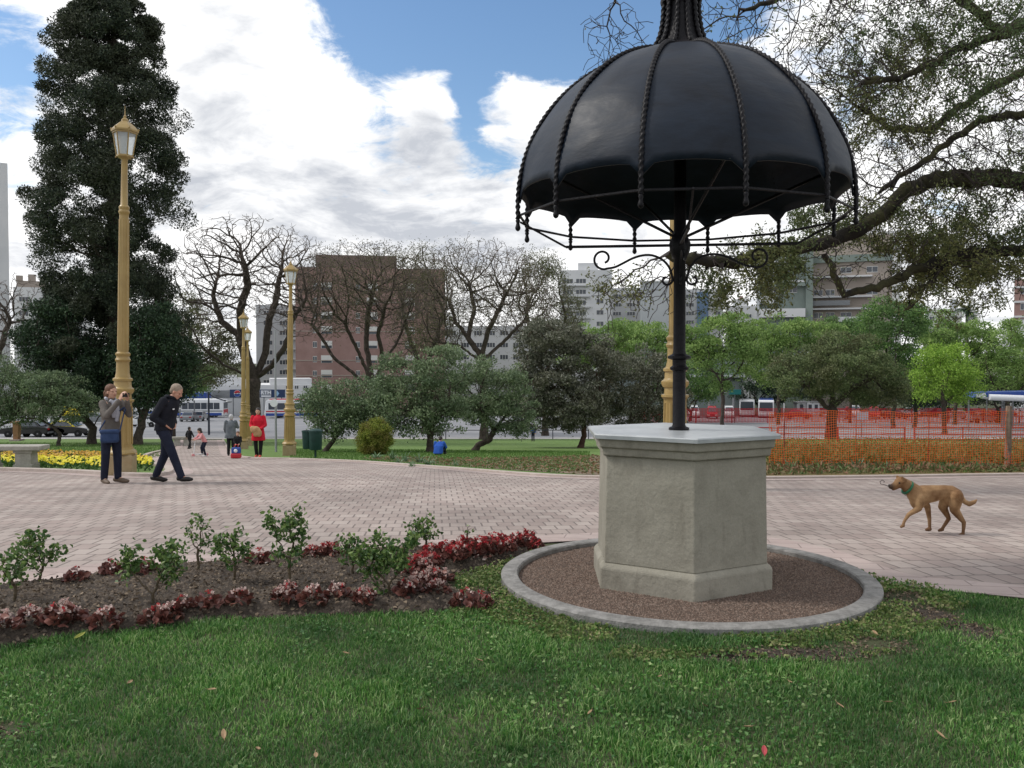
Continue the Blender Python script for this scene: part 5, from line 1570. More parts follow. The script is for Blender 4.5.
# ---- bare winter trees
def bare(label, bx, d, polys_px, ells_px, seed, rt, n_attr, step, leaf=None, nleaf=0, cluster=.5, r0=.013, lsz=(.12, .05), group='bare spreading trees along the street', jit=.22, spread=.3, bark=BARK, name='bare_tree'):
    b = base_at(bx, d)
    k = d / F
    polys = []
    for i, (pj, pts) in enumerate(polys_px):
        pp = [rel(b, x, y, dy=dy) for (x, y, dy) in pts]
        if i == 0: pp = [(0, 0, -.3)] + pp
        polys.append((pp, pj if pj >= 0 else None))
    ells = [ellp(b, x, y, rx, ry, (dd if dd else rx * k), dy) for (x, y, rx, ry, dy, dd) in ells_px]
    return make_tree(name, label, 'tree', group, b, seed, polys, ells, n_attr, step, rt, r0, bark, leaf, nleaf, lsz, spread, jit=jit, cut=.035, di=step * 9, dk=step * 1.4, fringe=3, cluster=cluster, twigmat=TWIG_B, kmain=7)
bare('largest bare tree with a thick forked dark trunk behind the woman in red', 255, 66,
     [(-1, [(254, 420, 0), (253, 390, 0), (256, 375, 0)]),
      (0, [(256, 382, 0), (247, 360, 0), (241, 338, .3), (222, 322, .8), (214, 300, 1.2)]),
      (0, [(254, 385, 0), (240, 372, -.5), (224, 365, -1), (208, 352, -1.5)]),
      (0, [(256, 376, 0), (266, 352, .3), (268, 325, .6), (276, 300, 1), (280, 275, 1.4)]),
      (0, [(256, 378, 0), (273, 365, -.4), (286, 345, -.8), (292, 320, -1.2), (306, 300, -1.8)]),
      (1, [(241, 338, .3), (240, 310, 0), (248, 285, -.5), (244, 262, -1)])],
     [(245, 270, 74, 55, 0, 5.5), (215, 280, 42, 50, 0, 4.5), (285, 275, 45, 52, 0, 4.5), (200, 320, 30, 30, -1, 3), (300, 315, 30, 26, -1, 3)], 401, .52, 4200, .33, r0=.012, lsz=(.12, .05))
bare('bare tree with several crossing limbs before the brick tower', 374, 72,
     [(-1, [(374, 410, 0), (372, 385, 0)]),
      (0, [(372, 392, 0), (352, 372, .2), (332, 356, .5), (322, 338, 1), (312, 325, 1.2)]),
      (0, [(373, 388, 0), (362, 360, -.4), (352, 338, -.8), (344, 322, -1)]),
      (0, [(374, 385, 0), (384, 360, .4), (396, 345, .8), (404, 325, 1)]),
      (0, [(374, 388, 0), (366, 345, 1.2), (368, 315, 1.5), (374, 285, 1.8)]),
      (3, [(384, 360, .4), (378, 335, -.5), (384, 312, -1)])],
     [(360, 285, 66, 44, 0, 6), (330, 300, 36, 38, 0, 4.5), (395, 290, 38, 44, 0, 4.5)], 402, .32, 4400, .33, LF_BUD, 14000, .35, r0=.012, lsz=(.15, .06))
bare('bare tree with dark twisting limbs above the rounded trees at centre', 484, 70,
     [(-1, [(484, 400, 0), (483, 372, 0), (482, 352, 0)]),
      (0, [(482, 358, 0), (468, 338, .2), (455, 320, .6), (450, 300, 1)]),
      (0, [(482, 354, 0), (488, 332, -.3), (498, 312, -.6), (505, 296, -1)]),
      (0, [(483, 362, 0), (458, 345, -.6), (436, 342, -1)]),
      (0, [(483, 360, 0), (500, 345, .6), (520, 325, 1)]),
      (1, [(468, 338, .2), (474, 310, 1), (470, 285, 1.4)])],
     [(480, 288, 70, 48, 0, 6), (445, 300, 36, 40, 0, 4.5), (520, 300, 38, 44, 0, 4.5)], 403, .32, 4600, .33, LF_BUD, 9000, .3, r0=.012, lsz=(.15, .06))
bare('olive tinged sparse tree between the two central bare trees', 425, 84,
     [(-1, [(425, 410, 0), (424, 370, 0)]), (0, [(424, 375, 0), (410, 340, .3), (402, 310, .5)]), (0, [(424, 372, 0), (436, 340, -.4), (444, 310, -.8)])],
     [(422, 300, 36, 56, 0, 4.5), (410, 340, 26, 26, 0, 3.5), (438, 340, 26, 26, 0, 3)], 404, .33, 1800, .45, LF_BROWNISH, 11000, .25, r0=.018, lsz=(.2, .07))
bare('feathery brownish tree beside the pale apartment blocks', 545, 80,
     [(-1, [(545, 410, 0), (546, 372, 0)]), (0, [(546, 378, 0), (532, 345, .3), (526, 310, .5)]), (0, [(546, 375, 0), (558, 340, -.4), (566, 318, -.8)])],
     [(540, 298, 34, 44, 0, 4), (530, 325, 24, 24, 0, 3), (558, 318, 26, 30, 0, 3)], 405, .28, 1800, .45, LF_BROWNISH, 9500, .3, r0=.018, lsz=(.2, .07))
bare('bare twiggy tree cut by the left edge of the frame', -14, 78,
     [(-1, [(-14, 420, 0), (-13, 372, 0)]), (0, [(-13, 380, 0), (2, 345, .3), (10, 318, .5)]), (0, [(-13, 375, 0), (-28, 340, -.4)])],
     [(0, 308, 34, 40, 0, 4), (-20, 325, 40, 44, 0, 5)], 406, .34, 1300, .45, r0=.016)

# ---- leafy street trees on the right
SG = 'leafy street trees beyond the fence'
tre = [
 # px, d, ells, nleaf, leaf, size, label
 (600, 118, [(600, 345, 34, 24, 0), (625, 340, 26, 20, 2), (580, 352, 26, 20, 1)], 9000, LF_SPRING, .34, 'fresh green street tree left of the far lamp post, above the dark shrubs'),
 (648, 116, [(645, 350, 30, 26, 0), (665, 346, 26, 22, 1)], 8000, LF_SPRING, .34, 'fresh green street tree seen between the pole and the dark shrubs'),
 (722, 100, [(722, 352, 32, 38, 0), (742, 346, 26, 34, 1), (700, 345, 24, 28, 1), (728, 328, 24, 16, 0)], 14000, LF_SPRING, .30, 'bright green street tree just right of the pole with a thin dark trunk'),
 (778, 112, [(778, 338, 34, 26, 0), (800, 340, 30, 24, 1), (765, 360, 24, 26, 1), (818, 332, 24, 16, 0)], 12000, LF_SPRING, .32, 'pale green street tree below the balconied apartment block'),
 (850, 120, [(845, 335, 26, 20, 0), (862, 345, 20, 24, 1)], 7000, LF_MID, .34, 'green street tree behind the broad dark one'),
 (893, 98, [(892, 335, 30, 40, 0), (905, 318, 22, 22, 1), (885, 365, 24, 26, 0)], 14000, LF_MID, .28, 'dense mid green tree right of the broad dark one'),
 (955, 112, [(955, 338, 32, 26, 0), (975, 352, 28, 30, 1), (935, 335, 26, 22, 0)], 13000, LF_SPRING, .30, 'fresh green tree under the palm on the right'),
 (1008, 108, [(1005, 350, 34, 34, 0), (1030, 360, 30, 36, 1), (990, 375, 26, 24, 0)], 13000, LF_SPRING, .30, 'light green tree at the right edge of the frame beyond the fence'),
 (944, 82, [(942, 372, 28, 27, 0), (955, 385, 22, 20, 1), (930, 390, 20, 16, 0)], 13000, LF_LIME, .20, 'small lime green tree beyond the red fence, brightest in its row'),
 (915, 100, [(915, 382, 22, 26, 0), (925, 395, 20, 14, 0)], 7000, LF_DARK, .26, 'shaded dark tree just left of the lime green one'),
 (1000, 118, [(985, 395, 40, 14, 0), (1020, 392, 34, 16, 0)], 7000, LF_DARK, .30, 'low dark bushy tree behind the long blue and white awning'),
 (690, 128, [(672, 385, 30, 22, 0), (700, 382, 30, 24, 0)], 8000, LF_MID, .34, 'low green tree in front of the grey concrete hall'),
]
tre += [(760, 150, [(745, 388, 30, 16, 0), (785, 386, 34, 18, 1), (815, 390, 26, 14, 0)], 9000, LF_DARK, .36, 'low dark tree behind the buses, left of the broad dark tree'),
 (880, 150, [(860, 390, 30, 16, 0), (900, 388, 34, 18, 1)], 9000, LF_DARK, .36, 'low dark tree in the shade right of the broad dark tree'),
 (950, 150, [(935, 392, 30, 14, 0), (965, 388, 30, 18, 1)], 8000, LF_DARK, .36, 'low dark tree behind the lime green one')]
for i, (px, d, ep, nl, lf, ls, lab) in enumerate(tre):
    nl = int(nl * 1.45)
    bushy('street_tree', lab, 'tree', SG, px, d, ep, nl, 500 + i, lf, (ls, ls * .5), rt=.22, step=.6, n_attr=420, spread=.5, cluster=.42, clumps=(80, 1.05), r0=.03, cut=.06)
# broad dark tree with a stout trunk
def broad(b):
    return [([(0, 0, -.3), (0.05, 0, 1.6), (0, 0, 3.0)], None), ([(0, 0, 2.2), rel(b, 812, 392), rel(b, 795, 380)], 0), ([(0, 0, 2.6), rel(b, 852, 388), rel(b, 872, 378)], 0), ([(0, 0, 2.8), rel(b, 832, 372), rel(b, 828, 355)], 0)]
bushy('broad_tree', 'broad dark olive crowned tree with a stout trunk beyond the orange net', 'tree', None, 832, 72,
      [(830, 368, 50, 26, 0), (800, 382, 34, 20, -1), (868, 380, 38, 26, 1), (840, 350, 32, 20, 0), (885, 395, 24, 16, 0), (790, 365, 24, 18, 1)], 46000, 520, LF_BROAD, (.19, .09), rt=.42, trunk=broad, step=.42, n_attr=1400, spread=.4, cluster=.5, clumps=(150, .85))
# palm
def palm():
    d = 150.0; b = base_at(967, d); root = thing('palm_tree', 'palm rising above the green street trees on the right', 'palm', b)
    top = rel(b, 967, 312)
    m = MB(); m.tube([(0, 0, -.3), (top[0] * .5, 0, top[2] * .5), top], [.32, .26, .24], 8); m.build('trunk', BARK_G, root, smooth=True)
    rng = np.random.default_rng(9)
    V = []; Q = []
    for i in range(34):
        a = rng.uniform(0, 2 * PI); el = rng.uniform(-.3, 1.3); L = rng.uniform(2.2, 3.0)
        p = np.array(top); dirv = np.array([math.cos(a) * math.cos(el), math.sin(a) * math.cos(el), math.sin(el)])
        side = np.array([-math.sin(a), math.cos(a), 0])
        for s in range(9):
            nxt = p + dirv * L / 9
            for sg in (-1, 1):
                for h in (0, .5):
                    q0 = p + (nxt - p) * h; o = len(V)
                    V += [q0, q0 + dirv * .12, q0 + side * sg * .55 + dirv * .35 - np.array([0, 0, .22])]; Q.append((o, o + 1, o + 2))
            p = nxt; dirv = dirv - np.array([0, 0, .17]); dirv /= np.linalg.norm(dirv)
    np_mesh('crown', np.array(V), [np.array(Q)], LF_DARK, root)
palm()

# ---- the great overhanging tree: its trunk stands outside the frame on the right
def overhang():
    b = Vector((13.2, 17.5, zt(17.5)))
    root = thing('overhanging_tree', 'great gnarled tree reaching in from the right, with mossy limbs and sparse young leaves', 'tree', b)
    rng = np.random.default_rng(31)
    def W(px, py, d): p = P(px, py, d); return (p.x - b.x, p.y - b.y, p.z - b.z)
    polys = [([(0, 0, -.3), (-.1, 0, 1.5), (-.25, -.1, 2.9)], None),
             # thick mossy limb running left behind the dome
             ([(-.25, -.1, 2.6), W(1060, 190, 16.5), W(1000, 178, 16), W(940, 178, 15.6), W(905, 190, 15.2), W(886, 212, 15), W(850, 234, 14.8), W(804, 247, 14.4), W(765, 252, 14), W(735, 262, 13.7), W(705, 262, 13.3), W(668, 255, 13)], 0),
             # lower limb dropping and curling
             ([(-.2, -.05, 2.3), W(1080, 240, 16), W(1024, 250, 15.6), W(960, 254, 15.2), W(930, 264, 15), W(900, 277, 14.8), W(872, 290, 14.6), W(845, 293, 14.5), W(834, 275, 14.5), W(826, 254, 14.6)], 0),
             ([W(948, 256, 15.1), W(930, 284, 14.9), W(914, 290, 14.8), W(906, 308, 14.8)], 2),
             # upper limbs
             ([(-.25, -.1, 2.9), (-.8, -.3, 5.0), W(1060, 10, 15.5), W(1000, 34, 15), W(960, 48, 14.6), W(930, 66, 14.2), W(895, 78, 13.8), W(860, 84, 13.4)], 0),
             ([(-.8, -.3, 4.6), W(1050, 60, 17.5), W(985, 90, 17), W(930, 130, 16.8), W(890, 128, 16.4), W(855, 105, 16)], 4),
             ([(-.5, -.2, 4.0), W(1040, 110, 15), W(980, 120, 14.5), W(925, 160, 14.2), W(880, 190, 14)], 4),
             ([W(1000, 34, 15), W(940, -20, 14.5), W(880, -40, 13.8), W(800, -10, 13), W(740, 12, 12.5)], 4),
             ([W(1060, 10, 15.5), W(960, -120, 14), W(840, -160, 12.5), W(740, -110, 11.5)], 4),
             ([W(804, 247, 14.4), W(790, 262, 14.6), W(775, 275, 14.8)], 1),
             ([W(840, -160, 12.5), W(700, -150, 14), W(640, -60, 14.5), W(610, 10, 15)], 8),
             ([(-.2, 0, 2.6), (2.5, 1, 5), (4, 2, 8)], 0), ([(-.2, 0, 2.8), (1.0, -2.5, 5.5), (1.5, -4.5, 8)], 0)]
    A = []
    def blob(px, py, rx, ry, d, dr, n):
        k = d / F
        p = np.array(W(px, py, d)); A.append(p + rand_dirs(n, rng) * (rng.uniform(0, 1, (n, 1)) ** (1 / 3)) * np.array([rx * k, dr, ry * k]))
    blob(930, 60, 140, 90, 15, 2.8, 1500); blob(900, 180, 110, 80, 15, 2.2, 1250); blob(990, 170, 90, 130, 15.5, 2.5, 1000)
    blob(760, 40, 90, 70, 13.5, 2.0, 330); blob(620, 35, 36, 34, 14.8, 1.0, 130); blob(780, 262, 90, 34, 14, 1.0, 300); blob(640, 285, 56, 26, 13.2, .8, 190)
    blob(960, 275, 80, 40, 15, 1.4, 330); blob(850, -120, 220, 110, 14, 3.5, 480); blob(840, 60, 60, 60, 14.5, 2, 260); blob(690, 275, 60, 28, 13.4, .8, 140)
    A.append(np.array([1.5, 0, 8.5]) + rand_dirs(420, rng) * (rng.uniform(0, 1, (420, 1)) ** (1 / 3)) * np.array([5.5, 5.5, 3.5]))
    A = np.concatenate(A)
    pos, par = grow(33, polys, A, .14, 1.25, .16, iters=160, jit=.42, bias=(0, 0, -.12))
    # fine hanging twigs from the ends
    has = np.zeros(len(par), bool); has[par[par >= 0]] = True
    P_ = list(pos); Q_ = list(par)
    ends = np.where(~has)[0]
    for i in ends:
        n = rng.integers(2, 5); d = np.array([rng.normal() * .5, rng.normal() * .5, -.6 + rng.normal() * .35]); prev = i
        for _ in range(n):
            d = d + rng.normal(size=3) * .35 + np.array([0, 0, -.12]); d /= np.linalg.norm(d)
            P_.append(P_[prev] + d * .10); Q_.append(prev); prev = len(P_) - 1
    pos = np.array(P_); par = np.array(Q_)
    # children can precede nothing here: parents always come first
    rad, tip = radii(par, .0055, .48)
    zw = pos[:, 2] + b.z
    rad = rad * np.where(zw > 5.0, .52, 1.0) * np.where((pos[:, 0] < -1.2) & (zw <= 5.0), .66, 1.0)
    rad = np.maximum(rad, .0058)
    def stout(k_, ra, rb_):
        pl = np.array([np.array(p_) for p_ in polys[k_][0]]); L_ = np.concatenate([[0], np.cumsum(np.linalg.norm(np.diff(pl, axis=0), axis=1))])
        s_ = np.linspace(0, L_[-1], 160); pt = np.stack([np.interp(s_, L_, pl[:, i]) for i in range(3)], 1)
        D = np.linalg.norm(pos[:, None, :] - pt[None], axis=2); j = D.argmin(1); near_ = D[np.arange(len(pos)), j] < .09
        rad[near_] = np.maximum(rad[near_], (ra + (rb_ - ra) * s_[j] / L_[-1])[near_])
    stout(1, .215, .075); stout(2, .17, .05); stout(3, .07, .03); stout(4, .15, .04); stout(5, .13, .035); stout(6, .12, .04); stout(7, .08, .03); stout(8, .11, .04); stout(10, .05, .015)
    thick = rad > .03
    branch_mesh('trunk', pos, par, rad, BARK_MOSS, root, 9, thick)
    branch_mesh('crown', pos, par, rad, TWIG, root, 3, ~thick)
    cand = np.where(rad < .014)[0]
    pc = pos[cand]
    w = np.clip(vnoise(pc[:, 0] + pc[:, 1] * .6, pc[:, 2] + pc[:, 1] * .3, .75, 6) * .7 + vnoise(pc[:, 0], pc[:, 2], 2.1, 8) * .5 - .58, 0, 1) ** 1.2 + .003
    # fewer leaves high over the dome, more to the right and low
    wx = pc[:, 0] + b.x; wz = pc[:, 2] + b.z
    w *= np.clip((wx - 3.2) / 3.5, .12, 1) + .8 * (wz < 4.2)
    w *= np.where(wz > 9.5, .25, 1) * np.where(wz > 5.4, .45, 1)
    pk = rng.choice(cand, 96000, p=w / w.sum())
    V, q = leaf_cards(pos[pk] + rng.normal(size=(len(pk), 3)) * .055, .058, .027, rng, up=-.3, shape='rhomb')
    np_mesh('foliage', V, [q], LF_TIPA, root)
overhang()
# ================================================================== GOLDEN STREET LAMPS
GOLD = M('lamp_gold_paint', (.29, .195, .065), .4, (.36, .25, .09), 3, bump=.1, bscale=40, spec=.45)
GOLD_ST = M('lamp_plinth', (.30, .22, .12), .8, (.36, .28, .17), 6, bump=.3, bscale=40)
def lamp_glass():
    m, nt, N, L, b = _new('lamp_glass')
    b.inputs['Base Color'].default_value = (.80, .84, .84, 1); b.inputs['Roughness'].default_value = .12
    b.inputs['Transmission Weight'].default_value = .55; b.inputs['IOR'].default_value = 1.2
    return m
LGLASS = lamp_glass()
def lamp():
    root = thing('street_lamp', 'x', 'street lamp')
    m = MB(); m.box((0, 0, .19), (.46, .46, .42)); m.box((0, 0, .41), (.42, .42, .03)); m.build('plinth', GOLD_ST, root, bevel=.015)
    m = MB()
    m.lathe([(.27, .425), (.28, .45), (.26, .49), (.215, .52), (.205, .56)], 8, a0=PI / 8)
    prof = [(.19, .55), (.175, 1.40), (.18, 1.42), (.205, 1.44)]
    m.lathe(prof, 8, a0=PI / 8)
    for k in range(8):   # raised flutes on the base column
        a = 2 * PI * k / 8
        m.tube([(.178 * math.cos(a), .178 * math.sin(a), .62), (.166 * math.cos(a), .166 * math.sin(a), 1.36)], .022, 5)
    m.build('base', GOLD, root, smooth=True)
    m = MB()
    m.lathe([(.19, 1.44), (.215, 1.455), (.215, 1.49), (.17, 1.50), (.165, 1.60), (.19, 1.61), (.215, 1.66), (.215, 1.70), (.175, 1.73), (.165, 1.75), (.16, 1.85), (.185, 1.86), (.185, 1.90), (.145, 1.92), (.135, 1.97), (.125, 2.02), (.12, 2.22), (.14, 2.24), (.145, 2.27), (.125, 2.30), (.12, 2.33), (.14, 2.36), (.14, 2.39), (.105, 2.42)], 14)
    m.build('collar', GOLD, root, smooth=True)
    m = MB()
    m.lathe([(.102, 2.40), (.098, 3.2), (.088, 5.05), (.088, 5.10), (.10, 5.12), (.105, 5.15), (.09, 5.18), (.098, 5.21), (.10, 5.24), (.068, 5.28), (.062, 5.8), (.058, 6.14), (.07, 6.17)], 14)
    for k in range(8):
        a = 2 * PI * k / 8
        m.tube([(.098 * math.cos(a), .098 * math.sin(a), 2.46), (.086 * math.cos(a), .086 * math.sin(a), 5.0)], .011, 4)
    m.build('shaft', GOLD, root, smooth=True)
    ln = MB()
    ln.lathe([(.07, 6.16), (.12, 6.19), (.155, 6.21), (.155, 6.24), (.13, 6.25)], 6)
    for k in range(6):
        a = 2 * PI * k / 6; ca, sa = math.cos(a), math.sin(a)
        ln.tube([(.145 * ca, .145 * sa, 6.22), (.215 * ca, .215 * sa, 6.66)], .012, 4)
        ln.ball((.16 * ca, .16 * sa, 6.20), .018, 6, 4)
        ln.ball((.25 * ca, .25 * sa, 6.74), .02, 6, 4)
    ln.lathe([(.20, 6.65), (.235, 6.655), (.235, 6.69), (.20, 6.695)], 6)
    lo = ln.build('lantern', GOLD, root)
    m = MB(); m.lathe([(.135, 6.245), (.205, 6.65)], 6); m.build('glass', LGLASS, lo)
    m = MB(); m.lathe([(.255, 6.685), (.26, 6.72), (.19, 6.80), (.10, 6.875), (.07, 6.89), (.065, 6.93), (.045, 6.95), (.022, 6.97), (.03, 6.99), (.012, 7.02), (.004, 7.20)], 6); m.build('roof', GOLD, lo)
    return root
lp = lamp()
first = True
for (px, d, lab, tilt) in [(121, 17.2, 'tall golden lamp post rising behind the woman with the phone', 1.1), (289, 31.8, 'golden lamp post right of the woman in red, beside the litter bin', .8), (243, 45.0, 'golden lamp post at the mouth of the path, left of the woman in red', .5), (247.5, 52.0, 'golden lamp post hidden behind another one at the path', .3), (675, 13.8, 'golden lamp post almost hidden behind the black pole of the domed well', 0)]:
    o = lp if first else copy_tree(lp); first = False
    b = base_at(px, d); o.location = b; o.rotation_euler = (0, R(tilt), R(12))
    tag(o, lab, 'street lamp', 'golden lamp posts on the plaza')

# ================================================================== BENCHES, BIN, POST
BST = M('bench_stone', (.27, .255, .22), .85, (.37, .35, .31), 6, detail=7, bump=.5, bscale=50)
def bench(label, px, py, d=None, L=1.7, rz=0.0):
    c = G(px, py)
    r_ = thing('stone_bench', label, 'bench', c, rz)
    m = MB(); m.box((0, 0, .50), (L, .48, .10)); m.build('seat', BST, r_, bevel=.015)
    for s in (-1, 1):
        m = MB()
        m.box((s * L * .25, 0, .06), (.42, .36, .16)); m.box((s * L * .25, 0, .26), (.36, .32, .26), taper=.96); m.box((s * L * .25, 0, .42), (.42, .36, .07))
        m.build('leg', BST, r_, bevel=.012)
    return r_
bench('grey stone bench in front of the yellow flower bed, cut by the left edge', 8, 470, L=1.62, rz=R(2))
bench('small distant stone bench beside the path to the street', 182, 446, L=1.1, rz=R(25))
GREEN_P = M('bin_dark_green', (.008, .032, .028), .5, (.014, .048, .042), 8)
c = G(315, 458.5)
bn = thing('litter_bin', 'dark green twin litter bin on a post at the lawn edge', 'litter bin', c, R(-12)); bn.scale = (.72, .72, .95)
def binpart(x, y, r0, z0, z1):
    m = MB(); m.lathe([(r0 * .86, z0), (r0 * .9, z0 + .02), (r0, z1 - .06), (r0 * 1.06, z1 - .05), (r0 * 1.06, z1), (r0 * .93, z1), (r0 * .88, z0 + .1)], 18, (x, y, 0), capt=True)
    return m
binpart(.05, -.03, .30, .30, .95).build('bin_body', GREEN_P, bn, smooth=True)
binpart(-.38, .12, .27, .32, .94).build('bin_body', GREEN_P, bn, smooth=True)
m = MB(); m.tube([(0, .05, -.1), (0, .05, .5)], .05, 8); m.build('post', GREEN_P, bn, smooth=True)
m = MB(); m.tube([(-.38, .12, .6), (0, .05, .6), (.05, -.03, .6)], .03, 6); m.build('bracket', GREEN_P, bn)
m = MB(); m.lathe([(.30, .955), (.22, 1.0), (.05, 1.02)], 18, (.05, -.03, 0)); m.build('lid', GREEN_P, bn, smooth=True)
TERRA = M('wood_terracotta', (.30, .15, .08), .8, (.36, .20, .11), 5)
c = G(17, 443)
tp = thing('wooden_pillar', 'reddish wooden pillar on a pale foot under the silvery tree', 'pillar', c)
kx = c.y / F
m = MB(); m.box((0, 0, 3 * kx), (10 * kx, 10 * kx, 1.6 * kx)); m.build('foot', KERB, tp)
m = MB(); m.box((0, 0, 12 * kx), (5 * kx, 5 * kx, 16.5 * kx), taper=1.08); m.box((0, 0, 21 * kx), (9 * kx, 9 * kx, 1.5 * kx)); m.build('shaft', TERRA, tp)

# ================================================================== FENCES
NET = M('orange_net', (.80, .15, .025), .55)
NETR = M('red_net', (.55, .03, .035), .55)
REDM = M('red_metal', (.40, .03, .03), .5)
REDD = M('red_dark_rod', (.22, .03, .025), .6)
WOODP = M('weathered_wood', (.16, .12, .09), .9, (.26, .20, .15), 8, bump=.5)
def net_fence(label, pts_px, d, h, cell, th, mat, posts, sag=.05, seed=1, postmat=REDM, pr=.02, z_lift=.05):
    a = base_at(pts_px[0], d); rng_ = np.random.default_rng(seed)
    X0 = base_at(pts_px[0], d).x; X1 = base_at(pts_px[1], d).x
    r_ = thing('net_fence', label, 'fence', ((X0 + X1) / 2, d, zt(d)))
    cx = (X0 + X1) / 2; z0 = zt(d)
    nx_ = int((X1 - X0) / cell); nz = int(h / cell)
    xs = np.linspace(X0, X1, nx_ + 1) - cx
    gx_, gz_ = np.meshgrid(xs, np.linspace(z_lift, h, nz + 1))
    ph = rng_.uniform(0, 6, 4)
    s1 = np.sin(gx_ * 1.3 + ph[0]) * .6 + np.sin(gx_ * 3.1 + ph[1]) * .4
    yy = .05 * s1 * np.sin(gz_ / h * PI) + .03 * np.sin(gx_ * 5 + gz_ * 4 + ph[2])
    zz = gz_ - sag * (gz_ / h) * (.5 + .5 * np.sin(gx_ * 2.1 + ph[3])) + .012 * np.sin(gx_ * 9 + gz_ * 7)
    Pn = np.stack([gx_, yy, zz], -1)
    Vs = []; Fs = []; o = 0
    def strip(p, wdir, hor):
        nonlocal o
        n = len(p); t = th / 2
        off = np.array([0, 0, t]) if hor else np.array([t, 0, 0])
        dep = np.array([0, .0015, 0])
        V = np.concatenate([p - off - dep, p + off - dep, p + off + dep, p - off + dep])
        i = np.arange(n - 1)
        for s in range(4):
            s2 = (s + 1) % 4
            Fs.append(np.stack([o + s * n + i, o + s * n + i + 1, o + s2 * n + i + 1, o + s2 * n + i], 1))
        Vs.append(V); o += 4 * n
    for j in range(nz + 1): strip(Pn[j], None, True)
    for i in range(nx_ + 1): strip(Pn[:, i], None, False)
    np_mesh('net', np.concatenate(Vs), [np.concatenate(Fs)], mat, r_)
    for (px, hh, rr, mt) in posts:
        x = base_at(px, d).x - cx
        m = MB(); m.tube([(x, .05, -.2), (x + .01, .05, hh)], [rr, rr * .9], 7); m.build('post', mt, r_, smooth=True)
    return r_
net_fence('orange plastic net fence along the planted bank behind the dog', (770, 1150), 19.6, 1.32, .055, .0095, NET,
          [(1010, 1.42, .075, WOODP), (857, 1.3, .012, REDD), (930, 1.3, .012, REDD), (1090, 1.35, .05, WOODP), (785, 1.3, .012, REDD)], seed=3)
net_fence('red net fence on the far side of the street works', (640, 1120), 118, 2.0, .2, .06, NETR,
          [(px, 2.0, .06, REDM) for px in range(660, 1120, 36)], seed=5, postmat=REDM, z_lift=.15)
def barrier(px0, px1, d, label, h=1.0):
    a, b_ = base_at(px0, d), base_at(px1, d)
    r_ = thing('steel_barrier', label, 'barrier', ((a.x + b_.x) / 2, d, a.z)); W = b_.x - a.x
    for z in (h, h * .55):
        m = MB(); m.tube([(-W / 2, 0, z), (W / 2, 0, z)], .035, 6); m.build('rail', REDM, r_, smooth=True)
    for t in np.linspace(-.5, .5, max(2, int(W / 3) + 1)):
        m = MB(); m.tube([(t * W, 0, -.1), (t * W, 0, h + .03)], .045, 6); m.build('post', REDM, r_, smooth=True)
barrier(778, 829, 62, 'red steel barrier left of the stout tree trunk, behind the orange net', 1.05)
barrier(838, 905, 61, 'red steel barrier right of the stout tree trunk, behind the orange net', 1.05)
barrier(915, 1060, 60, 'long red steel barrier reaching the right edge behind the orange net', 1.05)
barrier(690, 772, 66, 'red steel barrier between the pole and the pedestal edge', 1.0)
# low rail along the far edge of the lawn at centre
r0, r1 = base_at(410, 71), base_at(660, 71)
lr = thing('low_railing', 'low dark railing along the far edge of the central lawn', 'railing', ((r0.x + r1.x) / 2, 71, r0.z)); W = r1.x - r0.x
m = MB(); m.tube([(-W / 2, 0, .75), (W / 2, 0, .75)], .03, 6); m.build('rail', POLED, lr)
for t in np.linspace(-.5, .5, 8):
    m = MB(); m.tube([(t * W, 0, -.1), (t * W, 0, .8)], .035, 6); m.build('post', POLED, lr)

# ================================================================== FLOWER BEDS FURTHER BACK
PETAL_Y = LEAF('petal_yellow', [(.62, .50, .01), (.78, .66, .02), (.85, .74, .08)], .5, .25)
PETAL_O = LEAF('petal_yellow_orange', [(.45, .22, .01), (.62, .40, .02), (.35, .12, .02)], .5, .25)
BEDLEAF = LEAF('leaf_bed', [(.02, .06, .012), (.05, .11, .025), (.08, .15, .035)], .6, .25)
rng = np.random.default_rng(19)
fl_k = offset_line(farL, .2)
yb_front = [p for p in fl_k if p[1] < 17.9 and p[0] > -14 and p[0] < -6.8]
def bed_band(pxs, py0s, py1s):
    return [g2(x, y) for x, y in zip(pxs, py1s)] + [g2(x, y) for x, y in zip(reversed(pxs), reversed(py0s))]
ybed = bed_band([-60, 0, 40, 90, 130, 152], [455, 455, 456, 457, 460, 464], [467.5, 468.5, 470, 472.5, 473.5, 471])
ofl = lambda n, poly: rand_in(poly, n, rng)
p = ofl(9000, ybed)
V, q = leaf_cards(np.stack([p[:, 0], p[:, 1], zta(p[:, 1]) + rng.uniform(.02, .16, len(p))], 1), .09, .05, rng, up=.6)
yo = tag(np_mesh('bed_plants', V, [q], BEDLEAF), 'yellow pansies in bloom behind the stone bench and around the lamp post', 'flowers', kind='stuff')
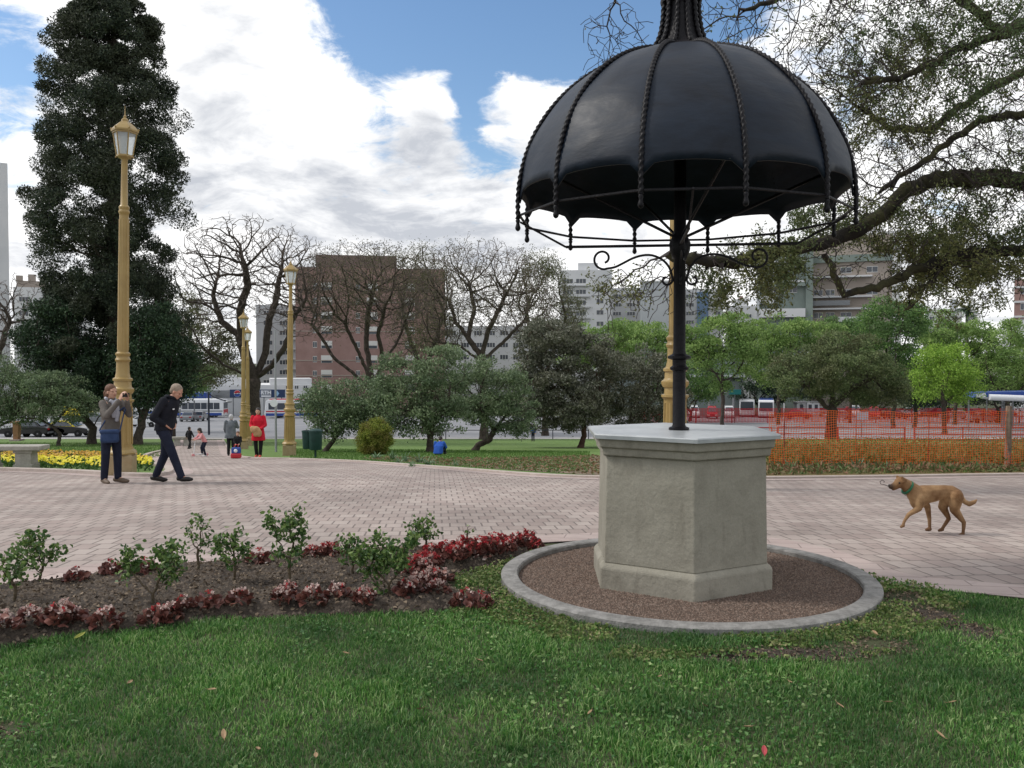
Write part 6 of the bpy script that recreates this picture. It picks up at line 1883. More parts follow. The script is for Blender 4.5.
def flower_heads(name, pts, size, mat, parent, npet=5):
    n = len(pts); a0 = rng.uniform(0, 6.28, n); tilt = rng.normal(size=(n, 3)) * .35
    nrm = np.array([0, -.55, .9]) + tilt; nrm /= np.linalg.norm(nrm, axis=1, keepdims=True)
    u = np.cross(nrm, [1, .1, 0]); u /= np.linalg.norm(u, axis=1, keepdims=True); w = np.cross(nrm, u)
    s = (size * rng.uniform(.75, 1.2, n))[:, None]
    ring = [pts + nrm * s * .1]
    for k in range(npet * 2):
        a = a0 + 2 * PI * k / (npet * 2); rr = s * (.5 if k % 2 == 0 else .36)
        ring.append(pts + (u * np.cos(a)[:, None] + w * np.sin(a)[:, None]) * rr)
    V = np.stack(ring, 1).reshape(-1, 3); b = np.arange(n)[:, None] * (npet * 2 + 1)
    F_ = np.concatenate([b + np.array([[0, 1 + k, 1 + (k + 1) % (npet * 2)]]) for k in range(npet * 2)])
    o = np_mesh(name, V, [F_], mat, parent); o['kind'] = 'stuff'; return o
p = ofl(3600, ybed)
dens = vnoise(p[:, 0], p[:, 1], 1.4, 4) * .6 + vnoise(p[:, 0], p[:, 1], 4, 5) * .4
p = p[dens > .36]
back = np.array([zt(1)] * len(p)) * 0
frontness = np.array([(py) for py in p[:, 1]])
isback = p[:, 1] > np.interp(p[:, 0], [-14, -9, -6.5], [23.6, 22.6, 22]) + rng.normal(size=len(p)) * .5
z = zta(p[:, 1]) + rng.uniform(.15, .24, len(p)); pts = np.stack([p[:, 0], p[:, 1], z], 1)
flower_heads('yellow_flowers', pts[~isback], .085, PETAL_Y, yo)
flower_heads('orange_flowers', pts[isback], .075, PETAL_O, yo)

# planted bank behind the orange net
BANK = M('bank_soil', (.10, .075, .03), .95, (.19, .135, .05), 1.5, bump=.8, bscale=30, world=True)
bank = [p for p in offset_line(farR, .2) if p[0] > 2.6] + [(40, 16.5), (40, 57), (base_at(690, 57).x, 57), (base_at(690, 30).x, 30)]
sheet('planted_bank', bank, .012, BANK)
BK = LEAF('leaf_bank', [(.14, .10, .025), (.22, .15, .03), (.10, .12, .03), (.075, .12, .03), (.26, .20, .06)], .7, .25, (.11, .13, .04), .8)
rng = np.random.default_rng(23)
vis = [g2(700, 470), g2(1090, 470), g2(1090, 440), g2(720, 440)]
p = rand_in(vis, 60000, rng); p = p[rng.uniform(size=len(p)) < np.clip(1.6 - p[:, 1] / 34, .12, 1)]
V, q = leaf_cards(np.stack([p[:, 0], p[:, 1], zta(p[:, 1]) + rng.uniform(.0, .22, len(p))], 1), .16, .07, rng, up=.5, shape='rhomb')
bk = tag(np_mesh('bank_plants', V, [q], BK), 'ochre and orange low planting on the bank behind the net fence', 'ground cover', kind='stuff')
strip = [g2(700, 476.5), g2(1090, 472), g2(1090, 463), g2(700, 465)]
SK = LEAF('leaf_strip', [(.07, .13, .04), (.14, .17, .065), (.28, .16, .10), (.20, .12, .065), (.09, .15, .05)], .7, .2)
p = rand_in(strip, 7000, rng)
V, q = leaf_cards(np.stack([p[:, 0], p[:, 1], zta(p[:, 1]) + rng.uniform(.0, .12, len(p))], 1), .11, .05, rng, up=.4)
tag(np_mesh('edge_plants', V, [q], SK), 'low mixed plants and dead leaves along the kerb in front of the net fence', 'ground cover', kind='stuff')
blades('edge_grass', rand_in(strip, 9000, rng), .03, .11, .006, GRASS_Y, rng, parent=bpy.data.objects['edge_plants'])['kind'] = 'stuff'
# dry bed and leafy plants at the front of the central lawn
db = [g2(x, y) for x, y in [(360, 459), (440, 465), (520, 471), (600, 476), (640, 477), (640, 458), (590, 456), (520, 458), (450, 459), (400, 457)]]
sheet('dry_bed', db, .014, DRY)
p = rand_in(db, 3400, rng); u = rng.uniform(size=len(p)); left = p[:, 0] < -1.0
V, q = leaf_cards(np.stack([p[:, 0], p[:, 1], zta(p[:, 1]) + rng.uniform(.01, .05, len(p))], 1), .10, .05, rng, dirs=rand_dirs(len(p), rng) * np.array([1, 1, .35]))
tag(np_mesh('dry_bed_plants', V, [q], SK), 'withered brown bedding plants along the lawn edge left of the pedestal', 'ground cover', kind='stuff')
STRAP = LEAF('leaf_strap', [(.06, .13, .05), (.12, .2, .09), (.22, .3, .2)], .5, .2)
def strap_plant(px, py, hpx, label, group):
    c = G(px, py); k = c.y / F; h = hpx * k
    rng_ = np.random.default_rng(int(px * 13 + py)); Vs = []; Fs = []; o = 0
    for i in range(26):
        a = rng_.uniform(0, 2 * PI); L = h * rng_.uniform(.8, 1.3); w = L * .055; el = rng_.uniform(.6, 1.4)
        d = np.array([math.cos(a) * math.cos(el), math.sin(a) * math.cos(el), math.sin(el)]); sd = np.array([-math.sin(a), math.cos(a), 0]) * w
        p_ = np.array([rng_.normal() * .03, rng_.normal() * .03, 0]); row = []
        for s in range(5):
            ww = [.7, 1, .9, .6, .05][s]; row += [p_ - sd * ww, p_ + sd * ww]; p_ = p_ + d * L / 4; d = d - np.array([0, 0, .32]); d /= np.linalg.norm(d)
        Vs += row
        for s in range(4): Fs.append((o + 2 * s, o + 2 * s + 1, o + 2 * s + 3, o + 2 * s + 2))
        o += 10
    ob = np_mesh('strap_plant', np.array(Vs), [np.array(Fs)], STRAP); ob.location = c
    return tag(ob, label, 'plant', group)
for px, py, h in [(377, 459, 9), (392, 460, 10), (405, 462, 11), (420, 463, 10), (428, 466, 12), (398, 464, 8), (455, 466, 7), (412, 467, 7)]:
    strap_plant(px, py, h, 'pale strap leaved plant in the row in front of the golden shrub', 'strap leaved plants before the golden shrub')
for px, py, h in [(779, 468, 11), (792, 470, 12), (806, 467, 9), (838, 471, 8), (857, 470, 12), (884, 470, 9), (906, 468, 11), (935, 470, 9), (962, 466, 8), (990, 466, 8)]:
    strap_plant(px, py, h, 'green strap leaved plant along the kerb below the orange net', 'strap leaved plants below the net')
# grass tufts on the near parts of the far lawns
lw = [g2(x, y) for x, y in [(290, 458.5), (360, 461.5), (440, 466), (560, 474), (590, 470), (590, 452), (430, 450), (290, 449)]]
GRASS_F = LEAF('grass_far_blade', [(.05, .12, .022), (.085, .17, .03), (.12, .2, .05)], .6, .3)
tag(blades('lawn_grass', rand_in(lw, 26000, rng), .03, .08, .009, GRASS_F, rng), 'short green grass of the central lawn', 'grass', kind='stuff')
lw = [g2(x, y) for x, y in [(-60, 454), (150, 460), (165, 455), (176, 446), (100, 443), (-60, 443)]]
tag(blades('lawn_grass', rand_in(lw, 20000, rng), .03, .09, .010, GRASS_F, rng), 'green grass of the left lawn behind the yellow flowers', 'grass', kind='stuff')
# ================================================================== PEOPLE AND DOG
def cap(m, p0, p1, r0, r1, n=12, sy=1.0):
    p0, p1 = Vector(p0), Vector(p1); d = (p1 - p0); L = d.length; d.normalize()
    pts = []; rr = []
    for t in (-1, -.87, -.5): pts.append(p0 + d * r0 * t); rr.append(r0 * math.sqrt(max(.001, 1 - t * t)))
    for t in (0, .25, .5, .75, 1): pts.append(p0 + d * L * t); rr.append(r0 + (r1 - r0) * t)
    for t in (.5, .87, 1): pts.append(p1 + d * r1 * t); rr.append(r1 * math.sqrt(max(.001, 1 - t * t)))
    m.tube(pts, rr, n)
def chain(m, pts, rads, n=12):
    for a, b, ra, rb_ in zip(pts[:-1], pts[1:], rads[:-1], rads[1:]): cap(m, a, b, ra, rb_, n)
def ell(m, c, r, rot=None, n=14):
    o = len(m.v); m.ball((0, 0, 0), 1, n, 9, sc=r)
    M_ = rot if rot else Matrix.Identity(3)
    for i in range(o, len(m.v)): m.v[i] = tuple(M_ @ Vector(m.v[i]) + Vector(c))
def loft(m, rings, n=16):
    """rings: (cx, cy, z, rx, ry)"""
    vs = []
    for (cx, cy, z, rx, ry) in rings:
        for k in range(n):
            a = 2 * PI * k / n
            ca, sa = math.cos(a), math.sin(a)
            e = .85
            vs.append((cx + rx * math.copysign(abs(ca) ** e, ca), cy + ry * math.copysign(abs(sa) ** e, sa), z))
    fs = [(i * n + k, i * n + (k + 1) % n, (i + 1) * n + (k + 1) % n, (i + 1) * n + k) for i in range(len(rings) - 1) for k in range(n)]
    fs += [tuple(reversed(range(n))), tuple(range((len(rings) - 1) * n, len(rings) * n))]
    m.add(vs, fs)
def fuse(m, name, mat, parent, voxel, smooth=3, disp=0.0):
    """one continuous skin from overlapping volumes"""
    o = m.build(name + '_raw', mat)
    r = o.modifiers.new('r', 'REMESH'); r.mode = 'VOXEL'; r.voxel_size = voxel; r.use_smooth_shade = True
    if smooth: s = o.modifiers.new('s', 'SMOOTH'); s.iterations = smooth; s.factor = .5
    dg = bpy.context.evaluated_depsgraph_get(); dg.update()
    me = bpy.data.meshes.new_from_object(o.evaluated_get(dg)); bpy.data.objects.remove(o)
    me.materials.clear(); me.materials.append(mat); me.name = name
    me.polygons.foreach_set('use_smooth', [True] * len(me.polygons))
    n = bpy.data.objects.new(name, me); COL.objects.link(n); n.parent = parent
    return n
SKIN = M('skin', (.46, .26, .18), .55, (.52, .31, .22), 14, spec=.35)
SKIN2 = M('skin_ruddy', (.44, .22, .15), .55, (.50, .28, .20), 14, spec=.35)
EYE = M('eye_dark', (.02, .015, .012), .2)
LIP = M('lips', (.36, .12, .10), .5)
HAIR_B = M('hair_brown', (.10, .045, .025), .55, (.16, .08, .045), 30, bump=.5, bscale=80)
HAIR_G = M('hair_grey', (.22, .165, .12), .6, (.33, .27, .21), 30, bump=.4, bscale=80)
HAIR_K = M('hair_black', (.02, .016, .014), .5, (.04, .03, .025), 30, bump=.4, bscale=80)
HAIR_W = M('hair_white', (.42, .42, .43), .6, (.52, .52, .53), 30, bump=.4, bscale=80)
def cloth(name, a, b): return M(name, a, .85, b, 6, bump=.5, bscale=22, spec=.15)
C_TAUPE = cloth('jacket_taupe', (.115, .10, .09), (.15, .135, .12))
C_NAVY = cloth('trousers_navy', (.012, .014, .027), (.02, .024, .042))
C_BLACKN = cloth('jacket_black_navy', (.010, .011, .016), (.018, .019, .026))
C_RED = cloth('coat_red', (.50, .012, .03), (.58, .025, .045))
C_GREY = cloth('coat_grey', (.10, .115, .13), (.15, .165, .18))
C_BLACK = cloth('cloth_black', (.010, .010, .011), (.02, .02, .022))
C_PINK = cloth('jacket_pink', (.62, .25, .26), (.70, .34, .34))
C_SCARF = cloth('scarf_pale', (.34, .34, .38), (.44, .44, .48))
C_BLUE = cloth('jacket_blue', (.02, .07, .32), (.03, .10, .40))
C_BAG = cloth('bag_navy', (.025, .045, .10), (.04, .065, .14))
C_TAN = cloth('bag_tan', (.38, .22, .11), (.48, .30, .17))
SHOE_B = M('shoe_brown', (.12, .085, .06), .6)
SHOE_K = M('shoe_black', (.015, .013, .012), .45)
SHOE_R = M('shoe_red', (.55, .05, .03), .5)
SHOE_W = M('shoe_white', (.6, .6, .6), .6)

def hand(m, w, d, nrm, curl=.6, s=1.0, side=1):
    """palm, four unequal bent fingers, thumb leaving the side of the palm"""
    w = Vector(w); d = Vector(d).normalized(); nrm = Vector(nrm).normalized(); sd = d.cross(nrm).normalized() * side
    nrm = sd.cross(d) * side if False else nrm
    for t in (-.03, -.01, .01, .03):
        cap(m, w + sd * t * s * .7, w + d * .085 * s + sd * t * s, .016 * s, .014 * s, 8)
    for i, (off, L) in enumerate(((-.032, .062), (-.011, .078), (.011, .084), (.032, .072))):
        p = w + d * .085 * s + sd * off * s; dd = d.copy()
        for j, f in enumerate((.45, .32, .23)):
            dd = (dd + nrm * curl * (.35 + .3 * j)).normalized()
            q_ = p + dd * L * f * s
            cap(m, p, q_, (.0105 - .0012 * j) * s, (.0098 - .0012 * j) * s, 7); p = q_
    p = w + d * .03 * s + sd * .034 * s; dd = (d * .6 + sd * .8 + nrm * .25).normalized()
    for f in (.035, .03):
        q_ = p + dd * f * s; cap(m, p, q_, .0115 * s, .010 * s, 7); p = q_; dd = (dd + d * .5 + nrm * .4).normalized()

def head(m, c, fwd, s=1.0, nose=True):
    """skull, jaw, nose, ears, brow; fwd: unit vector the face looks along"""
    f = Vector(fwd).normalized(); up = (Vector((0, 0, 1)) - f * f.z).normalized(); lf = up.cross(f)
    Rm = Matrix((f, lf, up)).transposed()
    C = Vector(c)
    q_ = lambda x, y, z: C + (f * x + lf * y + up * z) * s
    ell(m, q_(-.012, 0, .035), (.098 * s, .078 * s, .088 * s), Rm)
    ell(m, q_(.018, 0, -.03), (.072 * s, .062 * s, .088 * s), Rm)
    ell(m, q_(.045, 0, -.085), (.034 * s, .036 * s, .028 * s), Rm)      # chin
    cap(m, q_(.086, 0, .012), q_(.106, 0, -.026), .009 * s, .0145 * s, 8)  # nose
    for y in (-1, 1):
        ell(m, q_(-.005, y * .079, -.012), (.020 * s, .009 * s, .032 * s), Rm, 8)
        ell(m, q_(.066, y * .036, .022), (.022 * s, .026 * s, .012 * s), Rm, 8)   # brow
        ell(m, q_(.058, y * .038, -.022), (.022 * s, .022 * s, .02 * s), Rm, 8)   # cheek
    return q_, Rm
def face(root, q_, s, voxelhead=None):
    for y in (-1, 1):
        m = MB(); m.ball(q_(.079, y * .032, .004), .0075 * s, 8, 6); m.build('eye', EYE, root, smooth=True)
    m = MB(); m.tube([q_(.080, -.022, -.056), q_(.0895, -.008, -.053), q_(.0895, .008, -.053), q_(.080, .022, -.056)], [.003 * s, .006 * s, .006 * s, .003 * s], 6); m.build('mouth', LIP, root, smooth=True)

def person(label, loc, rz, H, J, skin, top, trousers, shoe, hairfn, group=None, voxel=.014, coat_len=.0, bulk=1.0, hands='mit', fwd=(1, 0, 0), hand_dirs=None, scarf=None, sleeve_r=(.066, .055, .046), female=False, faceon=True, cat='person', lean=None):
    """J: joints in metres of a 1.70 m figure: hip/knee/ankle/toe and sh/el/wr with L,R keys; 'pel','chest','neck','head'"""
    root = thing('person', label, cat, loc, rz, group)
    s = H / 1.70; root.scale = (s, s, s)
    pel, ch, nk, hd = (Vector(J[k]) for k in ('pel', 'chest', 'neck', 'head'))
    hs = J.get('headscale', 1.0)
    # ---- body: one surface from head to feet
    b = MB()
    q_, Rm = head(b, hd, fwd, hs)
    cap(b, nk, hd - Vector((0, 0, .06 * hs)) - Vector(fwd) * .01, .056, .052)
    loft(b, [(pel.x, pel.y, pel.z - .09, .085, .14), (pel.x, pel.y, pel.z, .10, .155), ((pel.x + ch.x) / 2, (pel.y + ch.y) / 2, (pel.z + ch.z) / 2, .095, .13), (ch.x, ch.y, ch.z, .105, .16), (nk.x * .7 + ch.x * .3, nk.y, nk.z - .06, .085, .15), (nk.x, nk.y, nk.z, .05, .06)])
    for S in 'LR':
        sh, el, wr = J['sh' + S], J['el' + S], J['wr' + S]
        chain(b, [sh, el, wr], [.052, .042, .030])
        hdn = (Vector(wr) - Vector(el)).normalized()
        if hand_dirs and S in hand_dirs: hd_, hn_, cu = hand_dirs[S]
        else: hd_, hn_, cu = hdn, Vector((.9, 0, -.2)), .35
        hand(b, Vector(wr) + Vector(hd_).normalized() * .02, hd_, hn_, cu, 1.0, 1 if S == 'L' else -1)
        hip, kn, an, to = J['hip' + S], J['kn' + S], J['an' + S], J['to' + S]
        chain(b, [hip, kn, an], [.082, .056, .04])
        cap(b, an, to, .036, .03)
    fuse(b, 'body', skin, root, voxel, 2)
    if faceon: face(root, q_, hs)
    # ---- top / coat
    t = MB(); B = bulk
    rings = []
    if coat_len:
        lo = pel.z - coat_len
        rings += [(pel.x, pel.y, lo, .155 * B, .225 * B), (pel.x, pel.y, pel.z - coat_len * .4, .145 * B, .205 * B)]
    rings += [(pel.x, pel.y, pel.z - .05 if not coat_len else pel.z, .128 * B, .182 * B), ((pel.x + ch.x) / 2, (pel.y + ch.y) / 2, (pel.z + ch.z) / 2, (.115 if female else .128) * B, (.155 if female else .172) * B), (ch.x, ch.y, ch.z, .135 * B, .19 * B), (nk.x * .5 + ch.x * .5, nk.y, nk.z - .10, .115 * B, .165 * B), (nk.x * .7 + ch.x * .3, nk.y, nk.z - .04, .09 * B, .115 * B), (nk.x, nk.y, nk.z - .005, .072, .078), (nk.x + .005, nk.y, nk.z + .03, .068, .074)]
    loft(t, rings)
    for S in 'LR':
        sh, el, wr = Vector(J['sh' + S]), Vector(J['el' + S]), Vector(J['wr' + S])
        ell(t, sh + Vector((0, 0, -.03)), (.074 * B, .058 * B, .062 * B))
        chain(t, [sh, el, wr + (el - wr).normalized() * .015], [sleeve_r[0] * B, sleeve_r[1] * B, sleeve_r[2] * B])
    fuse(t, 'coat' if coat_len else 'jacket', top, root, voxel, 3)
    # ---- trousers
    t = MB()
    loft(t, [(pel.x, pel.y, pel.z - .12, .10, .15), (pel.x, pel.y, pel.z - .03, .118, .168), (pel.x, pel.y, pel.z + .07, .108, .155)])
    for S in 'LR':
        hip, kn, an = Vector(J['hip' + S]), Vector(J['kn' + S]), Vector(J['an' + S])
        chain(t, [hip, kn, an + (kn - an).normalized() * .02], [.098, .073, .060])
    fuse(t, 'trousers', trousers, root, voxel, 3)
    for S in 'LR':
        an, to = Vector(J['an' + S]), Vector(J['to' + S])
        dv = (to - an); dv.z = 0; dv.normalize(); heel = an - dv * .055; heel.z = min(an.z, to.z + (an.z - to.z) * .55) - .005
        tt = MB(); tip = to + dv * .045
        cap(tt, Vector((an.x, an.y, an.z - .02)), Vector((to.x, to.y, to.z)), .047, .038); cap(tt, heel, to, .042, .040); cap(tt, to, tip, .040, .028)
        o = len(tt.v)
        fuse(tt, 'shoe', shoe, root, .012, 2)
    if hairfn: hairfn(root, q_, Rm, hs)
    return root, q_
def J0(**k):
    J = dict(pel=(0, 0, .95), chest=(.0, 0, 1.27), neck=(-.005, 0, 1.455), head=(.02, 0, 1.585))
    for S, y in (('L', 1), ('R', -1)):
        J['sh' + S] = (0, .185 * y, 1.395); J['el' + S] = (-.01, .235 * y, 1.11); J['wr' + S] = (.07, .245 * y, .87)
        J['hip' + S] = (0, .085 * y, .90); J['kn' + S] = (.015, .09 * y, .50); J['an' + S] = (-.02, .095 * y, .085); J['to' + S] = (.13, .115 * y, .04)
    J.update(k); return J
def hair_cap(mat, back=.0, pony=False, bob=False, thick=1.09, low=.0):
    def fn(root, q_, Rm, s):
        h = MB()
        ell(h, q_(-.026, 0, .048), (.098 * s * thick, .080 * s * thick, .088 * s * thick), Rm)
        ell(h, q_(-.055, 0, -.01 - low), (.06 * s, .072 * s, .075 * s), Rm)
        if bob:
            for y in (-1, 1): cap(h, q_(-.02, y * .068, .04), q_(-.005, y * .078, -.10), .03 * s, .024 * s)
            ell(h, q_(-.06, 0, -.07), (.05 * s, .08 * s, .075 * s), Rm)
        if pony:
            cap(h, q_(-.10, 0, .03), q_(-.15, .0, -.01), .036 * s, .04 * s); cap(h, q_(-.15, 0, -.01), q_(-.15, 0, -.22), .042 * s, .018 * s); ell(h, q_(-.05, 0, -.04), (.065 * s, .084 * s, .07 * s), Rm)
        fuse(h, 'hair', mat, root, .011, 2)
    return fn
def hair_bald(mat):
    def fn(root, q_, Rm, s):
        h = MB()
        ell(h, q_(-.022, 0, .047), (.101 * s, .085 * s, .088 * s), Rm); ell(h, q_(-.06, 0, -.005), (.055 * s, .074 * s, .065 * s), Rm)
        fuse(h, 'hair', mat, root, .011, 2)
    return fn

# ---- woman photographing
wl = G(111.5, 483.5)
J = J0(elL=(.20, .22, 1.19), wrL=(.34, .06, 1.44), elR=(.19, -.235, 1.19), wrR=(.33, -.08, 1.45), shL=(.03, .18, 1.40), shR=(.03, -.18, 1.40), anL=(.04, .10, .085), toL=(.19, .14, .04), anR=(-.06, -.10, .085), toR=(.08, -.14, .04), knL=(.04, .095, .5), knR=(-.02, -.095, .5), head=(.03, 0, 1.59))
RZW = R(-28)
wo, qh = person('woman in a taupe jacket and navy jeans standing with raised arms, photographing with a phone', wl, RZW, 1.67, J, SKIN, C_TAUPE, C_NAVY, SHOE_B, hair_cap(HAIR_B, pony=True), voxel=.0085, female=True, bulk=.98,
              hand_dirs={'L': ((.35, -.25, .9), (.15, -.95, .1), .55), 'R': ((.35, .25, .9), (.15, .95, .1), .55)})
m = MB()
m.tube([(.075, -.075, 1.45), (.10, -.02, 1.41), (.12, .03, 1.36), (.135, .03, 1.22), (.135, .015, 1.08)], [.03, .035, .04, .045, .03], 10)
m.tube([(.075, .075, 1.45), (.10, .02, 1.42), (.125, -.03, 1.37), (.14, -.045, 1.25), (.14, -.05, 1.15)], [.03, .035, .038, .042, .028], 10)
m.tube([(.02, .088, 1.47), (-.06, .05, 1.485), (-.06, -.05, 1.485), (.02, -.088, 1.47)], [.03] * 4, 10)
fuse(m, 'scarf', C_SCARF, wo, .011, 2)
def held(name, label, cat, owner, local, rz=0.0):
    o = bpy.data.objects.new(name, None); COL.objects.link(o); o.empty_display_size = .1
    Mw = Matrix.Translation(owner.location) @ Matrix.Rotation(owner.rotation_euler.z, 4, 'Z') @ Matrix.Diagonal((*owner.scale, 1))
    p_ = Mw @ Vector(local); o.location = p_; o.rotation_euler = (0, 0, owner.rotation_euler.z + rz)
    return tag(o, label, cat)
ph = held('phone', 'small phone held up in both hands by the woman in the taupe jacket', 'phone', wo, (.405, -.005, 1.545))
m = MB(); m.box((0, 0, 0), (.009, .135, .068)); m.build('phone_case', BLACK_P, ph, bevel=.003)
m = MB(); m.box((-.0052, 0, 0), (.001, .122, .060)); m.build('screen', WGLASS, ph)
m = MB(); m.lathe([(.007, 0), (.007, .002)], 10); o = m.build('lens', WGLASS, ph); o.rotation_euler = (0, PI / 2, 0); o.location = (.0045, .045, .018)
bg = held('shoulder_bag', 'navy shoulder bag hanging at the hip of the woman in the taupe jacket', 'bag', wo, (.185, -.165, .82), R(-40))
m = MB(); m.box((0, 0, .02), (.12, .30, .22), taper=.9); m.build('bag_body', C_BAG, bg, bevel=.045, smooth=True)
m = MB(); m.box((.004, -.0, .10), (.135, .31, .07)); m.build('flap', C_BAG, bg, bevel=.03, smooth=True)
m = MB(); m.tube([(-.0, .16, .12), (-.10, .22, .40), (-.12, .30, .62), (-.16, .24, .50), (-.14, -.06, .30), (-.02, -.16, .12)], .012, 6); m.build('strap', C_BAG, bg, smooth=True)

# ---- walking man, head bowed, hands in his jacket pockets
ml = G(166, 483)
k = ml.y / F
J = J0(pel=(-.02, 0, .93), chest=(.06, 0, 1.24), neck=(.12, 0, 1.42), head=(.205, 0, 1.515),
       shL=(.08, .19, 1.37), shR=(.08, -.19, 1.37), elL=(-.04, .29, 1.10), elR=(-.05, -.29, 1.10), wrL=(.07, .165, .985), wrR=(.07, -.165, .985),
       hipR=(-.0, -.085, .885), knR=(.17, -.09, .50), anR=(.33, -.09, .105), toR=(.465, -.10, .085), hipL=(-.02, .085, .885), knL=(-.06, .09, .475), anL=(-.235, .09, .10), toL=(-.10, .10, .04))
mo, qh = person('man in a black jacket and navy jeans walking right with bowed head', ml, R(-8), 1.76, J, SKIN2, C_BLACKN, C_NAVY, SHOE_K, hair_bald(HAIR_G), voxel=.0085, bulk=1.08, fwd=(.88, 0, -.47),
              hand_dirs={'L': ((.25, -.75, -.6), (.3, -.9, 0), 1.0), 'R': ((.25, .75, -.6), (.3, .9, 0), 1.0)})
m = MB(); m.tube([(.05, -.088, 1.43), (.12, -.09, 1.445), (.185, -.05, 1.41), (.195, 0, 1.395), (.185, .05, 1.41), (.12, .09, 1.445), (.05, .088, 1.43), (.02, 0, 1.445)], .026, 8, closed=True); m.build('collar', C_BLACKN, mo, smooth='all')
for y in (-.085, .085):
    m = MB(); m.box((.205, y * 1.2, 1.235), (.006, .05, .022)); m.build('badge', WHITE_P, mo)

# ---- woman in red
rl = G(258.5, 457.5)
J = J0(elL=(.02, .25, 1.12), wrL=(.20, .12, 1.0), elR=(.02, -.25, 1.12), wrR=(.20, -.10, .98), anL=(.06, .07, .085), toL=(.2, .08, .04), anR=(-.04, -.07, .085), toR=(.1, -.08, .04))
ro, qh = person('woman in a bright red knee length coat walking towards the plaza', rl, R(-88), 1.66, J, SKIN, C_RED, C_BLACK, SHOE_R, hair_cap(HAIR_K, bob=True), voxel=.014, coat_len=.36, bulk=1.08, female=True)
tb = held('tan_bag', 'tan cloth bundle carried in front of the red coat', 'bag', ro, (.27, 0, .97))
m = MB(); ell(m, (0, -.03, 0), (.09, .17, .13)); ell(m, (.02, .10, -.10), (.07, .09, .13)); ell(m, (.0, -.12, .06), (.07, .09, .08)); ell(m, (.02, .0, -.15), (.06, .1, .08))
fuse(m, 'bundle', C_TAN, tb, .016, 3)

# ---- adult seen from behind, child with a trolley bag
al = G(231, 456)
J = J0(elR=(.10, -.26, 1.16), wrR=(.28, -.2, 1.18), chest=(.03, 0, 1.25), neck=(.05, 0, 1.44), head=(.09, 0, 1.56), elL=(.03, .24, 1.1), wrL=(.16, .22, .92))
person('grey haired adult in a grey coat seen from behind on the path', al, R(95), 1.50, J, SKIN, C_GREY, C_BLACK, SHOE_K, hair_cap(HAIR_W), voxel=.015, coat_len=.22, bulk=1.12)
cl = G(238, 458.5)
J = J0(headscale=1.28, head=(.03, 0, 1.60), elL=(.08, .22, 1.15), wrL=(.24, .14, 1.0), elR=(.08, -.22, 1.15), wrR=(.24, -.14, 1.0))
co, qh = person('small child in dark clothes in front of the grey haired adult', cl, R(-80), .84, J, SKIN, C_BLACK, C_BLACK, SHOE_K, hair_cap(HAIR_B), voxel=.018, bulk=1.1)
tr = thing('toy_backpack', 'small blue and red child backpack held before the dark clothed child', 'backpack', (cl.x + .02, cl.y - .24, zt(cl.y - .24)), R(5))
m = MB(); m.box((0, 0, .26), (.30, .16, .22)); m.build('bag_body', BLUE_P, tr, bevel=.05)
m = MB(); m.box((0, -.02, .10), (.33, .18, .17)); m.build('bag_base', RED_P, tr, bevel=.05)
m = MB(); m.ball((0, -.085, .26), .06, 10, 6, sc=(1, .4, 1)); m.build('patch', WHITE_P, tr, smooth=True)
m = MB(); m.tube([(-.06, 0, .37), (-.05, 0, .45), (.05, 0, .45), (.06, 0, .37)], .014, 6); m.build('handle', RED_P, tr)

# ---- girl on a scooter, boy behind
gl = G(203, 456.5)
J = J0(headscale=1.25, pel=(-.12, 0, .90), chest=(.06, 0, 1.20), neck=(.14, 0, 1.38), head=(.20, 0, 1.51), shL=(.12, .18, 1.33), shR=(.12, -.18, 1.33), elL=(.26, .24, 1.12), wrL=(.46, .18, 1.04), elR=(.26, -.24, 1.12), wrR=(.46, -.18, 1.04), hipL=(-.12, .085, .86), hipR=(-.12, -.085, .86), knL=(.0, .09, .5), anL=(-.1, .1, .085), toL=(.05, .11, .04), knR=(.06, -.08, .52), anR=(.02, -.06, .17), toR=(.17, -.06, .13))
go, qh = person('girl in a pink jacket bent over her scooter', gl, R(-138), 1.02, J, SKIN, C_PINK, C_NAVY, SHOE_W, hair_cap(HAIR_K, bob=True), voxel=.017, bulk=1.05, fwd=(.9, 0, -.4))
sc_ = held('scooter', 'small pale kick scooter under the girl in pink', 'scooter', go, (.12, -.06, 0))
m = MB(); m.box((-.02, 0, .09), (.42, .10, .02)); m.build('deck', WHITE_P, sc_, bevel=.006)
m = MB(); m.tube([(.20, 0, .09), (.24, 0, .12), (.18, 0, .62)], .014, 8); m.build('stem', WHITE_P, sc_, smooth=True)
m = MB(); m.tube([(.18, -.14, .62), (.18, .14, .62)], .014, 8); m.build('handlebar', C_PINK, sc_, smooth=True)
for x in (-.22, .26):
    m = MB(); m.lathe([(.02, -.015), (.055, -.015), (.06, 0), (.055, .015), (.02, .015)], 14); o = m.build('wheel', C_PINK, sc_, smooth=True); o.rotation_euler = (PI / 2, 0, 0); o.location = (x, 0, .06)
bl_ = G(189.5, 449)
J = J0(headscale=1.22, anL=(.14, .09, .10), toL=(.27, .1, .07), knL=(.14, .09, .5), anR=(-.18, -.09, .12), toR=(-.06, -.1, .04), knR=(-.02, -.09, .5), elL=(-.1, .26, 1.14), wrL=(-.02, .32, .92), elR=(.1, -.26, 1.14), wrR=(.2, -.26, .96))
person('boy in dark clothes walking away behind the girl with the scooter', bl_, R(60), 1.12, J, SKIN, C_BLACK, C_BLACK, SHOE_K, hair_cap(HAIR_K), voxel=.018, bulk=1.12)
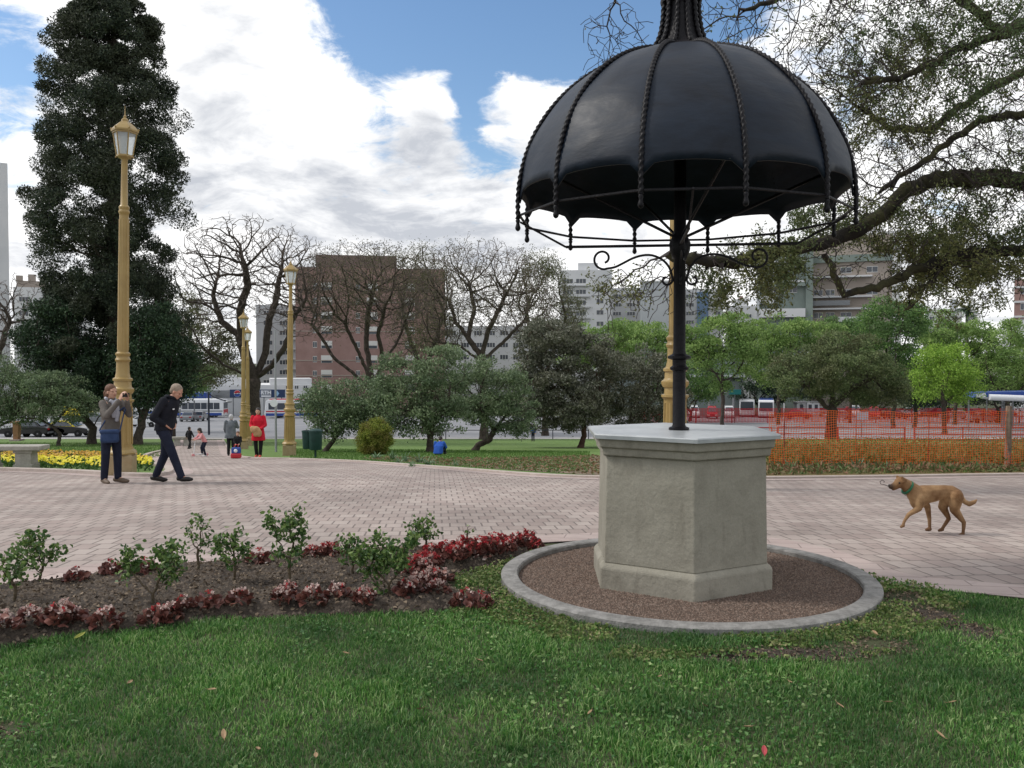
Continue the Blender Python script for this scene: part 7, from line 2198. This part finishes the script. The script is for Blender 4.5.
# ---- seated figure in blue on the lawn, far figure by the railing
sl = G(438, 455.5)
J = J0(pel=(0, 0, .14), chest=(.14, 0, .42), neck=(.26, 0, .58), head=(.34, 0, .68), shL=(.2, .19, .54), shR=(.2, -.19, .54), elL=(.32, .26, .34), wrL=(.46, .16, .26), elR=(.32, -.26, .34), wrR=(.46, -.16, .26),
       hipL=(.02, .1, .13), hipR=(.02, -.1, .13), knL=(.38, .18, .34), knR=(.38, -.18, .34), anL=(.55, .12, .085), anR=(.55, -.12, .085), toL=(.69, .13, .04), toR=(.69, -.13, .04))
person('person in a blue jacket sitting bent over on the central lawn', sl, R(75), 1.42, J, SKIN, C_BLUE, C_NAVY, SHOE_K, hair_cap(HAIR_K), voxel=.016, bulk=1.2, fwd=(.8, 0, -.6), faceon=False)
fl_ = G(533, 441.5)
person('distant person in dark blue standing beyond the lawn railing', fl_, R(-100), 1.25, J0(), SKIN, C_BLUE, C_NAVY, SHOE_K, hair_cap(HAIR_K), voxel=.02, bulk=1.1, faceon=False)

# ---- dog
def dog():
    k = .00124
    dl = G(933, 535)
    root = thing('dog', 'tan dog with a green collar trotting left across the pavers', 'dog', (dl.x, dl.y, dl.z), R(4))
    def q_(x, z, y=0.0): return ((x - 545) * k, y, (628 - z) * k)
    m = MB()
    # trunk: deep chest narrowing to the belly
    chain(m, [q_(395, 300), q_(450, 305), q_(540, 295), q_(630, 280), q_(690, 292)], [.085, .098, .086, .066, .076])
    ell(m, q_(415, 330), (.085, .075, .12)); ell(m, q_(700, 320), (.09, .078, .10)); cap(m, q_(730, 310, .0), q_(735, 330), .07, .06)
    # neck and head
    chain(m, [q_(390, 285), q_(345, 245), q_(305, 218)], [.085, .068, .058])
    ell(m, q_(275, 205), (.072, .052, .055)); chain(m, [q_(250, 215), q_(215, 232), q_(190, 236)], [.045, .032, .024]); chain(m, [q_(235, 240), q_(210, 255)], [.025, .017])
    ell(m, q_(183, 229), (.014, .014, .012))
    # ears
    for y in (-.04, .04):
        cap(m, q_(285, 180, y), q_(262, 158, y * 1.2), .024, .008); cap(m, q_(262, 158, y * 1.2), q_(268, 195, y * 1.55), .012, .010)
    # front legs: near one lifted with folded wrist, far one planted
    chain(m, [q_(405, 320, -.05), q_(400, 405, -.055), q_(318, 455, -.05), q_(285, 505, -.05), q_(272, 543, -.05)], [.055, .033, .021, .015, .015]); cap(m, q_(275, 543, -.05), q_(258, 552, -.05), .018, .014)
    chain(m, [q_(450, 320, .05), q_(520, 405, .055), q_(536, 505, .05), q_(540, 575, .05)], [.055, .032, .020, .015]); cap(m, q_(540, 590, .05), q_(512, 594, .05), .021, .016)
    # hind legs: knee forward, hock backward
    chain(m, [q_(705, 320, -.05), q_(695, 420, -.055), q_(778, 525, -.05), q_(772, 610, -.05)], [.078, .046, .021, .015]); cap(m, q_(770, 618, -.05), q_(742, 625, -.05), .02, .015)
    chain(m, [q_(690, 320, .05), q_(648, 410, .055), q_(700, 505, .05), q_(642, 592, .05)], [.074, .044, .021, .015]); cap(m, q_(644, 594, .05), q_(618, 602, .05), .02, .015)
    # tail
    chain(m, [q_(735, 285), q_(770, 320), q_(805, 365), q_(845, 383), q_(885, 368), q_(905, 350)], [.03, .025, .024, .026, .021, .009])
    mt, nt, N, L, b = _new('dog_fur')
    tc = N.new('ShaderNodeTexCoord'); sep = N.new('ShaderNodeSeparateXYZ'); L.new(tc.outputs['Object'], sep.inputs[0])
    n = N.new('ShaderNodeTexNoise'); n.inputs['Scale'].default_value = 7; n.inputs['Detail'].default_value = 6; L.new(tc.outputs['Object'], n.inputs['Vector'])
    r = N.new('ShaderNodeValToRGB'); r.color_ramp.elements[0].position = .35; r.color_ramp.elements[0].color = (.15, .075, .032, 1); r.color_ramp.elements[1].position = .68; r.color_ramp.elements[1].color = (.42, .27, .14, 1)
    L.new(n.outputs[0], r.inputs[0])
    dk = N.new('ShaderNodeMapRange'); dk.inputs['From Min'].default_value = .26; dk.inputs['From Max'].default_value = .05; dk.inputs['To Min'].default_value = 0; dk.inputs['To Max'].default_value = .8
    L.new(sep.outputs[2], dk.inputs[0])
    mx = N.new('ShaderNodeMix'); mx.data_type = 'RGBA'; L.new(dk.outputs[0], mx.inputs[0]); L.new(r.outputs[0], mx.inputs[6]); mx.inputs[7].default_value = (.11, .055, .03, 1)
    sp2 = N.new('ShaderNodeTexNoise'); sp2.inputs['Scale'].default_value = 3.2; sp2.inputs['Detail'].default_value = 4; L.new(tc.outputs['Object'], sp2.inputs['Vector'])
    sdl = N.new('ShaderNodeMapRange'); sdl.inputs['From Min'].default_value = .36; sdl.inputs['From Max'].default_value = .47; sdl.inputs['To Max'].default_value = 1
    L.new(sep.outputs[2], sdl.inputs[0])
    sm = N.new('ShaderNodeMath'); sm.operation = 'MULTIPLY'; L.new(sdl.outputs[0], sm.inputs[0]); L.new(sp2.outputs[0], sm.inputs[1])
    msd = N.new('ShaderNodeMix'); msd.data_type = 'RGBA'; L.new(sm.outputs[0], msd.inputs[0]); L.new(mx.outputs[2], msd.inputs[6]); msd.inputs[7].default_value = (.15, .07, .03, 1)
    mx = msd
    mz = N.new('ShaderNodeMapRange'); mz.inputs['From Min'].default_value = -.405; mz.inputs['From Max'].default_value = -.44; mz.inputs['To Max'].default_value = .85
    L.new(sep.outputs[0], mz.inputs[0])
    mx2 = N.new('ShaderNodeMix'); mx2.data_type = 'RGBA'; L.new(mz.outputs[0], mx2.inputs[0]); L.new(mx.outputs[2], mx2.inputs[6]); mx2.inputs[7].default_value = (.03, .022, .02, 1)
    L.new(mx2.outputs[2], b.inputs['Base Color']); b.inputs['Roughness'].default_value = .8; b.inputs['Specular IOR Level'].default_value = .2
    n2 = N.new('ShaderNodeTexNoise'); n2.inputs['Scale'].default_value = 90; L.new(tc.outputs['Object'], n2.inputs['Vector'])
    bp = N.new('ShaderNodeBump'); bp.inputs['Strength'].default_value = .5; bp.inputs['Distance'].default_value = .01; L.new(n2.outputs[0], bp.inputs['Height']); L.new(bp.outputs[0], b.inputs['Normal'])
    fuse(m, 'body', mt, root, .0075, 3)
    for y in (-.043, .043):
        m = MB(); m.ball(q_(243, 202, y), .009, 8, 6); m.build('eye', EYE, root, smooth=True)
    m = MB(); m.ball(q_(179, 228), .014, 8, 6); m.build('nose', EYE, root, smooth=True)
    m = MB(); c = Vector(q_(328, 245)); ax = (Vector(q_(305, 218)) - Vector(q_(345, 245))).normalized()
    u = Vector((0, 1, 0)); w = ax.cross(u)
    m.tube([c + (u * math.cos(a) + w * math.sin(a)) * .066 for a in np.linspace(0, 2 * PI, 24, endpoint=False)], .0135, 6, closed=True); m.build('collar', M('collar_green', (.012, .10, .045), .5), root, smooth='all')
    m = MB(); m.ball(q_(313, 300), .012, 8, 6, sc=(1, .3, 1.2)); m.build('tag', HUB, root, smooth=True)
    # curled wire held in the mouth
    pts = [q_(190, 246), q_(160, 228), q_(130, 218), q_(108, 215), q_(100, 196), q_(118, 182), q_(136, 192), q_(132, 204)]
    pw = bpy.data.objects.new('curled_twig', None); COL.objects.link(pw); pw.location = root.location; pw.rotation_euler = root.rotation_euler
    tag(pw, 'thin curled dark twig held in the mouth of the dog', 'twig')
    m = MB(); m.tube([(p[0], p[1], p[2]) for p in pts], .0035, 5); m.build('twig_stem', TWIG, pw, smooth=True)
dog()
